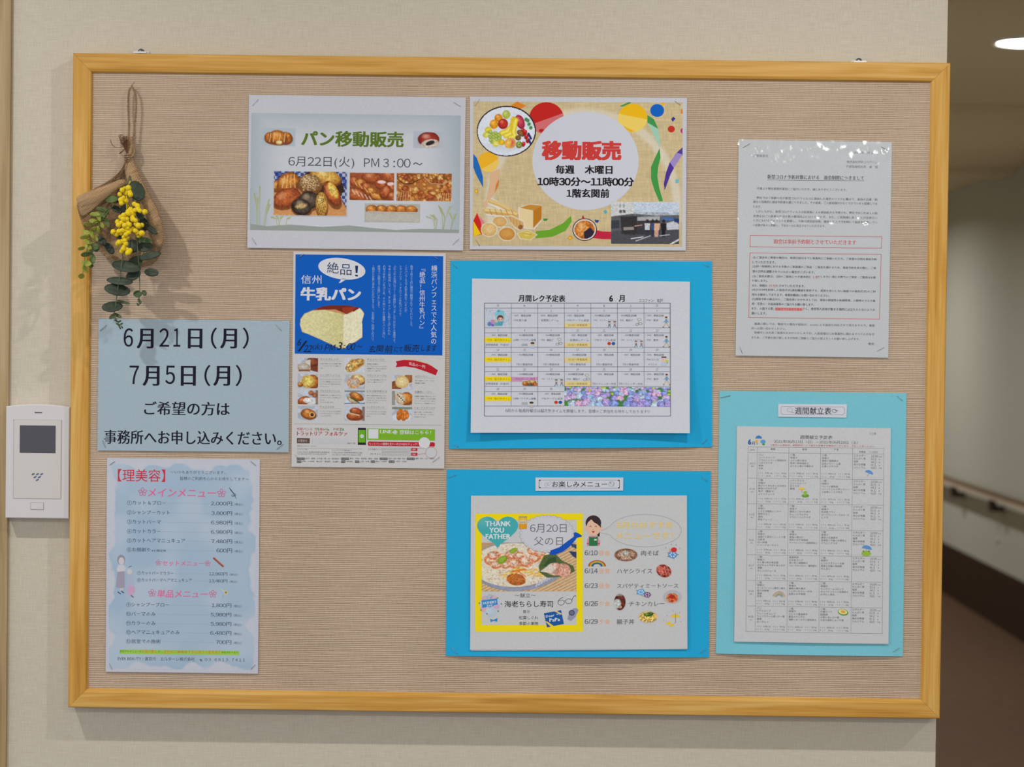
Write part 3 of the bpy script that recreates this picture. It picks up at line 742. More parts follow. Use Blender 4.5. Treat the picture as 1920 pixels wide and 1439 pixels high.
P.poly(zz((1815, 158), (1830, 156), (1830, 196), (1815, 192)), (220, 130, 50), T); P.poly(zz((1812, 325), (1829, 312), (1829, 362), (1812, 348)), (190, 60, 130), T)
P.poly(zz((1768, 745), (1797, 740), (1797, 772), (1772, 778)), (110, 190, 200), T)
P.poly(zz((1535, 205), (1590, 240), (1625, 320), (1590, 300), (1535, 268)), (64, 150, 76), T); P.poly(zz((1535, 268), (1590, 300), (1625, 320), (1640, 400), (1640, 480), (1600, 400), (1560, 320)), (160, 206, 180), T)
P.poly(zz((1638, 482), (1645, 560), (1625, 640), (1618, 720), (1635, 820), (1665, 925), (1635, 930), (1595, 840), (1565, 740), (1565, 640), (1600, 560)), (66, 152, 70), T)
P.poly(zz((1829, 475), (1829, 540), (1780, 590), (1730, 600), (1770, 530)), (90, 60, 150), T); P.poly(zz((1780, 520), (1828, 535), (1795, 590), (1755, 650), (1722, 600)), (160, 140, 196), T)
P.poly(zz((1722, 600), (1757, 650), (1730, 700), (1700, 780), (1680, 835), (1672, 780), (1690, 690)), (78, 52, 148), T)
P.poly(zz((78, 530), (108, 565), (135, 640), (158, 720), (160, 812), (120, 740), (95, 690), (78, 640)), (34, 106, 184), T)
P.poly(zz((215, 690), (296, 655), (296, 740), (255, 860), (210, 930), (185, 1010), (165, 960), (190, 900), (215, 780)), (222, 180, 140), T); P.poly(zz((292, 740), (290, 790), (256, 862), (268, 790)), (214, 124, 40), T)
P.poly(zz((88, 830), (112, 825), (120, 855), (95, 862)), (206, 150, 30), T); P.poly(zz((94, 836), (109, 832), (113, 850), (98, 855)), (244, 200, 60), T)
P.poly(zz((600, 1178), (720, 1165), (830, 1110), (895, 1048), (902, 1095), (850, 1175), (740, 1225), (600, 1238)), (108, 166, 46), T)
P.poly(zz((1105, 1170), (1160, 1180), (1232, 1182), (1232, 1245), (1160, 1245), (1070, 1235)), (196, 38, 68), T)
P.poly(zz((110, 1025), (145, 1110), (150, 1205), (78, 1222), (78, 1090)), (206, 40, 34), T); P.poly(zz((80, 1092), (142, 1202), (80, 1222)), (240, 200, 20), T); P.poly(zz((128, 1050), (175, 1105), (145, 1125)), (220, 130, 140), T)
P.poly(zz((1165, 1012), (1185, 998), (1202, 1018), (1182, 1036)), (92, 176, 190), T); P.poly(zz((662, 1072), (705, 1074), (690, 1092), (668, 1092)), (62, 140, 60), T)
P.poly(zz((1092, 1082), (1132, 1086), (1120, 1108), (1100, 1104)), (40, 62, 140), T); P.poly(zz((984, 1070), (996, 1042), (1010, 1070)), (190, 40, 50), T); P.poly(zz((866, 1235), (888, 1212), (912, 1235), (888, 1256)), (214, 150, 30), T); P.poly(zz((876, 1235), (888, 1223), (900, 1235), (888, 1246)), (246, 200, 70), T)
# fruit plate
c = Can(893, 197, 1006, 295, 1.0, (222, 227, 236)); fz = lambda X, Y: (870 + X/4.465, 170 + Y/4.465)
def fr(X, Y, rx, ry, rot, a, b, hi=None): x, y = fz(X, Y); c.blob(x, y, rx/4.465, ry/4.465, rot, a, b, .1, hi)
c.blob(949, 275, 40, 12, 0, (205, 212, 222), (220, 226, 234), .02)
for X, Y in ((535, 250), (545, 280), (560, 310), (520, 240)): fr(X, Y, 14, 16, 30, (60, 130, 70), (90, 150, 90))
fr(355, 200, 33, 36, 0, (190, 200, 90), (160, 170, 60), (225, 230, 150)); fr(290, 228, 34, 32, 0, (236, 160, 40), (200, 110, 20), (250, 200, 120)); fr(252, 282, 36, 38, 0, (240, 176, 40), (210, 130, 20), (252, 210, 120))
fr(328, 278, 42, 44, 0, (206, 60, 40), (150, 30, 30), (240, 150, 110)); fr(470, 260, 36, 62, -20, (206, 70, 90), (150, 30, 60), (230, 150, 150)); fr(205, 330, 30, 26, 0, (236, 214, 60), (200, 180, 40)); fr(185, 370, 28, 24, 0, (226, 226, 110), (190, 190, 70))
for k in range(26):
    fr(215 + (k*23 % 95), 345 + (k*17 % 95), 14, 13, 0, (190, 206, 90), (130, 150, 50), (225, 235, 160))
for k, (a0, b0) in enumerate(((300, 350), (330, 372), (365, 390))):
    pts = [fz(a0 + 20, b0 + 5), fz(a0 + 60, b0 - 10), fz(400 + 8*k, 300 + 20*k), fz(415 + 10*k, 235 + 5*k)]; c.line(pts, 9, (206, 176, 40)); c.line(pts, 6.5, (246, 218, 60)); c.line(pts, 2, (250, 236, 130))
fr(480, 355, 38, 26, 30, (150, 110, 60), (100, 70, 40)); fr(455, 395, 24, 22, 0, (130, 100, 60), (90, 66, 40))
for k in range(14): fr(495 + (k*13 % 50), 330 + (k*31 % 130), 16, 16, 0, (206, 50, 40), (150, 20, 24), (240, 140, 120))
for k in range(16): fr(540 + (k*7 % 24), 360 + (k*13 % 90), 9, 9, 0, (60, 60, 120), (36, 36, 80))
fr(318, 432, 26, 24, 0, (240, 200, 40), (216, 160, 20)); fr(268, 445, 28, 26, 0, (238, 230, 120), (206, 196, 60)); fr(390, 440, 48, 46, 0, (226, 90, 90), (216, 190, 90), (244, 190, 130)); fr(372, 440, 26, 40, 20, (236, 200, 80), (230, 160, 80)); fr(463, 452, 26, 30, 0, (150, 200, 60), (110, 90, 50)); fr(463, 452, 9, 10, 0, (60, 60, 40), (220, 230, 170))
c.grain(.08)
ex, ey = z(355, 340)
P.ell(ex, ey, 55.6, 47.6, (52, 42, 44), "plate_outline", n=64)
P.raster(c, "fruit_photo", mask=lambda X, Y: ((X - ex) / 54)**2 + ((Y - ey - P.sl * (ex - X)) / 46)**2 < 1)
# bread pictures
c = Can(898, 369, 1016, 456, 1.0, (206, 186, 142)); c.img *= (1 + (vnoise(c.X, c.Y, 1.4, 3) - .5) * .08)[..., None]
M0 = np.zeros(c.X.shape)
def cut(pts=None, e=None, col=(228, 218, 200)):
    global M0
    b4 = c.img.copy(); 
    if pts: c.poly(pts, (255, 0, 255))
    else: c.ell(*e[:4], (255, 0, 255), rot=e[4])
    a = np.abs(c.img - b4).sum(-1) > 60; c.img = b4; M0 = np.maximum(M0, a); c.mixin(a.astype(float), col)
bg1 = zz((190, 915), (235, 900), (330, 945), (450, 1020), (440, 1045), (300, 1000), (200, 950)); cut(bg1, col=(230, 222, 200))
c.line(zz((215, 925), (300, 955), (425, 1020)), 8, (214, 176, 106)); c.line(zz((215, 920), (300, 950), (400, 1000)), 4, (226, 196, 132))
cut(zz((152, 985), (200, 975), (330, 1000), (465, 1020), (465, 1060), (300, 1055), (190, 1050))); c.line(zz((175, 1008), (300, 1020), (450, 1040)), 10, (210, 168, 96)); c.line(zz((180, 1000), (300, 1010), (440, 1030)), 4.5, (230, 204, 140))
for X in (215, 260, 305, 350, 395): c.line(zz((X, 995), (X + 18, 1040)), 1.3, (186, 136, 66))
cut(zz((455, 975), (550, 945), (660, 955), (662, 1080), (590, 1165), (460, 1150)))
c.poly(zz((465, 985), (580, 1002), (578, 1152), (468, 1138)), (232, 208, 156)); c.poly(zz((465, 980), (550, 952), (652, 962), (580, 1002)), (200, 140, 50)); c.poly(zz((580, 1002), (652, 962), (650, 1075), (580, 1152)), (190, 122, 34))
cut(e=(*z(300, 1098), 15, 11, 0)); c.blob(*z(300, 1098), 13, 9.5, 0, (222, 180, 116), (206, 158, 88), .06)
cut(zz((355, 1050), (400, 1045), (500, 1090), (515, 1140), (470, 1175), (420, 1150))); c.poly(zz((362, 1055), (400, 1052), (495, 1098), (505, 1135), (468, 1165), (420, 1135)), (214, 172, 104)); c.ell(*z(475, 1142), 4.5, 4.5, (150, 90, 44))
for k in range(4): c.line(zz((385 + 28*k, 1060 + 12*k), (395 + 24*k, 1100 + 16*k)), 1, (180, 130, 66))
cut(e=(*z(212, 1165), 16, 14.2, 0)); c.blob(*z(212, 1165), 14, 12.2, 0, (228, 196, 136), (212, 170, 100), .06)
cut(e=(*z(362, 1200), 16.8, 14, 0)); c.blob(*z(362, 1200), 14.8, 12, 0, (214, 160, 84), (196, 134, 56), .05)
cut(zz((440, 1190), (530, 1160), (622, 1205), (560, 1255), (470, 1245))); c.poly(zz((450, 1192), (530, 1168), (610, 1206), (556, 1246), (476, 1238)), (214, 186, 84)); c.ell(*z(528, 1200), 6, 4, (226, 206, 110)); c.line(zz((500, 1195), (560, 1205)), 1, (150, 130, 50))
P.raster(c, "bread_picture", mask=lambda X, Y: M0 > .5)
cx, cy = z(1010, 1165); P.ell(cx, cy, 23, 21.2, (48, 36, 34), n=40); P.ell(cx, cy, 21.4, 19.7, (220, 208, 196), n=40)
c = Can(cx - 20, cy - 19, cx + 20, cy + 19, 1.0, (206, 128, 58)); c.blob(cx - 2, cy, 19, 18, 0, (222, 150, 74), (184, 100, 40), .35, (240, 190, 130)); c.poly(zz((1002, 1185), (1055, 1145), (1100, 1192), (1070, 1245), (1010, 1252)), (48, 38, 58)); P.raster(c, mask=lambda X, Y: (X-cx)**2/19.5**2 + (Y-cy)**2/18**2 < 1)
# van photo
c = Can(1146, 378.5, 1273.5, 457.5, 1.0, (196, 208, 222)); Z = zz
c.poly(Z((1232, 930), (1420, 930), (1420, 1060), (1232, 1060)), (206, 208, 206))
for X in (1300, 1330): c.poly(Z((X, 950), (X+14, 950), (X+14, 978), (X, 978)), (150, 160, 170)); c.poly(Z((X, 1000), (X+22, 1000), (X+22, 1024), (X, 1024)), (90, 90, 96))
c.poly(Z((1232, 1055), (1420, 1030), (1600, 1045), (1802, 1040), (1802, 1285), (1232, 1285)), (92, 92, 98)); c.mixin(((c.Y > z(0, 1020)[1]) & (c.Y < z(0, 1060)[1]) & (c.X > z(1420, 0)[0])) * vnoise(c.X, c.Y, 4, 8) * .7, (120, 126, 122))
c.poly(Z((1232, 1180), (1802, 1150), (1802, 1285), (1232, 1285)), (78, 78, 84)); c.poly(Z((1310, 1055), (1450, 1050), (1455, 1190), (1430, 1210), (1320, 1200)), (54, 52, 54)); c.poly(Z((1450, 1060), (1640, 1050), (1640, 1090), (1450, 1110)), (170, 172, 172)); c.poly(Z((1450, 1090), (1640, 1085), (1640, 1200), (1450, 1205)), (60, 58, 62))
c.poly(Z((1335, 1145), (1420, 1140), (1425, 1165), (1335, 1170)), (150, 140, 134)); c.poly(Z((1690, 1110), (1760, 1090), (1802, 1120), (1802, 1160), (1700, 1165)), (196, 200, 206)); c.poly(Z((1660, 1060), (1750, 1060), (1750, 1085), (1660, 1085)), (70, 110, 170)); c.poly(Z((1760, 1070), (1802, 1070), (1802, 1100), (1760, 1100)), (40, 60, 110)); c.poly(Z((1232, 1090), (1300, 1085), (1300, 1150), (1232, 1160)), (60, 62, 70))
for X, top, leg, w in ((1535, (196, 200, 206), (56, 56, 66), 24), (1612, (222, 178, 140), (206, 160, 140), 30), (1672, (34, 32, 36), (30, 30, 34), 24), (1580, (60, 80, 130), (50, 52, 80), 14)):
    c.ell(*z(X, 1092), 3, 3.2, (50, 40, 40)); c.poly(Z((X-w, 1110), (X+w, 1110), (X+w*.8, 1165), (X-w*.8, 1165)), top); c.poly(Z((X-w*.6, 1165), (X+w*.6, 1165), (X+w*.5, 1225), (X-w*.5, 1225)), leg)
c.line(Z((1430, 1135), (1490, 1125)), 1.6, (206, 160, 140)); c.line(Z((1400, 1240), (1500, 1225)), 1.6, (226, 228, 232)); c.line(Z((1560, 1215), (1440, 1260)), 1.4, (206, 208, 212)); c.line(Z((1640, 1215), (1720, 1205)), 1.4, (214, 216, 220)); c.line(Z((1730, 1285), (1802, 1245)), 3, (214, 216, 220))
c.grain(.2, 1.6); P.raster(c, "van_photo")
P.text("移動販売", 1015.8, 1165, 282.6, 36.5, (206, 62, 58), 0.055, "heading"); 
P.text("毎週", 1041.5, 1077, 318, 16.5, (34, 26, 30), 0.035); P.text("木曜日", 1096.3, 1148.5, 318.5, 16.5, (34, 26, 30), 0.035)
P.text("10時30分～11時00分", 1007.5, 1188.5, 341, 17, (34, 26, 30), 0.035); P.text("1階玄関前", 1062, 1142.5, 362.8, 16.5, (34, 26, 30), 0.035)
for a in ((891, 199, 899, 186.5), (1265.5, 190, 1276, 197.5), (892, 449.5, 899.5, 461.5), (1262, 459, 1272.5, 451.5)): P.staple(*a)
P.done()

# ------------------------------------------------------------------ milk bread flyer
def z(X, Y): return (540 + X / 6.295, 465 + Y / 6.295)
def zb(X, Y): return (540 + X / 6.295, 660 + Y / 6.295)
P = Paper("milk_bread_flyer", "blue and white milk bread flyer with handwritten date and a grid of bread photos", "flyer",
          [(550, 472), (836, 475.5), (833, 879), (546.7, 875.5)], (190, 188, 186), curl=lambda u, v: 0.0005 + 0.001 * v)
P.rect(554.3, 477.2, 831, 663.5, (14, 92, 186), "blue_panel")
WH = (216, 216, 220)
P.ell(*z(636, 247), 44.5, 19.8, WH, "speech_bubble", rot=8, n=48); P.poly([z(640, 355), z(600, 415), z(625, 412), z(690, 370)], WH, "speech_bubble", lay=2)
for t, X0_, X1_, Y_ in (("絶", 462, 600, 235), ("品", 618, 750, 258), ("！", 790, 830, 275)):
    P.text(t, z(X0_, 0)[0], z(X1_, 0)[0], z(0, Y_)[1], 20.5, (26, 50, 92), 0.005, slope=.06)
P.text("信州", 564.7, 602.8, 524.3, 16.5, WH); P.text("牛乳パン", 563.6, 677, 551.8, 25, WH, 0.045, "heading")
c = Can(560.5, 570, 685, 655, 1.0, (14, 92, 186))
full = [z(*q) for q in ((140, 910), (145, 840), (190, 775), (290, 730), (400, 685), (520, 668), (700, 668), (800, 685), (850, 698), (885, 730), (905, 770), (880, 860), (885, 1000), (885, 1050), (800, 1110), (700, 1150), (680, 1190), (600, 1180), (400, 1090), (260, 1030), (165, 995))]
c.poly(full, (206, 150, 96)); c.poly([z(*q) for q in ((146, 910), (152, 845), (196, 782), (290, 740), (430, 728), (660, 780), (668, 1170), (600, 1170), (400, 1082), (260, 1022), (172, 988))], (218, 212, 158))
c.mixin(np.clip((c.X - z(380, 0)[0]) / 45, 0, 1) * ((c.X < z(660, 0)[0]) & (c.Y > z(0, 770)[1])) * .35, (190, 180, 104))
c.poly([z(*q) for q in ((655, 785), (700, 775), (770, 745), (850, 705), (875, 730), (898, 770), (876, 860), (880, 1000), (878, 1045), (795, 1100), (700, 1142), (675, 1180), (660, 1160))], (232, 226, 190))
c.poly([z(*q) for q in ((285, 732), (400, 685), (520, 668), (700, 668), (800, 685), (850, 698), (775, 748), (765, 735), (695, 778), (620, 745), (560, 722), (430, 728))], (120, 44, 30)); c.poly([z(*q) for q in ((640, 700), (800, 690), (770, 738), (695, 772), (650, 750))], (158, 56, 36)); c.grain(.12, 2.4)
mk = Can(560.5, 570, 685, 655, 1.0, (0, 0, 0)); mk.poly(full, (255, 255, 255)); P.raster(c, "bread_picture", mask=lambda X, Y: mk.img[..., 0] > 100)
P.vtext("横浜パンフェスで大人気の", 814.3, 497.5, 646.5, 12.4, WH, 0.012, wx=11.8); P.vtext("『絶品！信州牛乳パン』", 792.2, 498, 623, 11.6, WH, 0.012, wx=11.4)
LB = (158, 182, 214)
for X_, Ye, t in ((1460, 950, "毎年３月と５月に横浜で開催されているパンフェス。"), (1395, 785, "このパンフェスで人気を集めているのが、"), (1330, 830, "トラットリア・フォルツァの牛乳パンです。"), (1262, 1140, "ふわふわの生地にクリームを絶妙にマッチしたこだわりの食感です。"),
                  (1200, 1030, "今年の新発売している「あんチャン」も取り上げられた"), (1137, 1090, "人気の牛乳パンをはじめ、その他いろんな種類のパンと共に、"), (1075, 730, "産地でご自宅までお届けいたします。"), (1008, 1120, "１個からお買い求めいただけますので、お気軽にご利用ください。")):
    P.vtext(t, z(X_, 0)[0], z(0, 205)[1], z(0, Ye)[1], 5.4, LB, 0.0)
HK = (30, 34, 50)
for t, a0, a1, yy, hh in (("6", 115, 158, 1115, 13), ("/", 130, 215, 1160, 20), ("22", 195, 285, 1190, 13), ("(火)", 292, 405, 1175, 12), ("PM", 440, 555, 1178, 12), ("3", 590, 640, 1160, 15), (":", 650, 680, 1170, 8), ("00", 700, 795, 1165, 13), ("～", 810, 882, 1165, 3.5)):
    P.text(t, z(a0, 0)[0], z(a1, 0)[0], z(0, yy)[1], hh, HK, 0.008, "handwriting", italic=.25)
for t, a0, a1, yy, hh in (("玄", 958, 1035, 1195, 13), ("関", 1048, 1125, 1190, 13), ("前", 1145, 1235, 1195, 14), ("にて", 1255, 1355, 1200, 9.5), ("販売", 1372, 1550, 1185, 14), ("します", 1575, 1752, 1185, 12)):
    P.text(t, z(a0, 0)[0], z(a1, 0)[0], z(0, yy)[1], hh, HK, 0.008, "handwriting", italic=.15)
TX = (120, 116, 116)
def bp(x, y, w, h, kind):
    x, y = zb(x, y); w /= 6.295; h /= 6.295
    c = Can(x, y, x + w, y + h, 0.8, (196, 202, 214)); c.mixin((vnoise(c.X, c.Y, 7, kind) > .6) * .4, (150, 150, 150)); cx, cy = x + w/2, y + h/2
    if kind == 0: c.poly([(x+16, y+4), (x+w, y), (x+w, y+h), (x+22, y+h-4)], (120, 62, 40)); c.blob(cx+10, cy-6, 12, 8, 10, (150, 84, 54), (90, 44, 28)); c.poly([(x+15, y+5), (x+24, y+3), (x+24, y+22), (x+16, y+20)], (214, 206, 190)); c.blob(cx-8, cy+4, 12, 7, 0, (196, 198, 186), (168, 140, 110), .1); c.line([(x+3, y+h-3), (x+22, y+h-3)], 3, (150, 84, 50))
    elif kind == 1: brd(c, cx+9, cy, 11, 12, 0, 0); c.blob(cx, cy+1, 13, 12, 0, (226, 206, 110), (196, 150, 70), .25); brd(c, x+4, y+h-7, 5, 4, 0, 0)
    elif kind == 2: c.ell(cx, cy+7, 18, 7, (214, 214, 220)); brd(c, cx-8, cy+6, 12, 7, -20, 1); c.blob(cx, cy+6, 9, 5, 0, (236, 236, 232), (200, 196, 190)); c.blob(cx+6, cy-8, 5, 4.5, 0, (196, 130, 90), (140, 80, 50)); c.blob(cx+13, cy-4, 5, 4.5, 0, (190, 120, 80), (130, 74, 50)); c.mixin((c.X > x+w-4).astype(float) * .6, (110, 70, 40))
    elif kind == 3: c.ell(cx-6, cy+5, 15, 8, (170, 176, 184)); brd(c, cx+1, cy+1, 14, 9, 10, 0); c.ell(cx+8, cy+3, 5.5, 5, (226, 180, 110)); c.ell(cx+8, cy+3, 3.2, 3.2, (74, 44, 40))
    elif kind == 4: c.img[:] = (206, 208, 214); c.poly([(x+4, y+12), (x+14, y+1), (x+w-1, y+2), (x+w-1, y+12), (x+18, y+h-1), (x+4, y+h-4)], (200, 166, 96)); c.blob(cx+2, cy-3, 17, 8, -22, (210, 172, 100), (160, 112, 52), .5); c.blob(x+10, cy+5, 8, 8, 0, (214, 190, 130), (170, 130, 70), .5)
    elif kind == 5: brd(c, cx+6, cy-5, 13, 9, 10, 5); c.blob(cx-2, cy+2, 12.5, 10.5, 0, (192, 182, 172), (196, 140, 90), .25)
    elif kind == 6: c.ell(cx, cy+7, 18, 7, (206, 212, 224)); c.line([(x, y+h-2), (x+w, y+h-3)], 1.5, (70, 90, 140)); c.blob(cx-4, cy+4, 11, 6, 25, (222, 214, 190), (160, 130, 80)); brd(c, cx+3, cy-3, 13, 6.5, 22, 0); c.line([(cx-8, cy), (cx+8, cy+9)], 2, (70, 90, 40)); c.mixin((c.Y < y+3).astype(float)*.7, (90, 110, 120))
    elif kind == 7: c.ell(cx, cy+6, 18, 8, (214, 212, 214)); brd(c, cx, cy+4, 15, 8, 0, 1); brd(c, cx+2, cy-5, 11, 6, 5, 1); c.line([(cx-10, cy-1), (cx+8, cy+3)], 2, (220, 200, 160)); c.mixin((c.X > x+w-5).astype(float) * .7, (110, 84, 74))
    elif kind == 8: c.blob(x+8, y+h-6, 12, 9, 0, (150, 90, 50), (110, 60, 34)); c.blob(x+w-6, y+6, 9, 9, 0, (170, 110, 60), (140, 90, 50)); c.blob(cx, cy, 13, 11.5, 0, (232, 216, 160), (206, 172, 110), .06)
    elif kind == 9: brd(c, cx+8, cy, 13, 11, 0, 0); c.blob(cx-3, cy+1, 9, 12, -30, (226, 220, 208), (190, 150, 96), .2); [c.ell(cx-8+3*k, cy-6+3.2*k, 1.3, 1.5, (74, 66, 60)) for k in range(5)]; c.mixin((c.X < x+6).astype(float)*.6, (120, 110, 90))
    else: c.ell(cx, cy+6, 18, 8, (212, 214, 220)); c.mixin((c.Y < y+4).astype(float)*.7, (100, 116, 90)); c.blob(cx-4, cy+1, 6, 11, 12, (216, 130, 50), (176, 86, 24), .3); c.blob(cx+7, cy+1, 6, 9, -15, (222, 140, 60), (180, 92, 30), .3); c.blob(cx+3, cy+6, 5, 7, 0, (220, 134, 54), (180, 90, 30), .3)
    c.grain(.1, 1.5); P.raster(c, "bread_photo")
for k, y in enumerate((70, 260, 450, 638)): bp(116, y, 240, 168, k)
for k, y in enumerate((74, 268, 455, 644)): bp(668, y, 240, 168, 4 + k)
for k, y in enumerate((272, 462, 650)): bp(1228, y, 238, 166, 8 + k)
def item(x0, x1, y, t, lines, wl):
    P.text(t, *[zb(q, 0)[0] for q in (x0, x1)], zb(0, y)[1], 3.9, TX); P.line([zb(x0, y + 19), zb(x0 + wl, y + 21)], .5, (170, 166, 160))
    for k, (s_, w) in enumerate(lines): P.text(s_, zb(x0, 0)[0], zb(x0 + w, 0)[0], zb(0, y + 52 + 27.5 * k)[1], 2.6, (110, 106, 106))
item(380, 595, 88, "オイルブレッド", (("お店の焼き上げた石窯で焼く", 260), ("しっとりもっちりした食パン", 250), ("です。", 42)), 245)
item(377, 612, 275, "リンゴデニッシュ", (("りんごとカスタードのサクサク", 260), ("リームと自家製のりんごのコン", 250), ("ポートをのせて焼きあげまし", 252), ("たデニッシュ。", 112)), 250)
item(377, 612, 462, "マルスカマンベール", (("北欧風にあんこの豊かなカマン", 250), ("ベールチーズたっぷり焼き上げ", 250), ("ました。", 60), ("ワインにも合います。", 165)), 250)
item(374, 548, 650, "チョココロネ", (("アーモンドチョコの上を生地の", 255), ("とろけるチョコクリーム生クリ", 250), ("ームのコロネです。", 140)), 250)
item(935, 1140, 92, "チョコマーブル", (("季節の定番の", 135), ("マーブルデニッシュのとにかく", 235), ("角食風でも、チョコの甘さが", 225), ("うれしい一品です。", 168)), 235)
item(932, 1165, 280, "ラウンドメープル", (("メープルの香り豊かなラウンド", 232), ("かわいい食パンです。", 188)), 240)
item(928, 1165, 466, "おやき野沢菜マヨ", (("信州の名産野沢菜を中に入れた", 232), ("お店のおやき、人気の食べ応え", 232), ("マヨネーズ、おいしいパンに", 230), ("なっちゃいました。", 145)), 240)
item(928, 1135, 655, "メンチカツサンド", (("アツアツもちもちのパンをお店", 230), ("のふんわりコッペパンに具材で", 230), ("ます。", 52)), 240)
item(1500, 1645, 290, "メロンパン", (("香りの生地とクッキーのメロン", 230), ("風味豊かな食感。", 120)), 240)
item(1495, 1700, 475, "安曇野レーズン", (("安曇野の牧場の牛乳ホエイのパ", 250), ("ンです。牧草とソウル豆の香り", 250), ("でふっくらのパンです、甘さの", 248), ("おとなしい、お茶請けパンに。", 245)), 240)
item(1490, 1732, 662, "ショートスティック", (("懐かし風しい人気の味に", 220), ("さくさく和らか、パフもう", 235), ("ほかほかスナック。", 142)), 240)
rb = [zb(*q) for q in ((1272, 112), (1370, 96), (1500, 104), (1640, 140), (1700, 170), (1770, 218), (1745, 278), (1640, 238), (1500, 190), (1380, 172), (1270, 182), (1288, 145))]
P.poly([zb(*q) for q in ((1360, 88), (1500, 90), (1640, 128), (1700, 160), (1690, 190), (1500, 120), (1370, 110))], (206, 190, 150), "ribbon_banner"); P.poly(rb, (186, 32, 50), "ribbon_banner")
P.text("商品の一例", *[zb(q, 0)[0] for q in (1428, 1618)], zb(0, 158)[1], 6.2, (236, 210, 206), 0.005, slope=.22)
P.line([zb(75, 850), zb(900, 858), zb(1810, 868)], .6, (150, 148, 148))
RD = (180, 44, 56)
P.text("宅配パンの", 556.8, 586.2, 805, 5.2, RD, .005)
for i, (t, a0, a1, cc) in enumerate((("T", 315, 332, RD), ("ra", 338, 372, (86, 140, 60)), ("tto", 378, 430, RD), ("ria", 434, 490, (86, 140, 60)), ("F", 540, 560, (86, 140, 60)), ("or", 568, 600, RD), ("za", 606, 662, (86, 140, 60)))):
    P.text(t, *[zb(q, 0)[0] for q in (a0, a1)], zb(0, 915)[1], 4.6, cc, .02)
P.text("トラットリア", 556.9, 604.5, 813.4, 8, RD, .028); P.text("フォルツァ", 609, 651.4, 813.8, 8, RD, .028)
P.rect(557, 821.7, 581, 831.5, (96, 74, 66)); P.text("お問合せ", 559, 576.5, 826.8, 5, (200, 190, 184))
P.rect(584, 822, 653, 832, (196, 196, 198), "grey_patch"); P.text("267-31", 651, 667.4, 831.5, 3, (90, 90, 92))
P.text("営業日(つきさい)　はんばい", 557.2, 594.5, 837, 2.8, (120, 120, 122)); P.line([(557, 841), (680, 842.4)], .5, (150, 150, 150))
for t, a0, a1, y in (("（トラットリア店）", 112, 230, 1153), ("（パッシオーネそら店舗お届け）", 520, 745, 1162), ("〒381-0032 長野県長野市若槻東条", 108, 495, 1185), ("〒381-0034 長野県長野市三輪", 515, 875, 1190), ("TEL 026-219-3750 FAX 026-219-3751", 110, 458, 1207), ("TEL 026-217-1087 FAX 026-217-1081", 520, 865, 1215)):
    P.text(t, *[zb(q, 0)[0] for q in (a0, a1)], zb(0, y)[1], 2.7, (116, 116, 120))
for y, tg, tx in ((1262, ((105, 200), (628, 722), (1083, 1176), (1403, 1496)), (("松代・若穂・川中島・篠ノ井・信州新町", 210, 605), ("更北・芹田・安茂里・裾花・若槻", 730, 1062), ("吉田・古里・柳原・長沼", 1186, 1385), ("豊野・牟礼・三才・中野市", 1505, 1728))),
                  (1296, ((105, 158), (628, 678), (793, 842), (978, 1030), (1190, 1258)), (("須坂・小布施・高山村・飯綱町・信濃町", 165, 603), ("千曲市稲荷山", 686, 770), ("上田・坂城", 850, 960), ("飯山・木島平", 1040, 1168), ("大町市・白馬村", 1270, 1402)))):
    for a0, a1 in tg: x, yy = zb(a0, y - 13); P.rect(x, yy, zb(a1, 0)[0], yy + 4.4, (70, 66, 68)); P.text("配達地域"[:2 if a1 - a0 < 75 else 4], x + .8, zb(a1, 0)[0] - .8, yy + 2.3, 2.7, (190, 186, 186))
    for t, a0, a1 in tx: P.text(t, *[zb(q, 0)[0] for q in (a0, a1)], zb(0, y - 1)[1], 3, (76, 74, 78))
P.rect(671.2, 802.6, 686.4, 834.6, (40, 42, 40), "phone_picture"); P.rect(672.3, 806.6, 685.3, 830, (104, 172, 40), "phone_picture"); P.ell(678.8, 818.3, 3.6, 3.4, WH, "phone_picture"); P.text("LINE", 676.6, 681, 818, 1.8, (104, 172, 40))
P.rect(688.6, 803.8, 815.7, 825, (122, 176, 44), "green_banner"); P.rect(691, 804.8, 709.6, 822.6, (214, 214, 216), "white_square")
P.text("LINE@", 712.7, 746.2, 810.6, 8.2, WH, .03); P.text("登録はこちら！", 749, 808.5, 811, 8, WH, .022)
P.rect(692, 828.2, 813.5, 836.3, (186, 34, 52), "red_bar"); P.ell(692, 832.3, 2.2, 4.05, (186, 34, 52), "red_bar"); P.ell(813.5, 834, 2.2, 4.05, (186, 34, 52), "red_bar")
P.text("もっとパンの種類を見たい方はWEBをチェック！", 692.5, 783.2, 833, 4.8, (226, 206, 206), .005)
P.ell(795.8, 830.8, 10.6, 10.6, (214, 213, 214), "white_square"); P.ell(*zb(1690, 1190), 10.8, 10.5, (186, 60, 70), "white_square"); P.ell(*zb(1690, 1190), 10.3, 10, (200, 200, 202), "white_square")
for y, t, a0, u in ((1152, "スマホ用サイト", 945, "http://www.trattoriaforza.jp/sp/"), (1208, "PC サイト", 975, "http://www.trattoriaforza.com")):
    P.text(t, zb(a0, 0)[0], zb(1095, 0)[0], zb(0, y)[1], 4, (90, 88, 90)); x, yy = zb(1110, y - 17)
    P.line([(x, yy), (x + 53, yy + .5), (x + 53, yy + 6.2), (x, yy + 5.8)], .5, (110, 108, 110), closed=True); P.text(u, x + 1.5, x + 49, yy + 3, 2.8, (130, 130, 134))
    P.rect(x + 54.8, yy, x + 66.4, yy + 5.7, (186, 40, 54)); P.text("検索", x + 57, x + 63, yy + 3, 3.2, (226, 206, 206))
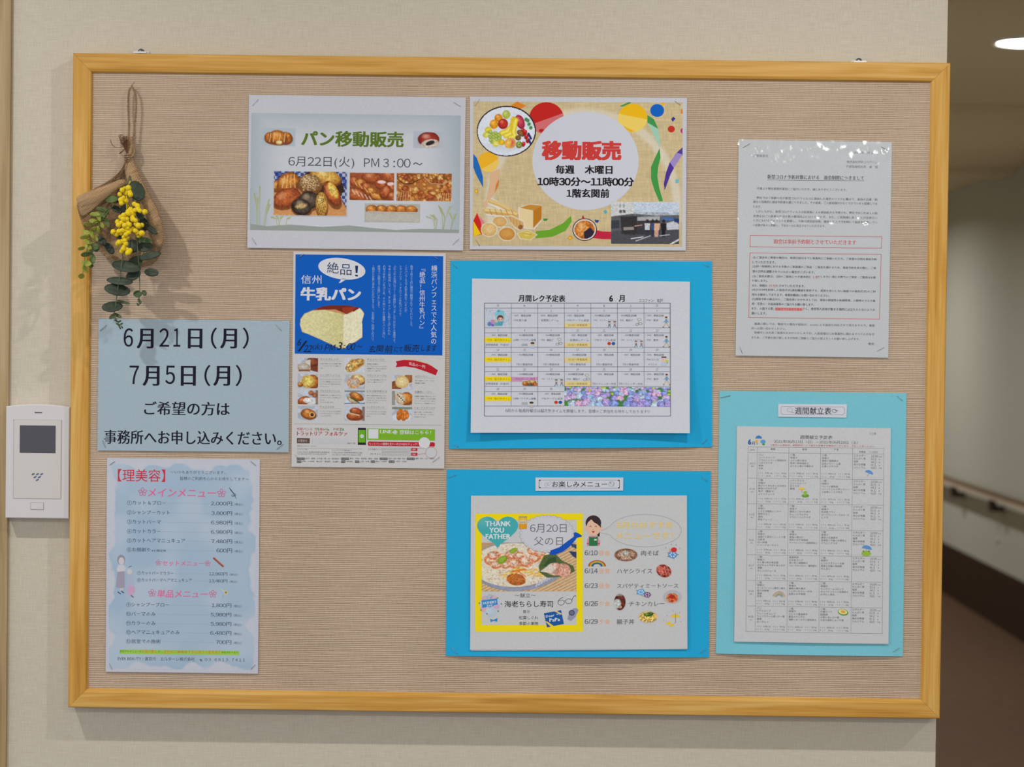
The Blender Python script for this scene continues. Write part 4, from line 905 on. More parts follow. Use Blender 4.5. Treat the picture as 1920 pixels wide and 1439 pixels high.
P.line([zb(1528, 1145), zb(1570, 1135), zb(1620, 1140)], .5, (160, 80, 84)); P.line([zb(1528, 1212), zb(1625, 1200)], .5, (160, 80, 84))
for a in ((560.5, 483, 570, 476.5), (814, 481, 823.5, 487.5), (553.5, 853, 561.5, 861)): P.staple(*a)
P.staple(811, 867, 824, 857.5)
P.done()

# ------------------------------------------------------------------ light blue application notice
P = Paper("application_notice", "pale blue notice with large black dates under the hanging bouquet", "notice",
          [(185, 598), (543, 601.5), (541.5, 848.5), (183, 845)], (154, 170, 178), curl=lambda u, v: 0.0004 + 0.001 * v)
q = lambda X: 170 + X / 4.923
for row, yc in (((("６", 305, 392), ("月", 425, 582), ("２", 635, 725), ("１", 765, 828), ("日", 898, 1032), ("（", 1110, 1167), ("月", 1195, 1352), ("）", 1403, 1460)), 634), ((("７", 360, 447), ("月", 480, 637), ("５", 690, 780), ("日", 833, 972), ("（", 1050, 1107), ("月", 1132, 1288), ("）", 1338, 1395)), 704)):
    for t, a0, a1 in row:
        dig = t in "６２１７５"; par = t in "（）"
        P.text(t, q(a0), q(a1), yc + (0.5 if par else (-0.8 if dig else 1.2)), 39.5 if par else (34.5 if dig else 37), (30, 28, 44), 0.012 if (dig or par) else 0.032, mincho=True)
P.text("ご希望の方は", 270.5, 431, 766.5, 25.5, (30, 28, 44), 0.02, mincho=True)
P.text("事務所へお申し込みください。", 195.5, 528.5, 821, 26, (30, 28, 44), 0.02, mincho=True)
for a in ((187.5, 621, 199.5, 610.5, True), (517.5, 609, 528.5, 621), (193, 826, 198.5, 840, True), (519, 843, 531.5, 833, True)): P.staple(*a)
P.done()

# ------------------------------------------------------------------ hair salon price list
def z(X, Y): return (190 + X / 6.194, 850 + Y / 6.194)
def zb(X, Y): return (190 + X / 6.194, 1050 + Y / 6.194)
P = Paper("salon_price_list", "hair salon price list on white paper with a pale blue watercolour wash and pink headings", "price list",
          [(200.8, 859), (487.5, 862), (484, 1263.5), (198.5, 1260)], (184, 186, 195), curl=lambda u, v: 0.0004 + 0.001 * v)
c = Can(206, 868, 480, 1254, 2.0, (196, 200, 209))
e = np.minimum(np.minimum(c.X - 206, 480 - c.X), np.minimum(c.Y - 868, 1254 - c.Y)) + (vnoise(c.X, c.Y, 26, 2) - .5) * 26 + (vnoise(c.X, c.Y, 8, 4) - .5) * 5
a = np.clip((e - 5) / 5, 0, 1) * (.85 + .3 * (vnoise(c.X, c.Y, 70, 6) - .5)); rim = np.clip(1 - abs(e - 9) / 5, 0, 1) * .25
c.mixin(np.clip(a, 0, 1), (160, 184, 203)); c.mixin(rim, (150, 172, 196)); c.mixin(np.clip((vnoise(c.X, c.Y, 45, 12) - .45) * 1.6, 0, .55) * (a > .3), (190, 200, 212)); P.raster(c, "watercolour_wash")
NV = (58, 74, 96); PK = (222, 112, 156)
P.text("【理美容】", 221, 310, 892, 23.5, (204, 56, 76), .006, "heading")
P.text("～いつもありがとうございます。", 319.3, 422.5, 886, 6.6, (64, 70, 84)); P.text("皆様のご利用を心からお待ちしてます～", 338, 466.5, 898.3, 6.8, (64, 70, 84))
def flower(cx, cy, r, col=PK):
    P.new()
    for k in range(5):
        t = 2 * PI * k / 5 - PI / 2; P.oval(cx + r*.58*math.cos(t), cy + r*.58*math.sin(t), r*.42, r*.3, r*.13, col, "blossom", rot=math.degrees(t), n=12)
def head(t, x0, x1, yc, h, fr=8):
    flower(x0 + fr, yc, fr); flower(x1 - fr, yc + (x1 - x0) * .013, fr); P.text(t, x0 + 2.3 * fr, x1 - 2.3 * fr, yc + 1.5, h, PK, .02, "menu_heading", italic=.12)
head("メインメニュー", 259.5, 423.5, 923, 15.5); head("セットメニュー", 292, 395, 1055.5, 9.5, 5.5)
head("単品メニュー", 278.5, 406.5, 1112.5, 14.5, 7.2)
def row(num, t, x0, x1, y, price, p0, p1, t0, t1, h=7.8, sc=1.0):
    P.text(num, x0, x0 + 8.6 * sc, y, 8.6 * sc, NV); P.text(t, x0 + 9.8 * sc, x1, y, h, NV, .006); P.text(price, p0, p1, y + 1.8, 8.0 * sc, NV, .006); P.text("（税込）", t0, t1, y + 3, 5.0 * sc, NV, .004)
    P.line([(x1 + 3, y + .6), (p0 - 3, y + 2.2)], .4, (142, 162, 184))
R1 = ((1, "カット＆ブロー", 312, 943.3, "2,000円", 395.4), (2, "シャンプーカット", 319, 961.3, "3,800円", 396.6), (3, "カットパーマ", 302, 979, "6,980円", 395.8), (4, "カットカラー", 302, 996.6, "6,980円", 395.6), (5, "カットヘアマニュキュア", 347.4, 1014.2, "7,480円", 396.4))
for n_, t, x1, y, p, p0 in R1: row("①②③④⑤"[n_-1], t, 238.4, x1, y, p, p0, 435.5, 439.5, 455.4)
row("⑥", "お顔剃り", 238.2, 282, 1031.2, "600円", 406, 435.5, 439.5, 455.4); P.rect(283.5, 1028, 313, 1036, (164, 186, 203), "watercolour_wash2") if False else None
P.text("※お顔全体", 284.4, 311.5, 1033, 4.8, NV)
row("⑦", "カットパーマカラー", 257, 325.5, 1075, "12,960円", 392, 426.5, 430.5, 446.5, 6.6, .86); row("⑧", "カットパーマヘアマニュキュア", 257, 360, 1088.2, "13,460円", 392, 426.5, 430.5, 445.5, 6.6, .86)
for n_, t, x1, y, p, p0 in (("⑨", "シャンプーブロー", 317.5, 1134.2, "1,800円", 397), ("⑩", "パーマのみ", 291.8, 1151.6, "5,980円", 395.3), ("⑪", "カラーのみ", 292, 1169, "5,980円", 395.3), ("⑫", "ヘアマニュキュアのみ", 337, 1186, "6,480円", 394.3), ("⑬", "居室での施術", 301.5, 1203, "700円", 405)):
    row(n_, t, 236.8, x1, y, p, p0, 433.8, 438, 453.2)
P.rect(224.8, 1218.2, 449, 1226.5, (160, 204, 84), "highlight")
for t, a0, a1, cc, hh in (("当店でのメニューは", 217, 468, (60, 110, 50), 4.2), ("お顔の整え", 474, 650, (214, 130, 50), 6.2), ("と、", 660, 715, (60, 110, 50), 4.2), ("女性", 725, 800, (214, 130, 50), 6.2), ("がご様様皆で", 805, 1040, (206, 100, 60), 4.6), ("お口周りの産毛剃り", 1050, 1390, (214, 130, 50), 6.4), ("が含まれてます。", 1398, 1602, (60, 110, 50), 4)):
    P.text(t, zb(a0, 0)[0], zb(a1, 0)[0], zb(0, 1062 + (a0 - 217) * .012)[1], hh, cc, .008)
P.text("EVER BEAUTY / 運営元：エルターレ株式会社", 221.2, 365.5, 1235.8, 7.2, (58, 62, 76)); P.text("℡", 374.8, 380.5, 1238.2, 4, (58, 62, 76)); P.text("0 3 . 6 9 1 3 . 7 4 1 1", 384.5, 459.8, 1237.5, 5.6, (58, 62, 76))
sc = [z(*q_) for q_ in ((1478, 388), (1500, 415), (1545, 470), (1538, 478), (1495, 425))]; P.poly(sc, (50, 70, 96), "scissors_picture"); P.oval(*z(1528, 495), 2, 1.6, .7, (50, 70, 96), "scissors_picture"); P.oval(*z(1553, 488), 1.6, 2.2, .7, (50, 70, 96), "scissors_picture"); P.line([z(1545, 470), z(1555, 505), z(1567, 528)], .8, (60, 80, 104), "scissors_picture")
P.line([(400.8, 1046.5), (419, 1062.5)], 3.2, (178, 96, 70), "comb_picture"); P.line([(400.5, 1048), (418, 1063.5)], 1.2, (150, 52, 44), "comb_picture", lay=3)
fx, fy = zb(1447, 380)
for k in range(8): t = k * PI / 4; P.ell(fx + 2.6*math.cos(t), fy + 2.6*math.sin(t), 1.6, 1, (214, 210, 150), "daisy_picture", rot=math.degrees(t), n=8, lay=2)
P.ell(fx, fy, 2.1, 2, (150, 130, 60), "daisy_picture", lay=3); P.line([(fx - 9, fy - 6), (fx - 3, fy - 2)], 1.2, (214, 212, 160), "daisy_picture"); P.line([(fx - 5, fy + 5), (fx - 6, fy + 11)], .6, (150, 160, 120), "daisy_picture")
def zbp(*p): return [zb(*a_) for a_ in p]
W_ = "people_picture"
P.poly(zbp((190, 130), (270, 130), (275, 320), (235, 335), (172, 318)), (162, 156, 172), W_); P.poly(zbp((200, 60), (262, 60), (285, 100), (290, 130), (190, 140), (180, 110)), (204, 204, 210), W_); P.poly(zbp((215, 330), (262, 330), (255, 355), (222, 352)), (206, 196, 186), W_)
P.ell(*zb(232, 0), 7.5, 9.5, (150, 150, 156), W_, n=20); P.ell(*zb(235, 15), 5.2, 7, (206, 202, 204), W_, n=20); P.line(zbp((255, 95), (300, 90)), 1.6, (204, 200, 204), W_)
P.line(zbp((195, 375), (225, 395)), 2, (70, 84, 110), W_); P.line(zbp((235, 365), (262, 385)), 2, (70, 84, 110), W_)
P.ell(*zb(325, 120), 7.5, 7, (176, 190, 204), W_, n=20); P.ell(*zb(330, 140), 5, 5, (206, 200, 204), W_, n=18); P.poly(zbp((310, 180), (360, 180), (388, 300), (290, 310)), (174, 184, 206), W_); P.poly(zbp((310, 300), (388, 310), (392, 370), (350, 420), (300, 390)), (204, 164, 194), W_); P.line(zbp((320, 85), (350, 75)), 1.5, (100, 120, 140), W_); P.line(zbp((345, 415), (375, 435)), 2, (120, 100, 130), W_)
for a in ((205.5, 872.5, 215.5, 865.5), (470, 865, 480, 873.5), (205.5, 1245, 211, 1255.5), (470.5, 1255.5, 478.5, 1247)): P.staple(*a, True)
P.done()

# ------------------------------------------------------------------ backing cards and the sheets mounted on them
def card(name, label, q, col, curl):
    P = Paper(name, label, "card", q, col, curl=curl, thick=0.0004, group="coloured backing cards", nu=20, nv=20); return P
CB = (34, 158, 202)
CV1 = lambda u, v: 0.0006 + 0.0035 * max(0, v - .80) / .2 * math.sin(PI * min(1, max(0, u * 1.05))) ** .5 + (0.0015 * max(0, .06 - v) / .06 if .2 < u < .8 else 0)
P = card("blue_backing_card", "bright blue card behind the monthly calendar sheet", [(845, 489), (1335, 490.5), (1335.5, 838.5), (842, 842)], CB, CV1)
for a in ((849, 493, 857, 503), (1316, 833, 1326, 824), (1319, 495, 1330, 501), (851, 833, 860, 838)): P.staple(*a)
P.done()
CV2 = lambda u, v: 0.0006 + 0.006 * (max(0, v - .80) / .2) ** 1.5 * math.sin(PI * min(1, max(0, u))) ** .6
P = card("blue_backing_card", "bright blue card behind the food photo menu sheet", [(838, 881), (1333, 884.5), (1329.5, 1233), (836, 1230)], CB, CV2)
for a in ((841, 896, 855, 891), (1316, 894, 1326, 903), (846, 1214, 858, 1226), (1313, 1224, 1322, 1217)): P.staple(*a)
P.done()
CV3 = lambda u, v: 0.0006 + 0.004 * (max(0, v - .85) / .15) ** 1.5 * math.sin(PI * min(1, max(0, u))) ** .6
P = card("teal_backing_card", "pale turquoise card behind the weekly menu table", [(1349, 733), (1699.5, 737.5), (1692.5, 1231), (1342, 1226)], (115, 184, 196), CV3)
for a in ((1351, 746, 1369.5, 742, True), (1682, 743, 1692, 752), (1674, 1222, 1686, 1215)): P.staple(*a)
P.done()

# monthly calendar
YC = Y_CLOTH - 0.0020
P = Paper("calendar_sheet", "white June activity calendar sheet mounted on the upper blue card", "calendar",
          [(885, 522.5), (1293.5, 528.5), (1292, 812), (883, 811)], (192, 194, 200), y=YC, curl=lambda u, v: 0.0006 + 0.0100 * v ** 2.2 * (0.80 + .35 * (2*u-1)**2))
P.sheet("under_sheet", [np.array(q_, float) for q_ in ((885.6, 523.5), (1293.2, 529.5), (1291.4, 811.2), (883.8, 810.3))], 0.0007, 0.0003)
P.text("月間レク予定表", 972, 1060, 559.8, 13, (30, 28, 34), .03, "heading"); P.text("6", 1142, 1149.4, 560, 12, (30, 28, 34), .03, "heading"); P.text("月", 1160.2, 1171.2, 560, 12.5, (30, 28, 34), .03, "heading")
P.text("ココファン　坂戸", 1198, 1242.8, 564, 6.6, (40, 38, 46), .006)
LN = (92, 96, 110); cols = [908.6, 958.5, 1008.5, 1058.1, 1107.8, 1157.4, 1207.4, 1256.5]; rows_ = [568.6, 578, 615, 651.6, 688, 724.6, 761.5]
for y in (568.6, 780): P.line([(908.6, y), (1256.5, y)], .9, (60, 62, 74), lay=3)
for x in (908.6, 1256.5): P.line([(x, 568.6), (x, 780)], 1.0, (60, 62, 74), lay=3)
for y in rows_[1:]: P.line([(908.6, y), (1058.1 if y > 724 and y > 725 else 1256.5, y)], .7, LN, lay=4)
for i, y in enumerate(rows_[1:6]):
    d = y + (9.4 if i != 4 else 9.8); P.line([(958.5 if i == 0 else 908.6, d), (1058.1 if i == 4 else 1256.5, d)], .6, LN, lay=5)
for i, x in enumerate(cols[1:7]): P.line([(x, 568.6), (x, 761.5 if i < 2 else 724.6)], .6, LN, lay=6)
CT = (88, 90, 100)
for i, d in enumerate("月火水木金土日"): P.text(d, (cols[i] + cols[i+1]) / 2 - 1.9, (cols[i] + cols[i+1]) / 2 + 1.9, 573.5, 4.2, CT)
YL = (240, 214, 30); TN = (226, 204, 138)
def hl(x0, x1, y0, y1, col): P.rect(x0 + .5, y0, x1 - .3, y1, col, "highlight", lay=1)
for w in (1, 2, 3, 4): hl(cols[0], cols[1], rows_[w+1] + 18.1, rows_[w+1] + 27.2, YL)
for a_, b_ in ((605.8, 614.6), (642.5, 651.2), (670.2, 679.6), (715.4, 724.2)): hl(cols[3], cols[4], a_, b_, TN)
hl(cols[1], cols[2], 707, 715.8, (206, 148, 190))
day = 1
for w in range(5):
    for d in range(7):
        if w == 0 and d == 0 or day > 30: continue
        cx = (cols[d] + cols[d+1]) / 2; hw = .6 if day == 1 else 1.1 if day < 10 else 2.5; P.text(chr(0xFF10 + day) if day < 10 else str(day), cx - hw, cx + hw, rows_[w+1] + 4.8, 4.2, CT); day += 1
AM, AM2 = "・AM：機能訓練", "・AM機能訓練"
def cell(w, d, ls):
    x = cols[d]; y = rows_[w+1]
    for k, it in enumerate(ls):
        if it: P.text(it[0], x + it[1], x + it[2], y + 14 + 9 * k, it[3] if len(it) > 3 else 4.3, it[4] if len(it) > 4 else CT)
am = (AM, 2.5, 37); am2 = (AM2, 3, 36); amr = (AM, 10, 42.5); amr2 = (AM2, 11.5, 41); YT = (150, 120, 30); TT = (120, 96, 60)
cell(0, 1, (am, ("・PM:塗り絵", 2.5, 29))); cell(0, 2, (am, ("・言葉探しゲーム", 2.5, 39))); cell(0, 3, (am, ("・PM:テーブル卓球", 2.5, 46), ("10:30～移動販売", 7, 43, 4.3, TT)))
cell(0, 4, (am2, ("・PM：ストラックアウト", 3.5, 47, 3.4))); cell(0, 5, (am2, ("・PM：輪投げ", 2.5, 29))); cell(0, 6, (am, ("・PM：散歩", 2.5, 27)))
m5 = (("・PM：脳元気タイム", 3, 48, 4.6, YT))
cell(1, 0, (amr, m5, ("訪問理美容（午前中）", 2, 46))); cell(1, 1, (amr2, ("14時～ワクチン接種", 4, 46), ("1回目", 19, 30))); cell(1, 2, (amr2, ("・PM：輪投げ", 4, 29))); cell(1, 3, (amr, ("・言葉探しゲーム", 7, 46), ("10:30～移動販売", 6, 43, 4.3, TT)))
cell(1, 4, (amr, ("・PM:テーブル卓球", 5, 46))); cell(1, 5, (amr2, ("・PM：ストラックアウト", 5, 46, 3.4))); cell(1, 6, (am, ("・PM：散歩", 2.5, 27)))
cell(2, 0, (amr, m5)); g7 = ("7月の壁画作成", 9.5, 40)
cell(2, 1, (amr2, None, g7)); cell(2, 2, (amr2, None, g7)); cell(2, 3, (amr2, ("10:30～移動販売", 7, 43, 4.3, TT), g7)); cell(2, 4, (amr, None, g7)); cell(2, 5, (amr, None, g7)); cell(2, 6, (am, ("・PM:父の日", 2.5, 27), ("イベント", 7, 24)))
cell(3, 0, (amr, m5, ("訪問理美容（午前中）", 2, 46))); cell(3, 1, (amr2, ("・PM3:00～パン販売", 5, 45, 4.4, (120, 70, 120)))); cell(3, 2, (amr2, ("・PM：ストラックアウト", 5, 46, 3.4))); cell(3, 3, (am2, ("・PM：輪投げ", 2.5, 29), ("10:30～移動販売", 6, 43, 4.3, TT)))
gc = ("7月のカレンダー作成", 2, 47); cell(3, 4, (amr, None, gc)); cell(3, 5, (amr, None, gc)); cell(3, 6, (am, ("・PM：散歩", 2.5, 27)))
cell(4, 0, (amr, m5)); cell(4, 1, (amr2, ("14時～ワクチン接種", 4, 46), ("2回目", 19, 30))); cell(4, 2, (amr, ("・PM:テーブル卓球", 5, 46)))
P.text("6月から毎週月曜日は脳元気タイムを開催します。皆様のご参加をお待ちしております♡", 947.6, 1217.8, 771, 6.6, (84, 88, 98))
def walker(x, y):
    P.new()
    P.ell(x, y - 9, 2.3, 2.5, (226, 180, 150), "walker_picture", n=12, lay=8); P.ell(x, y - 10.3, 2.4, 1.7, (110, 66, 48), "walker_picture", n=12, lay=9)
    P.poly([(x - 1.6, y - 6.5), (x + 1.8, y - 6.5), (x + 2, y + 1), (x - 2, y + 1)], (96, 160, 190), "walker_picture", lay=8); P.line([(x - 1, y - 5), (x - 4.8, y - 1)], 1.1, (96, 160, 190), "walker_picture", lay=8); P.line([(x + 1, y - 5), (x + 4.8, y - 1)], 1.1, (96, 160, 190), "walker_picture", lay=8)
    P.line([(x - .8, y + 1), (x - 5.5, y + 8)], 1.4, (206, 180, 140), "walker_picture", lay=9); P.line([(x + .8, y + 1), (x + 5.2, y + 8)], 1.4, (206, 180, 140), "walker_picture", lay=9); P.line([(x - 6.5, y + 7.6), (x - 4.5, y + 9)], 1.2, (120, 90, 80), "walker_picture", lay=10); P.line([(x + 4.4, y + 8.8), (x + 6.4, y + 8)], 1.2, (120, 90, 80), "walker_picture", lay=10)
for x, y in ((1249, 605.5), (1249.3, 642.2), (1249.5, 713)): walker(x, y)
def batter(x, y):
    P.new()
    for dx, f in ((-5, 1), (5, -1)):
        P.ell(x + dx, y - 5, 2.3, 2.3, (214, 190, 170), "player_picture", n=10, lay=8); P.ell(x + dx, y - 6.3, 2.8, 1.2, (110, 100, 90), "player_picture", n=10, lay=9)
        P.poly([(x + dx - 1.8, y - 2.5), (x + dx + 1.8, y - 2.5), (x + dx + 1.6, y + 1.5), (x + dx - 1.6, y + 1.5)], (120, 124, 140) if f > 0 else (150, 130, 150), "player_picture", lay=9); P.line([(x + dx - 1, y + 1), (x + dx - 3, y + 5)], 1, (120, 120, 130), "player_picture", lay=8); P.line([(x + dx + 1, y + 1), (x + dx + 2.6, y + 5)], 1, (120, 120, 130), "player_picture", lay=8)
    P.ell(x + 1, y + 6, 8, 1.4, (176, 206, 216), "player_picture", n=16, lay=7)
for x, y in ((1147.5, 610), (1197.5, 646.6), (1048, 719)): batter(x, y)
def ringtoss(x, y):
    P.new()
    P.oval(x + 1, y - 4.5, 3.6, 2.2, .8, (176, 180, 150), "ring_toss_picture"); P.line([(x, y - 3), (x - 1, y + 3)], 1, (176, 180, 150), "ring_toss_picture"); P.oval(x - 3, y + 4.6, 3, 2, .8, (150, 170, 166), "ring_toss_picture"); P.oval(x + 3.2, y + 3, 3, 2, .8, (160, 170, 150), "ring_toss_picture")
for x, y in ((1197.5, 604), (1048, 641), (1099.5, 708)): ringtoss(x, y)
for x, y in ((1146, 644.5), (1046.5, 754.5)):
    P.new()
    P.ell(x - 4, y, 3.4, 3.1, (204, 60, 44), "paddle_picture", n=16, lay=8); P.ell(x + 4, y, 3.4, 3.1, (36, 90, 170), "paddle_picture", n=16, lay=9); P.line([(x - 5, y + 3), (x - 7, y + 7)], 1.6, (230, 206, 140), "paddle_picture", lay=8); P.line([(x + 5, y + 3), (x + 7, y + 7)], 1.6, (230, 206, 140), "paddle_picture", lay=8)
for x, y in ((998.5, 645.5), (996.5, 757)):
    P.new()
    P.ell(x, y, 3.6, 3.4, (222, 196, 170), "face_picture", n=16, lay=8); P.ell(x, y - 1.8, 3.9, 2, (70, 62, 50), "face_picture", n=14, lay=9); P.ell(x, y + 6.2, 4, 1.9, (176, 192, 212), "face_picture", n=14, lay=8)
x, y = 1244.5, 673; P.poly([(x - 4, y - 2), (x + 4, y - 2), (x + 3.6, y + 7), (x - 3.6, y + 7)], (222, 190, 176), "father_picture", lay=8); P.rect(x - 4.6, y - 4, x + 4.6, y - 2, (60, 56, 60), "father_picture", lay=9); P.poly([(x - 5, y + 7), (x + 5, y + 7), (x + 6, y + 13), (x - 6, y + 13)], (180, 200, 214), "father_picture", lay=8); P.ell(x + 6, y + 4, 2.4, 3, (190, 210, 90), "father_picture", n=12, lay=8); P.line([(x + 6, y + 6), (x + 7, y + 9)], 1, (120, 170, 90), "father_picture", lay=9)
c = Can(911, 580, 957, 613, 0.9, (196, 202, 212))
for k in range(34): xx, yy = 912 + (k * 17 % 44), 581 + (k * 11 % 30); c.line([(xx, yy), (xx, yy + 1.6)], 1, (140, 176, 206) if k % 3 else (110, 150, 190))
c.ell(937, 590, 9, 9, (130, 196, 206)); c.poly([(929, 590), (946, 590), (946, 606), (932, 606)], (150, 190, 206)); c.ell(934.5, 583.5, 2, 2.5, (80, 150, 190)); c.blob(938, 596.5, 5.8, 5.5, 0, (120, 62, 44), (100, 50, 40)); c.ell(938.5, 599, 4.4, 3.8, (226, 186, 166)); c.ell(936.8, 599, .8, .8, (90, 50, 50)); c.ell(940.5, 599, .8, .8, (90, 50, 50)); c.poly([(934, 603), (944, 603), (942, 611), (930, 611)], (84, 160, 180)); c.ell(924, 604, 4.5, 4.5, (190, 140, 190)); c.ell(918, 608, 4, 4, (90, 130, 180)); c.ell(930, 608, 3, 3.5, (100, 170, 160)); c.ell(929, 601.5, 2, 2, (230, 170, 80)); c.ell(924, 610, 3, 2.4, (130, 90, 180)); c.grain(.1); P.raster(c, "rain_picture")
c = Can(979, 713, 1008, 724.3, .8, (196, 190, 184)); brd(c, 985, 719, 6, 4, 0, 0); brd(c, 992, 717, 4, 4, 0, 4); brd(c, 998, 716, 6, 3, 0, 2); brd(c, 994, 722, 4, 2.6, 0, 3); brd(c, 1003, 721, 5, 4, 20, 1); c.fade(1, (196, 198, 204)); P.raster(c)
c = Can(1058.4, 725, 1256.2, 761.3, .9, (60, 120, 60)); rg = random.Random(9)
c.mixin(vnoise(c.X, c.Y, 5, 3) * .6, (90, 160, 60))
for r_, (yy, rad) in enumerate(((727, 4), (732, 5), (738, 6.5), (745, 8), (751, 8.5), (757, 9.5))):
    xx = 1060 + rg.random() * 8
    while xx < 1258:
        if rg.random() < .78:
            cc = rg.choice([(132, 130, 200), (160, 140, 206), (120, 140, 210), (190, 160, 206), (206, 160, 196), (150, 176, 220), (170, 190, 214)]); y2 = yy + rg.uniform(-2, 2)
            c.blob(xx, y2, rad, rad * .7, 0, tuple(min(255, q_ + 30) for q_ in cc), tuple(int(q_ * .78) for q_ in cc), .35)
            for k in range(int(rad * 2.5)): a_ = rg.random() * 6.3; r2 = rg.random() ** .5 * rad * .85; c.ell(xx + r2*math.cos(a_), y2 + r2*.7*math.sin(a_), .8, .7, tuple(min(255, q_ + 26) for q_ in cc))
        else: c.ell(xx, yy, 3, 2, rg.choice([(70, 140, 60), (190, 206, 60), (60, 120, 50)]))
        xx += rad * 1.35
c.grain(.15, 1.5); P.raster(c, "hydrangea_photo")
P.done()

# food photo menu
P = Paper("fun_menu_sheet", "white menu sheet with yellow framed food photo mounted on the lower blue card", "menu sheet",
          [(883, 930), (1288, 929.5), (1288.5, 1216.5), (881.5, 1218.5)], (190, 190, 189), y=YC, curl=lambda u, v: 0.0006 + 0.0050 * v ** 2 * (0.6 + .5 * math.sin(PI * min(1, max(0, u)))))
P.sheet("under_sheet", [np.array(q_, float) for q_ in ((885, 931), (1287, 931), (1288, 1217.5), (884, 1220.5))], 0.0008, 0.0003)
ZA = lambda X, Y: (830 + X / 7.111, 870 + Y / 7.111); ZB_ = lambda X, Y: (830 + X / 7.111, 1040 + Y / 7.111)
ZC = lambda X, Y: (1080 + X / 7.385, 880 + Y / 7.385); ZD = lambda X, Y: (1080 + X / 7.385, 1050 + Y / 7.385)
YE = (244, 220, 22)
P.rect(891.4, 963.7, 1093, 975.8, YE, "yellow_frame", lay=1); P.rect(891.2, 1172.2, 1092.8, 1184.5, YE, "yellow_frame", lay=1); P.rect(891.3, 975.8, 903.1, 1172.2, YE, "yellow_frame", lay=1); P.rect(1081, 975.8, 1092.9, 1172.2, YE, "yellow_frame", lay=1)
c = Can(903.2, 1018, 1081, 1109.3, 1.0, (206, 172, 130)); c.img *= (1 + .12 * np.sin((c.X * .5 + c.Y) * 1.1))[..., None]
c.poly([(903, 1018), (985, 1018), (985, 1026), (903, 1040)], (190, 156, 118)); c.line([(903, 1040), (925, 1031), (955, 1025), (990, 1023)], 1.2, (110, 90, 80))
c.ell(966, 1062, 82, 47, (150, 150, 160)); c.line([(903, 1082), (925, 1099), (960, 1106), (1000, 1103), (1030, 1092), (1045, 1082)], 5, (150, 156, 178))
for k in range(9): c.line([(1005 + 5*k, 1100 - 2.6*k), (1008 + 5*k, 1094 - 2.6*k)], 2, (206, 212, 222))
c.ell(963, 1060, 78, 41, (226, 216, 196)); rg = random.Random(3)
for k in range(420):
    a_ = rg.random() * 6.28; r_ = rg.random() ** .5; xx = 963 + 76 * r_ * math.cos(a_); yy = 1060 + 39 * r_ * math.sin(a_)
    if 903 < xx < 1040: c.ell(xx, yy, 1.6, .9, rg.choice([(236, 230, 214), (214, 190, 150), (226, 206, 170), (200, 160, 120)]), rot=rg.random() * 180)
def shrimp(x, y, rx, ry, rot): c.blob(x, y, rx, ry, rot, (232, 196, 172), (220, 130, 84), .35, (244, 232, 220)); c.line([(x - rx*.6, y + ry*.5), (x, y + ry*.8), (x + rx*.6, y + ry*.4)], 1.4, (214, 110, 60))
for a_ in ((920, 1052, 13, 9, 20), (925, 1042, 12, 8, -10), (944, 1048, 12, 9, 30), (960, 1040, 14, 9, -20), (975, 1045, 13, 9, 10), (985, 1054, 14, 10, 20), (1003, 1046, 13, 9, -30), (965, 1058, 13, 9, 10), (1012, 1038, 11, 8, 0), (948, 1060, 10, 7, 0), (998, 1034, 10, 7, 20), (930, 1060, 11, 7, 0)): shrimp(*a_)
for k in range(46): xx = 935 + rg.random() * 80; yy = 1066 + rg.random() * 18 - (xx - 975) * .08; c.line([(xx, yy), (xx + 8, yy + rg.uniform(-4, 2)), (xx + 15, yy + rg.uniform(-5, 4))], 1.3, rg.choice([(240, 200, 84), (230, 184, 60), (214, 160, 44), (246, 214, 120)]))
for k in range(14): xx = 1012 + rg.random() * 20; yy = 1042 + rg.random() * 10; c.line([(xx, yy), (xx + 5, yy - 3)], 1.4, (240, 200, 90))
c.blob(968, 1087, 18, 11, 8, (204, 120, 60), (170, 84, 30), .25); c.line([(950, 1088), (972, 1072), (986, 1082)], 2, (226, 130, 50)); c.line([(945, 1048), (955, 1040)], 2, (222, 120, 60)); c.line([(960, 1072), (985, 1068)], 3, (226, 120, 50))
for (x, y, rx, ry, r_) in ((942, 1050, 10, 6.5, -35), (963, 1033, 8, 4.5, -25)): c.blob(x, y, rx, ry, r_, (160, 186, 60), (110, 150, 40), .1)
c.poly([(1010, 1062), (1020, 1042), (1040, 1038), (1054, 1052), (1075, 1062), (1078, 1072), (1060, 1082), (1026, 1084), (1012, 1074)], (86, 104, 60)); c.poly([(1018, 1062), (1030, 1048), (1042, 1044), (1044, 1066)], (60, 84, 50))
c.blob(1040, 1068, 16, 12, 0, (226, 190, 170), (206, 160, 140), .3); c.blob(1056, 1070, 14, 13, 20, (222, 170, 150), (200, 140, 120), .3); c.poly([(1013, 1072), (1032, 1058), (1040, 1064), (1034, 1076)], (222, 210, 196)); c.line([(1044, 1056), (1048, 1068), (1042, 1076)], 1.4, (214, 130, 100)); c.line([(1060, 1060), (1056, 1074)], 1.2, (214, 140, 110))
c.poly([(1066, 1034), (1081, 1036), (1081, 1048), (1074, 1044)], (50, 66, 110)); c.poly([(1070, 1020), (1081, 1022), (1081, 1030), (1072, 1026)], (60, 80, 120)); c.grain(.14, 1.7); P.raster(c, "food_photo")
h = []
for k in range(48):
    t = 2 * PI * k / 48; h.append((933 + 39 * math.sin(t) ** 3 * 1.0, 994.5 - (13 * math.cos(t) - 5 * math.cos(2*t) - 2 * math.cos(3*t) - math.cos(4*t)) * 2.15))
c = Can(894, 965, 972, 1030.5, .7, (70, 172, 176)); c.mixin(np.clip(1 - np.hypot(c.X - 905, c.Y - 978) / 16, 0, 1) * .5, (130, 196, 196)); c.mixin(vnoise(c.X, c.Y, 9, 3) * .15, (90, 180, 180))
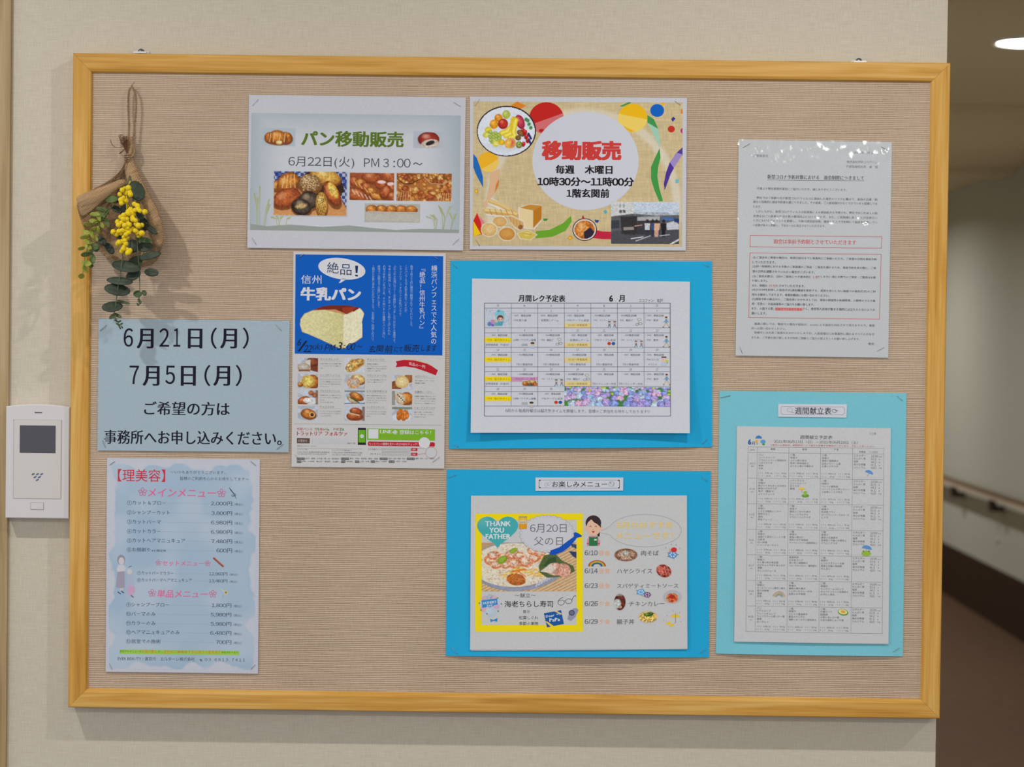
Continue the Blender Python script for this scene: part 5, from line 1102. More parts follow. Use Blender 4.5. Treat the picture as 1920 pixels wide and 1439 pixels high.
mk = Can(894, 965, 972, 1030.5, .7, (0, 0, 0)); mk.poly(h, (255, 255, 255)); P.raster(c, "heart_picture", mask=lambda X, Y: mk.img[..., 0] > 110)
P.text("THANK", 909.5, 957.4, 982.4, 9.4, (222, 228, 228), .035); P.text("YOU", 917.5, 945, 994.6, 9.4, (222, 228, 228), .035); P.text("FATHER", 910.5, 957.2, 1006.4, 9.4, (222, 228, 228), .035)
cl = []
for k in range(160):
    t = 2 * PI * k / 160; r_ = 1 + .022 * math.sin(t * 28); cl.append((1025.5 + 50.5 * r_ * math.cos(t), 1001.5 + 34.8 * r_ * math.sin(t)))
P.poly(cl[::-1], (206, 207, 211), "cloud_frame"); P.line(cl, .5, (140, 138, 142), "cloud_frame", closed=True)
for k in range(44): t = 2 * PI * k / 44; x, y = 1025.5 + 47 * math.cos(t), 1001.5 + 32 * math.sin(t); P.line([(x - .5, y), (x + .5, y)], .6, (120, 118, 124), "cloud_frame", lay=12)
c = Can(973, 968.5, 987.8, 992, .7, (236, 196, 60)); c.mixin((c.Y > 983).astype(float) * .8, (226, 150, 30)); c.mixin(((c.Y > 976) & (c.Y < 983)).astype(float) * .8, (216, 214, 214)); c.mixin((c.Y < 971).astype(float) * .85, (150, 150, 160)); c.mixin(np.clip(abs(c.X - 980) / 9, 0, 1) * .3, (190, 120, 30)); P.raster(c, "can_picture"); P.text("BEER", 975.5, 985, 979.8, 3, (150, 130, 110))
P.text("6月20日", 993.8, 1062.5, 991, 16, (110, 110, 114), .004, slope=.0); P.text("父の日", 1001, 1055.5, 1015, 16.2, (110, 110, 114), .004, slope=.0)
P.poly([ZA(*a_) for a_ in ((1745, 925), (1770, 910), (1815, 930), (1858, 958), (1845, 975), (1790, 985), (1740, 1050), (1680, 1115), (1600, 1172), (1500, 1212), (1425, 1205), (1440, 1155), (1560, 1110), (1680, 1020), (1752, 970))][::-1], (22, 84, 186), "tie_picture")
P.text("～献立～", 965, 1004.5, 1116.6, 8.2, (70, 66, 70)); P.text("海老ちらし寿司", 946, 1036.8, 1132.6, 12, (50, 46, 50), .008); P.text("青汁", 980.5, 993.8, 1147, 6.4, (60, 56, 60)); P.text("松葉しぐれ", 973.2, 1009.3, 1158.2, 6.8, (60, 56, 60)); P.text("季節の果物", 973.2, 1009.3, 1169.2, 6.8, (60, 56, 60))
BL_ = "balloon_picture"
P.ell(919.5, 1133, 20.5, 15, (196, 204, 214), BL_); P.poly([(903, 1142), (936, 1142), (925, 1157), (918, 1157)], (186, 202, 212), BL_)
for x, y, cc in ((909, 1122, (206, 176, 190)), (925, 1121, (214, 180, 190)), (906, 1142, (214, 176, 190)), (931, 1137, (210, 170, 196)), (917, 1146, (190, 210, 216)), (918, 1119, (176, 190, 206))): P.ell(x, y, 6, 5, cc, BL_, n=16, lay=5)
P.poly([ZB_(*a_) for a_ in ((518, 610), (725, 585), (735, 665), (690, 672), (640, 705), (590, 700), (528, 712))][::-1], (60, 140, 196), BL_)
P.text("FATHER'S", 905.5, 930.5, 1130, 4.8, (220, 226, 232), .03, slope=-.12); P.text("DAY", 913, 923.5, 1135.8, 4, (220, 226, 232), .03, slope=-.1)
for x, y in ((899, 1131), (933, 1121.5), (940, 1132.5), (902, 1144), (913, 1151), (934, 1146)): P.ell(x, y, 1.4, 1.3, (90, 130, 90), BL_, n=8, lay=8)
P.poly([(919, 1160), (925, 1162.5), (933, 1158.5), (932.5, 1166), (926, 1164), (920, 1167)][::-1], (50, 140, 206), BL_)
G1, G2 = ZB_(1580, 640), ZB_(1680, 622); P.oval(*G1, 6, 4.6, .8, (60, 58, 64), "glasses_picture", rot=-10); P.oval(*G2, 6, 4.6, .8, (60, 58, 64), "glasses_picture", rot=-10); P.line([ZB_(1620, 618), ZB_(1640, 615)], .9, (60, 58, 64), "glasses_picture"); P.line([ZB_(1535, 620), ZB_(1570, 585), ZB_(1605, 570)], .9, (60, 58, 64), "glasses_picture"); P.line([ZB_(1722, 610), ZB_(1740, 565), ZB_(1765, 545), ZB_(1776, 560)], .9, (60, 58, 64), "glasses_picture")
P.poly([ZB_(*a_) for a_ in ((1350, 782), (1578, 740), (1616, 922), (1390, 970))][::-1], (34, 90, 160), "gift_card_picture"); P.poly([ZB_(*a_) for a_ in ((1365, 885), (1400, 895), (1475, 945), (1468, 955), (1440, 960))][::-1], (236, 206, 80), "gift_card_picture"); P.poly([ZB_(*a_) for a_ in ((1490, 757), (1520, 750), (1585, 785), (1590, 800))][::-1], (236, 206, 110), "gift_card_picture")
P.text("Dear", 1023.5, 1039.5, 1154.5, 4.6, (214, 222, 230), .03, slope=-.18); P.text("my", 1043.5, 1052, 1151.6, 3.6, (214, 222, 230), .02, slope=-.18); P.text("PaPa", 1030, 1050, 1161.8, 6.5, (214, 222, 230), .04, slope=-.1)
P.poly([ZB_(*a_) for a_ in ((1735, 720), (1780, 710), (1812, 735), (1770, 830), (1710, 885), (1662, 860), (1680, 790))][::-1], (150, 152, 176), "watch_picture"); P.ell(*ZB_(1720, 775), 5.6, 5.4, (70, 74, 96), "watch_picture", n=20); P.ell(*ZB_(1720, 775), 3.8, 3.6, (110, 116, 140), "watch_picture", n=18)
# woman in a green apron
W_ = "shop_assistant_picture"
def zc(*p): return [ZC(*a_) for a_ in p][::-1]
P.poly(zc((180, 925), (300, 925), (335, 1000), (330, 1062), (150, 1062), (155, 990)), (214, 146, 160), W_); P.poly(zc((285, 880), (330, 870), (325, 935), (300, 930)), (50, 40, 44), W_)
P.ell(*ZC(240, 748), 14.6, 14.6, (60, 46, 50), W_, n=36); P.ell(*ZC(128, 815), 2.6, 3, (230, 188, 160), W_, n=12); P.ell(*ZC(352, 815), 2.6, 3, (230, 188, 160), W_, n=12); P.ell(*ZC(240, 825), 13.6, 12.8, (230, 188, 160), W_, n=32)
P.poly(zc((146, 830), (148, 780), (165, 738), (213, 694), (250, 735), (320, 768), (335, 790), (332, 830)), (230, 188, 160), W_); P.poly(zc((205, 690), (240, 660), (300, 690), (342, 750), (345, 815), (325, 790), (290, 760), (250, 738)), (60, 46, 50), W_)
for x in (200, 275): P.line([ZC(x - 13, 800), ZC(x, 785), ZC(x + 13, 800)], .8, (70, 50, 50), W_)
P.poly(zc((215, 858), (262, 858), (240, 888)), (190, 50, 44), W_); P.ell(*ZC(238, 835), 1.2, 1, (226, 150, 130), W_, n=8)
P.poly(zc((205, 930), (272, 930), (262, 945), (215, 945)), (206, 120, 140), W_); P.poly(zc((182, 930), (205, 945), (275, 945), (300, 930), (300, 1062), (178, 1062)), (50, 120, 72), W_); P.poly(zc((250, 968), (288, 968), (288, 990), (250, 990)), (210, 212, 206), W_); P.rect(ZC(150, 0)[0], ZC(0, 1022)[1], ZC(176, 0)[0], ZC(0, 1040)[1], (190, 90, 110), W_); P.rect(ZC(302, 0)[0], ZC(0, 1022)[1], ZC(332, 0)[0], ZC(0, 1040)[1], (190, 90, 110), W_)
P.oval(*ZC(955, 852), 68, 30.4, .5, (140, 138, 140), "speech_bubble", a0=-167, a1=167, n=60); P.line([ZC(455, 792), ZC(410, 830), ZC(350, 852)], .5, (140, 138, 140), "speech_bubble"); P.line([ZC(455, 912), ZC(410, 895), ZC(345, 885)], .5, (140, 138, 140), "speech_bubble")
OY = (232, 204, 120)
P.text("6月のおすすめ", 1156.5, 1262, 985.3, 12.6, OY, .022); P.text("メニューです！", 1153.8, 1261.5, 1005, 12.2, OY, .022)
GY = (112, 112, 116); OR = (232, 176, 140)
for t, m_, y, nm, x0, x1 in (("6/10", "昼食", 1037, "肉そば", 1201.8, 1235.2), ("6/14", "昼食", 1070.7, "ハヤシライス", 1156.6, 1222.8), ("6/23", "昼食", 1098.3, "スパゲティミートソース", 1156.6, 1271.8), ("6/26", "夕食", 1131.8, "チキンカレー", 1179.2, 1246.2), ("6/29", "夕食", 1165.2, "親子丼", 1155.9, 1189.2)):
    P.text(t, 1096, 1120.8, y, 9.2, GY, .018); P.text(m_, 1122.6, 1143.8, y + .3, 10, OR, .006); P.text(nm, x0, x1, y + .5, 9.8 if x1 - x0 < 60 else 8.8, GY, .014)
def oph(cx, cy, rx, ry, base, fn, rot=0):
    global c
    c = Can(cx - rx - 1, cy - ry - 1, cx + rx + 1, cy + ry + 1, .6, base); fn(); c.grain(.25, 1.6); r_ = math.radians(rot); c.mixin(np.clip((c.ed(cx, cy, rx, ry, rot)[2] - .84) / .16, 0, 1), (203, 203, 202))
    P.raster(c, "food_photo", mask=lambda X, Y: (((X-cx)*math.cos(r_) + (Y-cy)*math.sin(r_)) / rx)**2 + ((-(X-cx)*math.sin(r_) + (Y-cy)*math.cos(r_)) / ry)**2 < 1)
def f1():
    c.blob(1173.4, 1041, 22, 12, 0, (196, 170, 150), (120, 70, 44), .4)
    for k in range(60): a_ = k * 2.4; c.line([(1173 + (k % 20 - 10), 1041 + 8*math.sin(a_)), (1173 + (k % 20 - 10)*1.3 + 3, 1041 + 8*math.sin(a_) + 2)], 1, (140, 90, 60) if k % 2 else (210, 196, 184))
    c.blob(1173, 1037, 5, 4, 0, (206, 214, 206), (160, 176, 160), .3)
oph(1173.4, 1041, 23, 12.8, (120, 80, 56), f1)
oph(1244.5, 1071, 15.5, 12.5, (150, 60, 50), lambda: (c.blob(1244, 1070, 15, 12, 20, (170, 80, 66), (130, 36, 30), .8), [c.ell(1234 + (k*7 % 22), 1062 + (k*5 % 18), 1.3, 1, (210, 140, 126)) for k in range(26)]), 25)
P.ell(1260.5, 1119.5, 17.8, 13, (184, 186, 192), "food_photo_plate", n=30); oph(1260, 1121.5, 12.6, 10, (190, 90, 50), lambda: (c.blob(1260, 1121, 13, 10, 0, (196, 82, 54), (206, 140, 84), .5), c.ell(1260, 1119, 5, 4, (170, 50, 36))))
oph(1162, 1129, 11.6, 16.5, (90, 50, 44), lambda: (c.blob(1165, 1128, 12, 15, 0, (110, 50, 40), (70, 34, 30), .4), c.blob(1157, 1132, 7, 9, 10, (206, 210, 206), (180, 184, 180), .15), c.ell(1160, 1115, 9, 3, (140, 132, 130)), c.ell(1163, 1138, 3, 3, (190, 150, 120))))
oph(1214.8, 1157, 19.5, 12, (190, 180, 160), lambda: (c.blob(1214.8, 1157, 18, 10, 0, (232, 190, 90), (216, 176, 110), .5), c.blob(1216, 1152, 9, 4, -8, (90, 120, 50), (60, 96, 40), .6)))
def hyd(x, y, s_, c1, c2=None):
    P.new()
    for a_ in (0, 75, 150, 210, 300): t = math.radians(a_); P.poly([(x + s_*.5*math.cos(t-.5), y + s_*.4*math.sin(t-.5)), (x + s_*1.5*math.cos(t), y + s_*1.1*math.sin(t)), (x + s_*.5*math.cos(t+.5), y + s_*.4*math.sin(t+.5))], (80, 140, 70), "hydrangea_picture", lay=4 if a_ % 2 else 3)
    P.ell(x, y, s_, s_ * .78, c1, "hydrangea_picture", n=20, lay=6)
    for k in range(6): t = k * 1.05; P.ell(x + s_*.55*math.cos(t), y + s_*.42*math.sin(t), s_*.17, s_*.17, (214, 222, 232), "hydrangea_picture", n=8, lay=8)
hyd(1261, 1040.5, 8.5, (90, 150, 206)); P.ell(1263.5, 1031.3, 5.6, 4.6, (206, 52, 50), "snail_picture", n=18, lay=10); P.poly([(1254, 1035), (1256, 1028), (1259, 1034)], (226, 160, 110), "snail_picture", lay=9)
for x, y in ((1258.5, 1021.5), (1267.5, 1022), (1248, 1027.5), (1275, 1028.5)): P.line([(x, y - 1), (x + .4, y + 1)], .8, (90, 110, 150), "rain_drops", lay=4)
hyd(1201.5, 1110.5, 7.5, (100, 170, 216)); hyd(1213.5, 1115.5, 6.5, (120, 70, 120))
for k, (r_, cc) in enumerate(((16.5, (190, 80, 50)), (14.6, (226, 160, 50)), (12.6, (236, 214, 90)), (10.6, (90, 150, 130)), (8.8, (70, 120, 190)))): P.oval(1119.3, 1062, r_ - 1, (r_ - 1) * .66, 2, cc, "rainbow_picture", a0=180, a1=360, n=20)
P.poly([(1256.5, 1157.5), (1259, 1153.5), (1266.3, 1151.3), (1273.5, 1154), (1276.2, 1158), (1272, 1157.2), (1266, 1159), (1260, 1157)][::-1], (236, 200, 50), "umbrella_picture"); P.line([(1266.4, 1149.5), (1266.3, 1167), (1264.5, 1168.5)], .6, (110, 100, 110), "umbrella_picture", lay=5)
for x, y in ((1253, 1168), (1258.5, 1172)): P.poly([(x + 2.5, y - 3), (x + 5, y - 1), (x + 1.5, y + 3), (x - 5, y + 2.5), (x - 4.5, y)][::-1], (236, 200, 50), "boots_picture")
for x, y in ((1261.5, 1146), (1273.5, 1148.8), (1250, 1154.6), (1244, 1163.4), (1275.5, 1166)): P.line([(x, y - .8), (x + .4, y + .8)], .8, (130, 110, 150), "rain_drops", lay=4)
P.done()
def strip(name, label, q_, txt, x0, x1, yc, hh, frame):
    P = Paper(name, label, "title strip", q_, (196, 198, 206), y=Y_CLOTH - 0.0022, nu=2, nv=2, group="title strips on the backing cards")
    P.text(txt, x0, x1, yc, hh, (48, 44, 54), .008); frame(P); P.done()
def fr1(P):
    P.line([(1012, 900.3), (1160, 900.6)], .5, (90, 86, 92)); P.line([(1012, 915.5), (1160, 916)], .5, (90, 86, 92)); P.line([(1010.8, 902), (1010.8, 914)], .8, (70, 66, 72)); P.line([(1161.6, 902), (1161.6, 914.5)], .8, (70, 66, 72))
    for x, y in ((1011, 901), (1011, 915), (1161.3, 901.3), (1161.3, 915.4)): P.ell(x + (1.2 if x < 1100 else -1.2), y, 1.9, 1.2, (50, 46, 50), "corner_ornament", n=10)
    P.oval(1024, 909, 2.2, 4, .4, (150, 148, 150), rot=20); P.oval(1030, 907, 2, 4, .4, (150, 148, 150), rot=30); P.oval(1146.5, 908, 5, 4.6, .5, (140, 138, 140)); P.line([(1144, 905), (1146, 907)], 1, (60, 56, 60)); P.line([(1148, 912), (1152, 905)], .5, (140, 138, 140))
strip("menu_title_strip", "small white title strip with corner ornaments on the lower blue card", [(1004, 896), (1168.7, 896), (1168.3, 920.4), (1004, 920.8)], "お楽しみメニュー", 1035.2, 1138.6, 908.4, 11, fr1)
def fr2(P):
    a_ = [(1466, 762.6), (1581, 763.6), (1583.5, 766.4), (1583, 775.6), (1579.5, 778.4), (1467, 777.4), (1464, 774.6), (1464.5, 765.4)]; P.line(a_, .5, (120, 116, 118), closed=True)
    P.oval(1481, 769, 5, 3.6, .5, (160, 158, 160)); P.line([(1484, 773.5), (1489, 774)], 1, (150, 148, 150)); P.oval(1564, 771, 4, 2.8, .8, (130, 128, 130), rot=20); P.line([(1566, 769), (1571, 771)], 1.4, (130, 128, 130))
strip("menu_title_strip", "small white title strip with rounded border on the turquoise card", [(1459, 758), (1588, 758.6), (1587, 783.6), (1459, 782)], "週間献立表", 1490.5, 1558.6, 770.7, 13, fr2)

# visitor notice in a clear sleeve
def z(X, Y): return (1370 + X / 6, 250 + Y / 6)
def zb(X, Y): return (1370 + X / 6, 460 + Y / 6)
P = Paper("visitor_notice", "glossy white visitor notice with two red outlined boxes, upper right of the board", "notice",
          [(1385, 262), (1672, 267), (1665, 671), (1379, 667)], (184, 186, 186), curl=lambda u, v: 0.0008 + 0.0008 * v, film=True, thick=0.0005)
B1 = (74, 74, 80); B2 = (96, 96, 102); RE = (200, 66, 66)
P.text("ご家族各位", 1413, 1440.5, 292.4, 5, B2); P.text("2021 年 5 月 10 日", 1601, 1645, 286.6, 4.4, B2); P.text("株式会社学研ココファン", 1587.5, 1644.5, 304.2, 4.8, B2); P.text("代表取締役社長　森　猛", 1586.5, 1645.5, 313, 5, B2)
P.text("新型コロナ予防対策における　面会制限につきまして", 1438.6, 1619.5, 333, 8, (52, 52, 58), .02, "heading"); P.line([(1438.6, 337.8), (1619.5, 339.3)], .6, (70, 70, 76))
for y, t, a0, a1 in ((630, "平素より弊社事業所運営にご協力いただき、誠にありがとうございます。", 295, 1305), (737, "弊社ではご高齢の方が新型コロナウィルスに感染した場合のリスクに鑑みて、面会の自粛・制", 290, 1648), (783, "限など段階的に感染予防策を講じてきました。その結果、ご入居者様が少なくできていると認識してお", 255, 1650), (828, "ります。", 252, 345),
                     (890, "しかしながら、新型コロナウィルスは変異株による感染拡大も予想され、弊社ではこれ以上の面", 285, 1648), (942, "会禁止はご入居者の生活の質の維持向上にはつながらず、また、ご家族様に会うことが出来ない", 253, 1648), (993, "ときにおけるデメリットを勘案し、今後は感染症対策、徹底した上で予約制にて面会を実施してい", 253, 1648), (1040, "く必要があると判断し、下記ルールに改正させていただきます。", 253, 1065)):
    P.text(t, z(a0, 0)[0], z(a1, 0)[0], z(0, y)[1], 4.8, B2, .014)
P.line([(1406.5, 441.6), (1653, 444.4), (1652.3, 465.8), (1406, 463)], .9, RE, "red_box", closed=True); P.text("面会は事前予約制とさせていただきます", 1450.3, 1605, 454, 8.8, (206, 84, 84), .02)
P.line([(1406, 474.5), (1652, 477.4), (1648.6, 599), (1403.6, 595.6)], .9, RE, "red_box", closed=True)
for y, t, a0, a1 in ((150, "(1)ご面会をご希望の場合は、希望日前日までに事業所にご連絡いただき、ご希望の日時を事前予約", 248, 1640), (193, "していただきます。", 245, 505), (250, "(2)同一時間帯における多数のご家族様のご来訪・ご面会を避けるため、事前予約を承る際に、ご希", 245, 1635), (300, "望の日時を調整させていただく場合がございます。", 243, 945), (355, "(3)ご面会人数は、1回のご面会につき基本的に", 242, 905), (361, "とします(一度に大勢でのご来訪・ご面会はお断", 980, 1632), (403, "り致します)。", 242, 415),
                     (455, "また、時間は", 240, 410), (460, "とさせていただきます。", 510, 835), (513, "(4)ZOOMを利用した面会方式(通信機器を使用する、直接お会いしない画面での面会方式)のご利", 240, 1628), (562, "用もお勧めしております。事業所職員にお問い合わせください。", 238, 1110), (618, "(5)感染予防の観点から、ご面会者におかれましては、事前の検温等の体調管理、入館時のマスク着", 238, 1625), (664, "用・手洗い・手指消毒等のご協力をお願い致します。", 236, 940), (714, "また、入館する際、", 234, 488), (722, "とし、食堂等入居者が集まる場所には立ち入らないようお", 812, 1622), (768, "願いします。", 234, 402)):
    P.text(t, zb(a0, 0)[0], zb(a1, 0)[0], zb(0, y)[1], 5, B1, .02)
P.text("１名", 1524, 1533, 520, 5, RE, .02); P.text("15 分", 1441, 1454.5, 536.2, 5, RE, .02); P.rect(1453, 577, 1504.5, 582.6, (222, 140, 136), "highlight"); P.text("相談室での面会を基本", 1453.5, 1503.5, 580, 4.8, (190, 50, 54), .02)
for y, t, a0, a1 in ((895, "面談に関しては、電話での場合や短及が、zoomによる面会も対応させて頂きますので、事業", 265, 1618), (938, "所へお問い合わせください。", 232, 622), (993, "皆様方には大変ご迷惑をおかけいたしますが、入居者様はじめ事業所に関わるすべての方を守", 265, 1615), (1048, "るため、ご不便お掛け致しますが何卒ご理解とご協力の程よろしくお願い申し上げます。", 232, 1450), (1110, "敬具", 1545, 1612)):
    P.text(t, zb(a0, 0)[0], zb(a1, 0)[0], zb(0, y)[1], 4.7, B2, .014)
for a in ((1392.5, 277.5, 1406, 269.5, True), (1652, 275.5, 1665, 283, True), (1386.5, 650.5, 1391.5, 663), (1644.5, 658.5, 1657, 651.5)): P.staple(*a)
P.done()
# the clear film the notice is slipped into, wrinkled along its top and across its middle
nx, nz = 110, 150; V = []; F = []; fq = [np.array(q_, float) for q_ in ((1383.5, 260.5), (1676.5, 265.5), (1668.5, 672.5), (1377.5, 668.5))]
for j_ in range(nz + 1):
    for i_ in range(nx + 1):
        u_, v_ = i_ / nx, j_ / nz; q_ = (fq[0]*(1-u_) + fq[1]*u_) * (1-v_) + (fq[3]*(1-u_) + fq[2]*u_) * v_
        V.append(on_y(q_[0], q_[1], P.y))
V = np.array(V); xx = V[:, 0] * 1000; zz_ = V[:, 2] * 1000; vv = np.repeat(np.arange(nz + 1) / nz, nx + 1)
am_ = .16 + .9 * np.exp(-((vv - .055) / .05) ** 2) + .8 * np.exp(-((vv - .385) / .035) ** 2)
V[:, 1] -= (0.9 + am_ * (0.55 * vnoise(xx, zz_, 9, 5) + 0.42 * vnoise(xx, zz_ * .6, 4.5, 8) - .3)) / 1000 + 0.0016
for j_ in range(nz):
    for i_ in range(nx): a_ = j_ * (nx + 1) + i_; F.append((a_, a_ + nx + 1, a_ + nx + 2, a_ + 1))
mesh_obj("clear_sleeve", V, F, M_FILM, P.root, True)

# weekly menu table
def z(X, Y): return (1335 + X / 5.12, 725 + Y / 5.12)
P = Paper("weekly_menu_sheet", "white weekly menu table sheet mounted on the turquoise card", "menu sheet",
          [(1381.6, 799.6), (1670.2, 803.6), (1665.3, 1207.5), (1376, 1203)], (190, 190, 190), y=YC, curl=lambda u, v: 0.0006 + 0.0042 * v ** 2 * (0.5 + .5 * math.sin(PI * min(1, max(0, u)))))
TB = [np.array(q_) for q_ in ((1402.4, 838.3), (1657.3, 840.9), (1653.3, 1188.2), (1398.2, 1183.9))]
def tb(fx, fy): a_, b_, c_, d_ = TB; r_ = (a_*(1-fx) + b_*fx) * (1-fy) + (d_*(1-fx) + c_*fx) * fy; return float(r_[0]), float(r_[1])
FX = (0, .0674, .3004, .534, .770, 1); FY = [0, .031] + [.031 + .969 * k / 7 for k in range(1, 8)]
TL_ = (150, 150, 154)
for fy in FY: P.line([tb(0, fy), tb(1, fy)], .6, TL_, lay=3)
for fx in FX: P.line([tb(fx, 0), tb(fx, 1)], .6, TL_, lay=4)
def tt(s_, fx, fy, w, h, col=(112, 112, 116), ctr=False):
    x, y = tb(fx, fy); x0 = x - w/2 if ctr else x; P.text(s_, x0, x0 + w, y + (w/2) * P.sl * (0 if ctr else 1), h, col)
P.text("週間献立予定表", 1500, 1560.8, 820.4, 7.2, (90, 88, 92), .008, "heading"); P.text("2021年06月13日（日）～2021年06月19日（土）", 1451, 1608.6, 829.2, 6.2, (96, 94, 98), .003, "heading"); P.text("※食材の入荷状況、業務都合により献立を変更する場合がございます。予めご了承ください。", 1445, 1640.6, 836, 3.6, (206, 110, 116))
P.text("1/1頁", 1630, 1642.6, 813.6, 4.2, (110, 110, 114)); P.text("6", 1402.4, 1408.5, 829.2, 10, (40, 96, 150), .04, "june_picture"); P.text("月", 1409.4, 1415.2, 831.6, 6.5, (40, 96, 150), .03, "june_picture")
P.poly([(1415.8, 822.5), (1418, 818.5), (1422.5, 816.6), (1427, 818.8), (1429, 822.8)][::-1], (60, 130, 196), "june_picture"); P.ell(1418.5, 827.5, 2.6, 2.6, (236, 170, 60), "june_picture", n=12); P.line([(1419, 830), (1419.5, 834)], 1.4, (110, 160, 60), "june_picture"); P.ell(1430.5, 828.5, 5, 3.8, (90, 160, 210), "june_picture", n=14); P.ell(1431.5, 833.5, 2.8, 2, (70, 150, 80), "june_picture", n=10)
for s_, fx, w in (("朝食", .184, 9), ("昼食", .417, 9), ("夕食", .65, 9), ("栄養量　（一日分）", .885, 35)): tt(s_, fx, .0105 if w < 20 else .021, w, 3.7, ctr=True)
tt("日付", .034, .0165, 7.5, 3, ctr=True)
MENU = [("6/13\n(日)", ["パン", "コンソメスープ", "マカロニのミート野菜炒め", "ごぼうサラダ", "果物", "牛乳"], ["ご飯", "味噌汁", "ぶりの照り焼き", "若芽の酢味噌和え", "ほうれん草の中華炒め"], ["ご飯", "味噌汁", "鶏肉の塩麹焼き", "白菜のクリーム煮", "大葉ツナサラダ"]),
        ("6/14\n(月)", ["ご飯", "味噌汁", "親子とたまねぎのあま炊き", "春雨ハマヨサラダ", "梅干（種抜き）", "ぶどうジュース"], ["ハヤシライス", "コンソメスープ", "豆サラダ", "果物"], ["ご飯", "味噌汁", "カレイの煮魚焼", "コーンとじゃが芋のカレー", "小松菜のしらす和え"]),
        ("6/15\n(火)", ["ご飯", "味噌汁", "むきえび鶏肉のソテー", "果物きなこ", "漬物", "野菜ジュース"], ["ご飯", "味噌汁", "鶏肉のごまだれ焼き", "れんこんきんぴら", "マカロニハムサラダ"], ["ご飯", "味噌汁", "白身魚フライ", "ポークウインナーマヨネーズ", "とろろ"]),
        ("6/16\n(水)", ["ご飯", "味噌汁", "油揚げと里芋のこっくり煮", "五目豆", "白い味噌", "ドリンクヨーグルト"], ["ご飯", "味噌汁", "煮魚の煮付け", "筑前のゆず味噌焼", "キャベツとツナの胡麻酢和え"], ["ご飯", "味噌汁", "豚肉の生姜焼き", "青梗菜と竹輪の中華和え", "マカロニサラダ"]),
        ("6/17\n(木)", ["ご飯", "味噌汁", "だし巻の和え味豆腐", "かぼちゃのそぼろあんかけ", "漬物", "オレンジジュース"], ["豚焼肉丼", "わかめスープ", "菜の花の胡麻和え", "フルーツヨーグルト（事前盛付）"], ["ご飯", "味噌汁", "むつのカラフィーネ焼", "青菜と竹輪の味噌煮", "ぜんまい"]),
        ("6/18\n(金)", ["ご飯", "味噌汁", "ロールフィッシュ煮干し焼き", "茹で大根煮", "佃煮", "豆乳"], ["ご飯", "味噌汁", "鶏肉の照り焼き", "じゃがいもカレー炒め", "白菜のゆず味噌"], ["ご飯", "味噌汁", "カニクリームコロッケ", "キャベツソテーの豆腐和え", "おひたし和え"]),
        ("6/19\n(土)", ["パン", "トマトスープ", "プレーンオムレツ", "カリフラワーの青ソテー蒸", "果物", "ヨーグルト"], ["ご飯", "味噌汁", "カレイの醤油焼き", "夏豆のけんちん", "海鮮とオーロラの昆布和え"], ["ご飯", "中華スープ", "回鍋肉", "大根のあんかけ煮", "大豆の昆布じゅくり煮"])]
for r_, (dt, *cells) in enumerate(MENU):
    y0, y1 = FY[r_ + 1], FY[r_ + 2]; dy = y1 - y0
    a_, b_ = dt.split("\n"); tt(a_, .034, y0 + dy * .42, 9.5, 3.4, ctr=True); tt(b_, .034, y0 + dy * .54, 5.5, 3, ctr=True)
    for k, L in enumerate(cells):
        for i, s_ in enumerate(L): tt(s_, FX[k + 1] + .011, y0 + dy * (.075 + .108 * i), min(52, 4.3 * len(s_) + .5), 4.0 if len(s_) > 1 else 3.8)
        e_ = (579, 568, 491, 523, 609, 507, 439, 579, 561)[(r_ * 3 + k) % 9]
        tt("ｴﾈﾙ %dkcal　ｶﾙｼ %d.4g" % (e_, 70 + e_ % 37), FX[k + 1] + .009, y0 + dy * .80, 53, 3.8); tt("ﾀﾝﾊﾟ %d.%dg　　ﾄｳｼﾂ %d.8g" % (9 + e_ % 13, e_ % 7, 2 + e_ % 3), FX[k + 1] + .009, y0 + dy * .91, 53, 3.8)
    for i, (s_, v_, u_) in enumerate((("エネルギー", "1638", "kcal"), ("たんぱく質", "62.9", "g"), ("脂質", "44.2", "g"), ("炭水化物量", "9.1", "g"), ("カルシウム", "420", "mg"))):
        w = 8.5 if i == 2 else 22.5; yy = y0 + dy * (.075 + .115 * i); tt(s_, .778, yy, w, 4.0); tt(v_, .905, yy + .002, 13 if i < 1 else 10, 3.9); tt(u_, .963, yy + .004, 5.5 if len(u_) > 1 else 2.2, 2.6)
def umb(x, y, s_, col, rot):
    P.new()
    pts = []; r_ = math.radians(rot)
    for k in range(9): t = PI + PI * k / 8; pts.append((x + s_*math.cos(t)*math.cos(r_) - s_*.7*math.sin(t)*math.sin(r_), y + s_*math.cos(t)*math.sin(r_) + s_*.7*math.sin(t)*math.cos(r_)))
    P.poly(pts[::-1], col, "umbrella_picture", lay=8); P.line([(x, y), (x - s_*.9*math.sin(r_), y + s_*.9*math.cos(r_))], .7, (130, 160, 200), "umbrella_picture", lay=7)
x, y = z(1505, 838); umb(x, y - 1, 8, (90, 150, 210), 22)
x, y = z(862, 990); umb(x, y, 6, (240, 196, 60), -5); x, y = z(895, 1018); P.ell(x, y, 3.5, 3.2, (150, 190, 70), "frog_picture", n=14, lay=8); P.ell(x, y + 6, 7, 3.2, (110, 160, 60), "frog_picture", n=16, lay=8); P.ell(x - 1, y + 4, 3, 2, (150, 190, 70), "frog_picture", n=12, lay=9)
x, y = 1335 + 1390/4.797, 940 + 420/4.797; umb(x, y + 2, 9.5, (90, 150, 210), 12); x, y = 1335 + 1385/4.797, 940 + 470/4.797
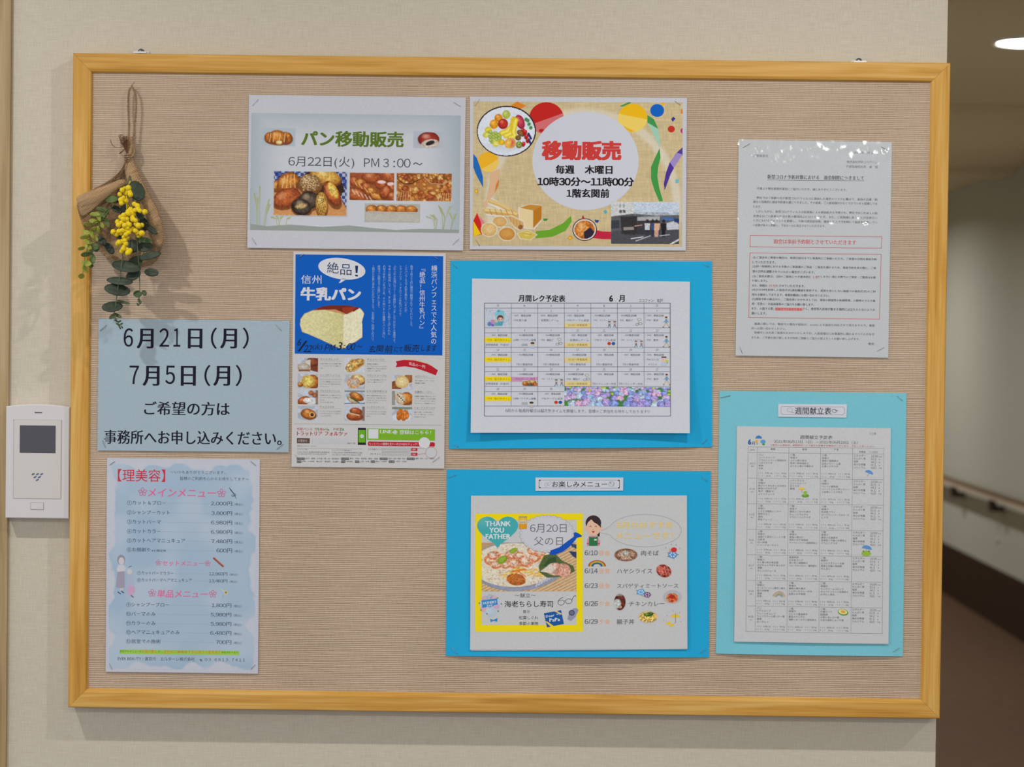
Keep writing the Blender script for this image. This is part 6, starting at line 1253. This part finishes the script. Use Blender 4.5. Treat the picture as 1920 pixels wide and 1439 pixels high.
P.ell(x, y, 9, 5, (150, 186, 70), "frog_picture", n=20, lay=9); P.ell(x - 5, y - 4, 2.2, 2, (150, 186, 70), "frog_picture", n=10, lay=8); P.ell(x + 5, y - 4, 2.2, 2, (150, 186, 70), "frog_picture", n=10, lay=8); P.ell(x - 5, y - 3.6, 1, 1, (50, 50, 50), "frog_picture", n=8, lay=10); P.ell(x + 5, y - 3.6, 1, 1, (50, 50, 50), "frog_picture", n=8, lay=10)
x, y = 1335 + 600/4.797, 940 + 868/4.797
for r_, cc in ((11.5, (214, 180, 170)), (9.5, (226, 206, 150)), (7.5, (190, 206, 170)), (5.5, (190, 196, 214))): P.oval(x, y, r_, r_, 1.8, cc, "rainbow_picture", a0=190, a1=350, n=16)
x, y = 1335 + 1175/4.797, 940 + 998/4.797; P.ell(x, y, 10, 6, (90, 150, 70), "melon_picture", rot=12, n=22); P.ell(x - .3, y - .8, 8.4, 4.7, (226, 220, 140), "melon_picture", rot=12, n=22); P.ell(x, y - 1, 4.6, 2.2, (230, 160, 80), "melon_picture", rot=12, n=16)
P.done()

# ------------------------------------------------------------------ hanging bouquet in burlap
def W(px, py, mm):
    return on_y(px, py, Y_CLOTH - mm / 1000.0)
bq = empty("hanging_bouquet", tuple(float(a) for a in W(240, 500, 0)))
tag(bq, "artificial mimosa and eucalyptus bouquet wrapped in burlap, hung by twine on the board", "bouquet")
def burlap():
    m, nt, b = matnode("burlap")
    tc = nt.nodes.new("ShaderNodeTexCoord"); mp = nt.nodes.new("ShaderNodeMapping"); mp.inputs["Rotation"].default_value = (0, math.radians(28), 0)
    nt.links.new(tc.outputs["Object"], mp.inputs[0])
    nz = nt.nodes.new("ShaderNodeTexNoise"); nz.inputs["Scale"].default_value = 45; nt.links.new(mp.outputs[0], nz.inputs["Vector"])
    ad = nt.nodes.new("ShaderNodeVectorMath"); ad.operation = 'MULTIPLY_ADD'; ad.inputs[1].default_value = (0.004,) * 3
    nt.links.new(nz.outputs["Color"], ad.inputs[0]); nt.links.new(mp.outputs[0], ad.inputs[2])
    sp = nt.nodes.new("ShaderNodeSeparateXYZ"); nt.links.new(ad.outputs[0], sp.inputs[0])
    def th(out):
        k = nt.nodes.new("ShaderNodeMath"); k.operation = 'MULTIPLY'; k.inputs[1].default_value = 2 * PI / 0.0016; nt.links.new(sp.outputs[out], k.inputs[0])
        s_ = nt.nodes.new("ShaderNodeMath"); s_.operation = 'SINE'; nt.links.new(k.outputs[0], s_.inputs[0]); return s_
    a, c_ = th("X"), th("Z")
    mx = nt.nodes.new("ShaderNodeMath"); mx.operation = 'MAXIMUM'; nt.links.new(a.outputs[0], mx.inputs[0]); nt.links.new(c_.outputs[0], mx.inputs[1])
    n2 = nt.nodes.new("ShaderNodeTexNoise"); n2.inputs["Scale"].default_value = 700; nt.links.new(mp.outputs[0], n2.inputs["Vector"])
    mm = nt.nodes.new("ShaderNodeMath"); mm.operation = 'MULTIPLY_ADD'; mm.inputs[1].default_value = 0.9; nt.links.new(n2.outputs["Fac"], mm.inputs[0]); nt.links.new(mx.outputs[0], mm.inputs[2])
    mp3 = nt.nodes.new("ShaderNodeMapping"); mp3.inputs["Scale"].default_value = (60, 60, 420); nt.links.new(mp.outputs[0], mp3.inputs[0])
    n3 = nt.nodes.new("ShaderNodeTexNoise"); n3.inputs["Scale"].default_value = 1; n3.inputs["Detail"].default_value = 3; nt.links.new(mp3.outputs[0], n3.inputs["Vector"])
    m3 = nt.nodes.new("ShaderNodeMath"); m3.operation = 'MULTIPLY_ADD'; m3.inputs[1].default_value = 2.6; nt.links.new(n3.outputs["Fac"], m3.inputs[0]); nt.links.new(mm.outputs[0], m3.inputs[2])
    sb = nt.nodes.new("ShaderNodeMath"); sb.operation = 'SUBTRACT'; sb.inputs[1].default_value = 1.3; nt.links.new(m3.outputs[0], sb.inputs[0]); mm = sb
    cr = nt.nodes.new("ShaderNodeValToRGB"); e = cr.color_ramp.elements; e[0].position = 0.1; e[0].color = (*ink((98, 74, 52)), 1); e[1].position = 1.0; e[1].color = (*ink((190, 156, 116)), 1)
    nt.links.new(mm.outputs[0], cr.inputs[0]); nt.links.new(cr.outputs[0], b.inputs["Base Color"])
    al = nt.nodes.new("ShaderNodeMath"); al.operation = 'GREATER_THAN'; al.inputs[1].default_value = -0.60; nt.links.new(mx.outputs[0], al.inputs[0]); nt.links.new(al.outputs[0], b.inputs["Alpha"])
    bp = nt.nodes.new("ShaderNodeBump"); bp.inputs["Strength"].default_value = 0.6; bp.inputs["Distance"].default_value = 0.0008; nt.links.new(mm.outputs[0], bp.inputs["Height"]); nt.links.new(bp.outputs[0], b.inputs["Normal"])
    b.inputs["Roughness"].default_value = 0.95; b.inputs["Specular IOR Level"].default_value = 0.1
    return m
M_BUR = burlap()
def patch(name, rows, sub=2, thick=0.0005):
    V = []; F = []; n = len(rows[0])
    for r in rows:
        for p in r: V.append(W(*p))
    for j in range(len(rows) - 1):
        for i in range(n - 1): a = j*n + i; F.append((a, a+n, a+n+1, a+1))
    o = mesh_obj(name, V, F, M_BUR, bq, True)
    s_ = o.modifiers.new("subdivide", 'SUBSURF'); s_.levels = s_.render_levels = sub
    d = o.modifiers.new("thickness", 'SOLIDIFY'); d.thickness = thick
    return o
patch("burlap_wrap", [
    [(235, 300, 8), (238, 300, 4), (241, 300, 3), (244, 300, 4), (246, 300, 7), (248, 299, 11)],
    [(227, 324, 14), (233, 324, 6), (240, 324, 3), (248, 324, 3), (256, 324, 6), (261, 325, 16)],
    [(186, 351, 32), (206, 349, 18), (228, 346, 6), (248, 350, 3), (264, 352, 10), (274, 356, 26)],
    [(139, 370, 46), (163, 378, 28), (196, 390, 8), (240, 396, 3), (276, 394, 14), (296, 395, 36)],
    [(148, 402, 44), (166, 410, 26), (196, 428, 8), (240, 436, 3), (284, 432, 14), (307, 430, 40)],
    [(157, 430, 38), (174, 444, 24), (200, 462, 8), (240, 474, 3), (284, 468, 12), (306, 462, 38)],
    [(176, 458, 20), (190, 476, 14), (210, 492, 8), (240, 502, 4), (272, 502, 8), (296, 492, 28)]])
patch("wrap_lip", [
    [(241, 258, 7), (244, 256, 11), (248, 257, 11), (251, 261, 8)],
    [(240, 276, 10), (243, 276, 15), (248, 277, 15), (252, 279, 11)],
    [(234, 301, 9), (238, 301, 13), (243, 300, 14), (248, 300, 11)],
    [(233, 322, 16), (241, 323, 22), (251, 323, 22), (261, 325, 15)],
    [(238, 340, 22), (248, 342, 29), (261, 345, 31), (273, 353, 25)],
    [(258, 366, 32), (267, 368, 38), (277, 372, 40), (287, 377, 34)],
    [(274, 396, 38), (283, 397, 43), (291, 398, 44), (299, 400, 38)],
    [(284, 430, 40), (292, 430, 44), (300, 430, 45), (307, 430, 40)],
    [(288, 462, 38), (294, 464, 41), (300, 464, 42), (306, 462, 38)]])
patch("wrap_fold", [
    [(141, 369, 47), (165, 359, 47), (190, 350, 45), (214, 341, 40), (233, 334, 32)],
    [(144, 376, 50), (168, 366, 51), (193, 356, 49), (217, 347, 44), (236, 340, 34)],
    [(148, 392, 49), (172, 380, 50), (196, 366, 48), (218, 354, 43), (237, 345, 33)],
    [(153, 412, 45), (172, 396, 46), (192, 378, 45), (213, 361, 41), (236, 348, 30)]])
t = matnode("twine"); M_TW = noise_col(t, (112, 88, 62), (158, 132, 100), 900, bump=0.3); t[2].inputs["Roughness"].default_value = 0.95
t = matnode("twine_dark"); M_TWD = noise_col(t, (88, 60, 40), (134, 96, 68), 900, bump=0.3); t[2].inputs["Roughness"].default_value = 0.95
def smooth_path(pts, n=8):
    P_ = [np.array(p, float) for p in pts]; P_ = [2*P_[0]-P_[1]] + P_ + [2*P_[-1]-P_[-2]]; out = []
    for i in range(1, len(P_) - 2):
        for k in range(n):
            t_ = k / n; a, b, c_, d = P_[i-1:i+3]
            out.append(0.5 * ((2*b) + (-a+c_)*t_ + (2*a-5*b+4*c_-d)*t_**2 + (-a+3*b-3*c_+d)*t_**3))
    return out + [P_[-2]]
def strand(pts, r, ply=3, wob=0.7, n=5, seg=8, turns=.9):
    mb = MB(); sp = smooth_path(pts, seg); 
    for k in range(ply):
        Q = []
        for i, p in enumerate(sp):
            a = i * turns + 2 * PI * k / ply; Q.append(W(p[0] + wob * math.cos(a), p[1], p[2] + wob * .73 * math.sin(a)))
        mb.add(tube_vf(Q, r, n))
    return mb
strand([(247, 162, 6), (243, 168, 8), (241, 180, 8), (240.5, 205, 8), (242, 235, 9), (241, 262, 10), (239, 296, 12)], 0.00075, 3, 1.1).build("twine_loop", M_TW, bq, True)
strand([(247, 162, 6), (251, 169, 8), (254.5, 180, 9), (255, 205, 10), (252.5, 235, 10), (249, 265, 11), (243, 297, 13)], 0.00075, 3, 1.1).build("twine_loop", M_TW, bq, True)
rg = random.Random(12); mb = MB()
for k in range(26):       # loose fibres
    y = rg.uniform(168, 262); x = (241 if k % 2 else 253.5) + rg.uniform(-2, 2); mb.add(tube_vf([W(x, y, 9), W(x + rg.uniform(-3, 3), y + rg.uniform(5, 12), 11), W(x + rg.uniform(-3, 3), y + rg.uniform(14, 22), 10)], 0.00012, 3))
mb.build("twine_fibres", M_TW, bq)["kind"] = "stuff"
mb = MB()
for k in range(4):
    c0 = 292 + 4.2 * k; Q = [W(240.5 + 6.3 * math.cos(a), c0 + 2.2 * math.sin(a) + .5 * math.cos(a), 9 + 7 * math.sin(a + PI)) for a in np.linspace(0, 2 * PI, 18)]; mb.add(tube_vf(Q, 0.0013, 6))
mb.build("knot", M_TW, bq, True)
mb = MB()
for k in range(22):       # frayed tuft of the bow
    a = rg.uniform(0, 6.28); r_ = rg.uniform(2, 6.5); cx, cy = 232 + rg.uniform(-6, 5), 262 + rg.uniform(-7, 10)
    Q = smooth_path([(238, 288, 14), (cx + r_ * math.cos(a), cy + r_ * math.sin(a), 18 + rg.uniform(-4, 5)), (cx + r_ * math.cos(a + 1.6), cy + r_ * math.sin(a + 1.6), 20 + rg.uniform(-4, 4)), (cx + r_ * math.cos(a + 3), cy + r_ * .8 * math.sin(a + 3), 16)], 5)
    mb.add(tube_vf([W(*p) for p in Q], 0.0004, 5))
mb.build("frayed_tuft", M_TWD, bq, True)
strand([(229, 276, 16), (221, 277, 16), (214, 275, 15), (209, 269, 15), (207, 262, 15)], 0.00035, 2, .4).build("twine_end", M_TWD, bq, True)
strand([(233, 280, 16), (229, 284, 16), (224, 288, 15)], 0.0007, 3, .8).build("twine_end", M_TWD, bq, True)
strand([(238, 296, 16), (235, 306, 18), (231, 318, 20), (225, 328, 22), (217, 332, 24)], 0.0006, 3, .8).build("twine_end", M_TWD, bq, True)
strand([(250, 274, 12), (252, 284, 13), (249, 292, 14), (243, 296, 14)], 0.0012, 3, 1.2).build("twine_end", M_TW, bq, True)
V, F = tube_vf([W(246, 164, 0.6), W(246.5, 161, 6), W(249, 158, 8), W(252, 154, 9)], 0.0004, 6); mesh_obj("pin", V, F, M_STEEL_D, bq, True)

def leaf_mat(name, c1, c2, rough=0.6):
    t = matnode(name); noise_col(t, c1, c2, 90, bump=0.08); t[2].inputs["Roughness"].default_value = rough; return t[0]
M_EU = leaf_mat("eucalyptus_leaf", (34, 44, 32), (52, 64, 48)); M_EU2 = leaf_mat("eucalyptus_leaf_tip", (50, 68, 38), (72, 92, 54)); M_LG = leaf_mat("young_leaf", (112, 122, 38), (158, 160, 62)); M_MG = leaf_mat("mid_leaf", (64, 82, 44), (96, 112, 56)); M_ST = leaf_mat("stem_green", (60, 76, 58), (84, 98, 72))
def leaf(parent, cx, cy, rx, ry, rot, mm, m, tilt=(0, 0), point=0.0, cup=2.0):
    """a leaf blade: rx, ry in photograph pixels across its length and width; tilt lifts its ends (mm)"""
    r_ = math.radians(rot); V = []; F = []; NR, NA = 4, 18
    def pos(u, v, back=0.0):
        uu = u * rx; vv = v * ry * (1 - point * max(0, u) ** 2 * .55) 
        dz = tilt[0] * u + tilt[1] * v - cup * (u*u + v*v) + cup * .8 * abs(v) ** .8
        return W(cx + uu*math.cos(r_) - vv*math.sin(r_), cy + uu*math.sin(r_) + vv*math.cos(r_), mm + dz - back)
    for side in (0, 1):
        V.append(pos(0, 0, .35 * side))
        for j in range(1, NR + 1):
            for k in range(NA):
                a = 2 * PI * k / NA; q_ = j / NR; V.append(pos(q_ * math.cos(a), q_ * math.sin(a), .35 * side))
    N = 1 + NR * NA
    for side in (0, 1):
        o_ = side * N
        for k in range(NA):
            f = (o_, o_ + 1 + k, o_ + 1 + (k+1) % NA); F.append(f if side else f[::-1])
            for j in range(NR - 1):
                a = o_ + 1 + j*NA; f = (a + k, a + NA + k, a + NA + (k+1) % NA, a + (k+1) % NA); F.append(f if side else f[::-1])
    a = 1 + (NR-1)*NA
    for k in range(NA): F.append((a + k, a + (k+1) % NA, N + a + (k+1) % NA, N + a + k))
    return mesh_obj("leaf", V, F, m, parent, True)
def sprig(name, paths, m, label=None):
    mb = MB()
    for pts, r0 in paths:
        Q = [W(*p) for p in smooth_path(pts, 5)]; mb.add(tube_vf(Q, [r0 * (1 - .6 * i / len(Q)) for i in range(len(Q))], 6))
    o = mb.build(name, m, bq, True)
    if label: o["label"] = label
    return o
E1 = sprig("eucalyptus_sprig", [([(243, 330, 25), (250, 380, 40), (256, 440, 50), (258, 470, 52), (261, 505, 52), (262, 540, 50), (261, 560, 50)], .0011)], M_ST)
for a in ((256, 358, 15, 20, -28, 44, M_EU, (-4, 5)), (214, 374, 13, 6.5, 8, 40, M_EU, (5, 0)), (234, 393, 9, 12, 25, 42, M_EU, (0, -6)), (218, 392, 12, 6, 30, 38, M_EU, (3, 2)), (283, 430, 15, 5.5, 36, 46, M_EU, (8, 0)), (269, 450, 15, 5.2, 8, 54, M_EU2, (6, 2)), (272, 463, 15, 10, -5, 46, M_EU, (0, 4)),
          (280, 480, 23, 7, -14, 56, M_EU, (6, 2)), (253, 492, 15, 11, -30, 48, M_EU, (0, 5)), (284, 511, 13.5, 7.8, 6, 56, M_EU, (5, 0)), (250, 516, 15, 9.5, -24, 52, M_EU, (0, 4)), (258, 551.5, 8.2, 6.5, 5, 52, M_EU2, (0, 3)), (270.5, 549.5, 5.6, 4.6, 50, 50, M_EU2, (2, 0)), (261, 564, 4.5, 3, 70, 50, M_EU2, (0, 0)), (258.5, 571, 3.6, 2.2, 60, 50, M_EU2, (0, 0)), (263.5, 568, 4, 2, -60, 50, M_EU2, (0, 0)),
          (262, 402, 12, 7, 60, 36, M_EU, (4, 0)), (270, 420, 13, 8, 70, 34, M_EU, (4, 0)), (228, 440, 14, 9, 10, 30, M_EU, (0, 3)), (248, 462, 16, 12, 0, 34, M_EU, (0, 3))):
    leaf(E1, *a)
E2 = sprig("eucalyptus_sprig", [([(243, 330, 22), (236, 400, 34), (232, 450, 44), (228, 500, 54), (222, 535, 58), (217, 570, 58), (214, 590, 56), (220, 603, 54), (225, 612, 53)], .0011)], M_ST)
for a in ((237, 500, 28, 11, 9, 54, M_EU, (5, 6)), (224.5, 527, 25, 7.6, 5, 58, M_EU, (4, 4)), (220, 543.5, 25, 11.2, 9, 58, M_EU, (-4, 5)), (210.5, 575.5, 20, 9.8, -5, 58, M_EU, (-5, 4)), (231.5, 567, 13, 2.8, 14, 54, M_EU2, (5, 0)), (212, 593, 9, 4.2, -35, 56, M_EU2, (0, 3)), (221, 592, 8, 3.2, 25, 55, M_EU2, (4, 0)), (218, 602, 4.4, 1.7, 30, 54, M_EU2, (0, 0)), (224, 603, 4.2, 1.7, -30, 54, M_EU2, (0, 0)), (220, 608, 4, 1.6, 40, 54, M_EU2, (0, 0)), (227, 608, 4.2, 1.6, -25, 54, M_EU2, (0, 0)), (224.5, 614, 4.2, 1.6, 60, 53, M_EU2, (0, 0)), (228.5, 613.5, 3.4, 1.4, 55, 53, M_EU2, (0, 0)), (205, 466, 13, 7, 50, 34, M_EU, (3, 0)), (190, 452, 12, 7, 40, 38, M_EU, (3, 0))):
    leaf(E2, *a)
G = sprig("young_leaf_sprig", [([(238, 345, 30), (220, 375, 44), (200, 400, 54), (182, 428, 58), (168, 455, 60), (160, 480, 60), (155, 515, 58)], .0009), ([(215, 385, 44), (200, 395, 50), (190, 412, 54), (186, 440, 54)], .0007)], M_MG, "lighter yellow-green leafy sprig")
for (zx, zy, rx, ry, rot, mm, m) in ((255, 395, 11, 4, 20, 56, M_MG), (205, 432, 10, 4.2, 5, 58, M_LG), (262, 425, 10, 4, 60, 54, M_MG), (232, 450, 10, 4, 70, 58, M_LG), (262, 470, 11, 4, 10, 52, M_MG), (192, 485, 9, 4.5, 10, 60, M_LG), (250, 512, 10, 4, 50, 58, M_LG), (222, 490, 9, 3.6, -20, 60, M_LG), (150, 515, 10, 3.6, 15, 58, M_LG), (205, 545, 9, 3.6, -10, 60, M_LG), (232, 560, 9, 3.4, 80, 57, M_LG),
        (182, 590, 10, 4.2, 75, 60, M_LG), (135, 575, 9, 4.6, 15, 58, M_LG), (120, 612, 9, 4.2, -10, 59, M_LG), (148, 648, 9, 4.8, 20, 60, M_LG), (95, 702, 7, 3.6, -15, 56, M_LG), (195, 690, 10, 7, 10, 54, M_MG), (215, 705, 6, 6, 0, 50, M_EU2), (132, 748, 10, 5, -10, 58, M_MG), (186, 782, 5.5, 10, -10, 52, M_MG), (138, 820, 9.5, 6, 10, 58, M_LG), (172, 838, 5, 5, 0, 54, M_MG), (125, 868, 8, 4.5, 50, 56, M_LG), (150, 690, 8, 5, 30, 56, M_LG), (96, 922, 6.2, 5, 0, 56, M_LG), (290, 405, 9, 4, 50, 50, M_MG), (300, 500, 11, 4.2, 65, 52, M_MG), (165, 735, 8, 4, -40, 55, M_MG), (335, 310, 13, 7, -5, 46, M_MG), (280, 440, 9, 4, -60, 54, M_MG), (210, 620, 8, 3.6, 60, 55, M_LG)):
    leaf(G, 130 + zx / 4.23, 300 + zy / 4.23, rx, ry, rot, mm, m, (rg.uniform(-5, 5), rg.uniform(-4, 4)), 0.5, 1.5)
balls = ((440, 228), (468, 222), (420, 240), (400, 272), (455, 262), (485, 275), (478, 255), (430, 300), (448, 322), (430, 330), (412, 345), (410, 318), (540, 365), (515, 350), (560, 405), (598, 412), (545, 392), (465, 408), (485, 395), (430, 440), (408, 455), (450, 430), (385, 492), (388, 516), (415, 498), (470, 425), (500, 455), (510, 432), (525, 480), (505, 472), (530, 508), (575, 518), (548, 522), (475, 515), (462, 498), (440, 500), (440, 545), (420, 560), (408, 580), (350, 572), (375, 590), (392, 568), (470, 578), (455, 556), (485, 560), (550, 602), (575, 582), (525, 562), (540, 580), (505, 545), (395, 655), (385, 665), (440, 640), (420, 650), (455, 615), (448, 592), (430, 690), (445, 665), (418, 725), (425, 708), (465, 738), (480, 720), (455, 712), (442, 700), (430, 470), (455, 470), (520, 400), (500, 420), (440, 520), (460, 540), (432, 610))
t = matnode("mimosa_yellow"); M_YB = noise_col(t, (210, 168, 14), (248, 214, 36), 1500, bump=0.5, detail=2); t[2].inputs["Roughness"].default_value = 0.9
mb = sprig("mimosa_sprig", [([(244, 340, 30), (238, 365, 46), (238, 390, 54), (240, 420, 58), (236, 450, 60), (236, 472, 60)], .0012), ([(240, 385, 52), (250, 400, 56), (255, 425, 58), (260, 440, 58)], .0008), ([(238, 405, 55), (226, 425, 58), (215, 436, 60)], .0008), ([(236, 435, 58), (228, 450, 60), (222, 457, 60)], .0008)], M_YB, "bright yellow fluffy mimosa")
bm = bmesh.new(); bmesh.ops.create_icosphere(bm, subdivisions=3, radius=0.0034)
for v_ in bm.verts: v_.co *= 1 + rg.uniform(-.07, .08)
me = bpy.data.meshes.new("flower_ball"); bm.to_mesh(me); bm.free(); me.materials.append(M_YB); me.polygons.foreach_set("use_smooth", [True] * len(me.polygons))
for i, (zx, zy) in enumerate(balls):
    o = bpy.data.objects.new("flower_ball", me); C.objects.link(o); o.parent = mb
    o.location = [float(q_) for q_ in W(130 + zx / 4.23, 300 + zy / 4.23, 58 + (i * 7 % 9))]; s_ = .88 + (i * 5 % 7) * .045; o.scale = (s_, s_, s_); o.rotation_euler = (i, i * 2, i * 3)
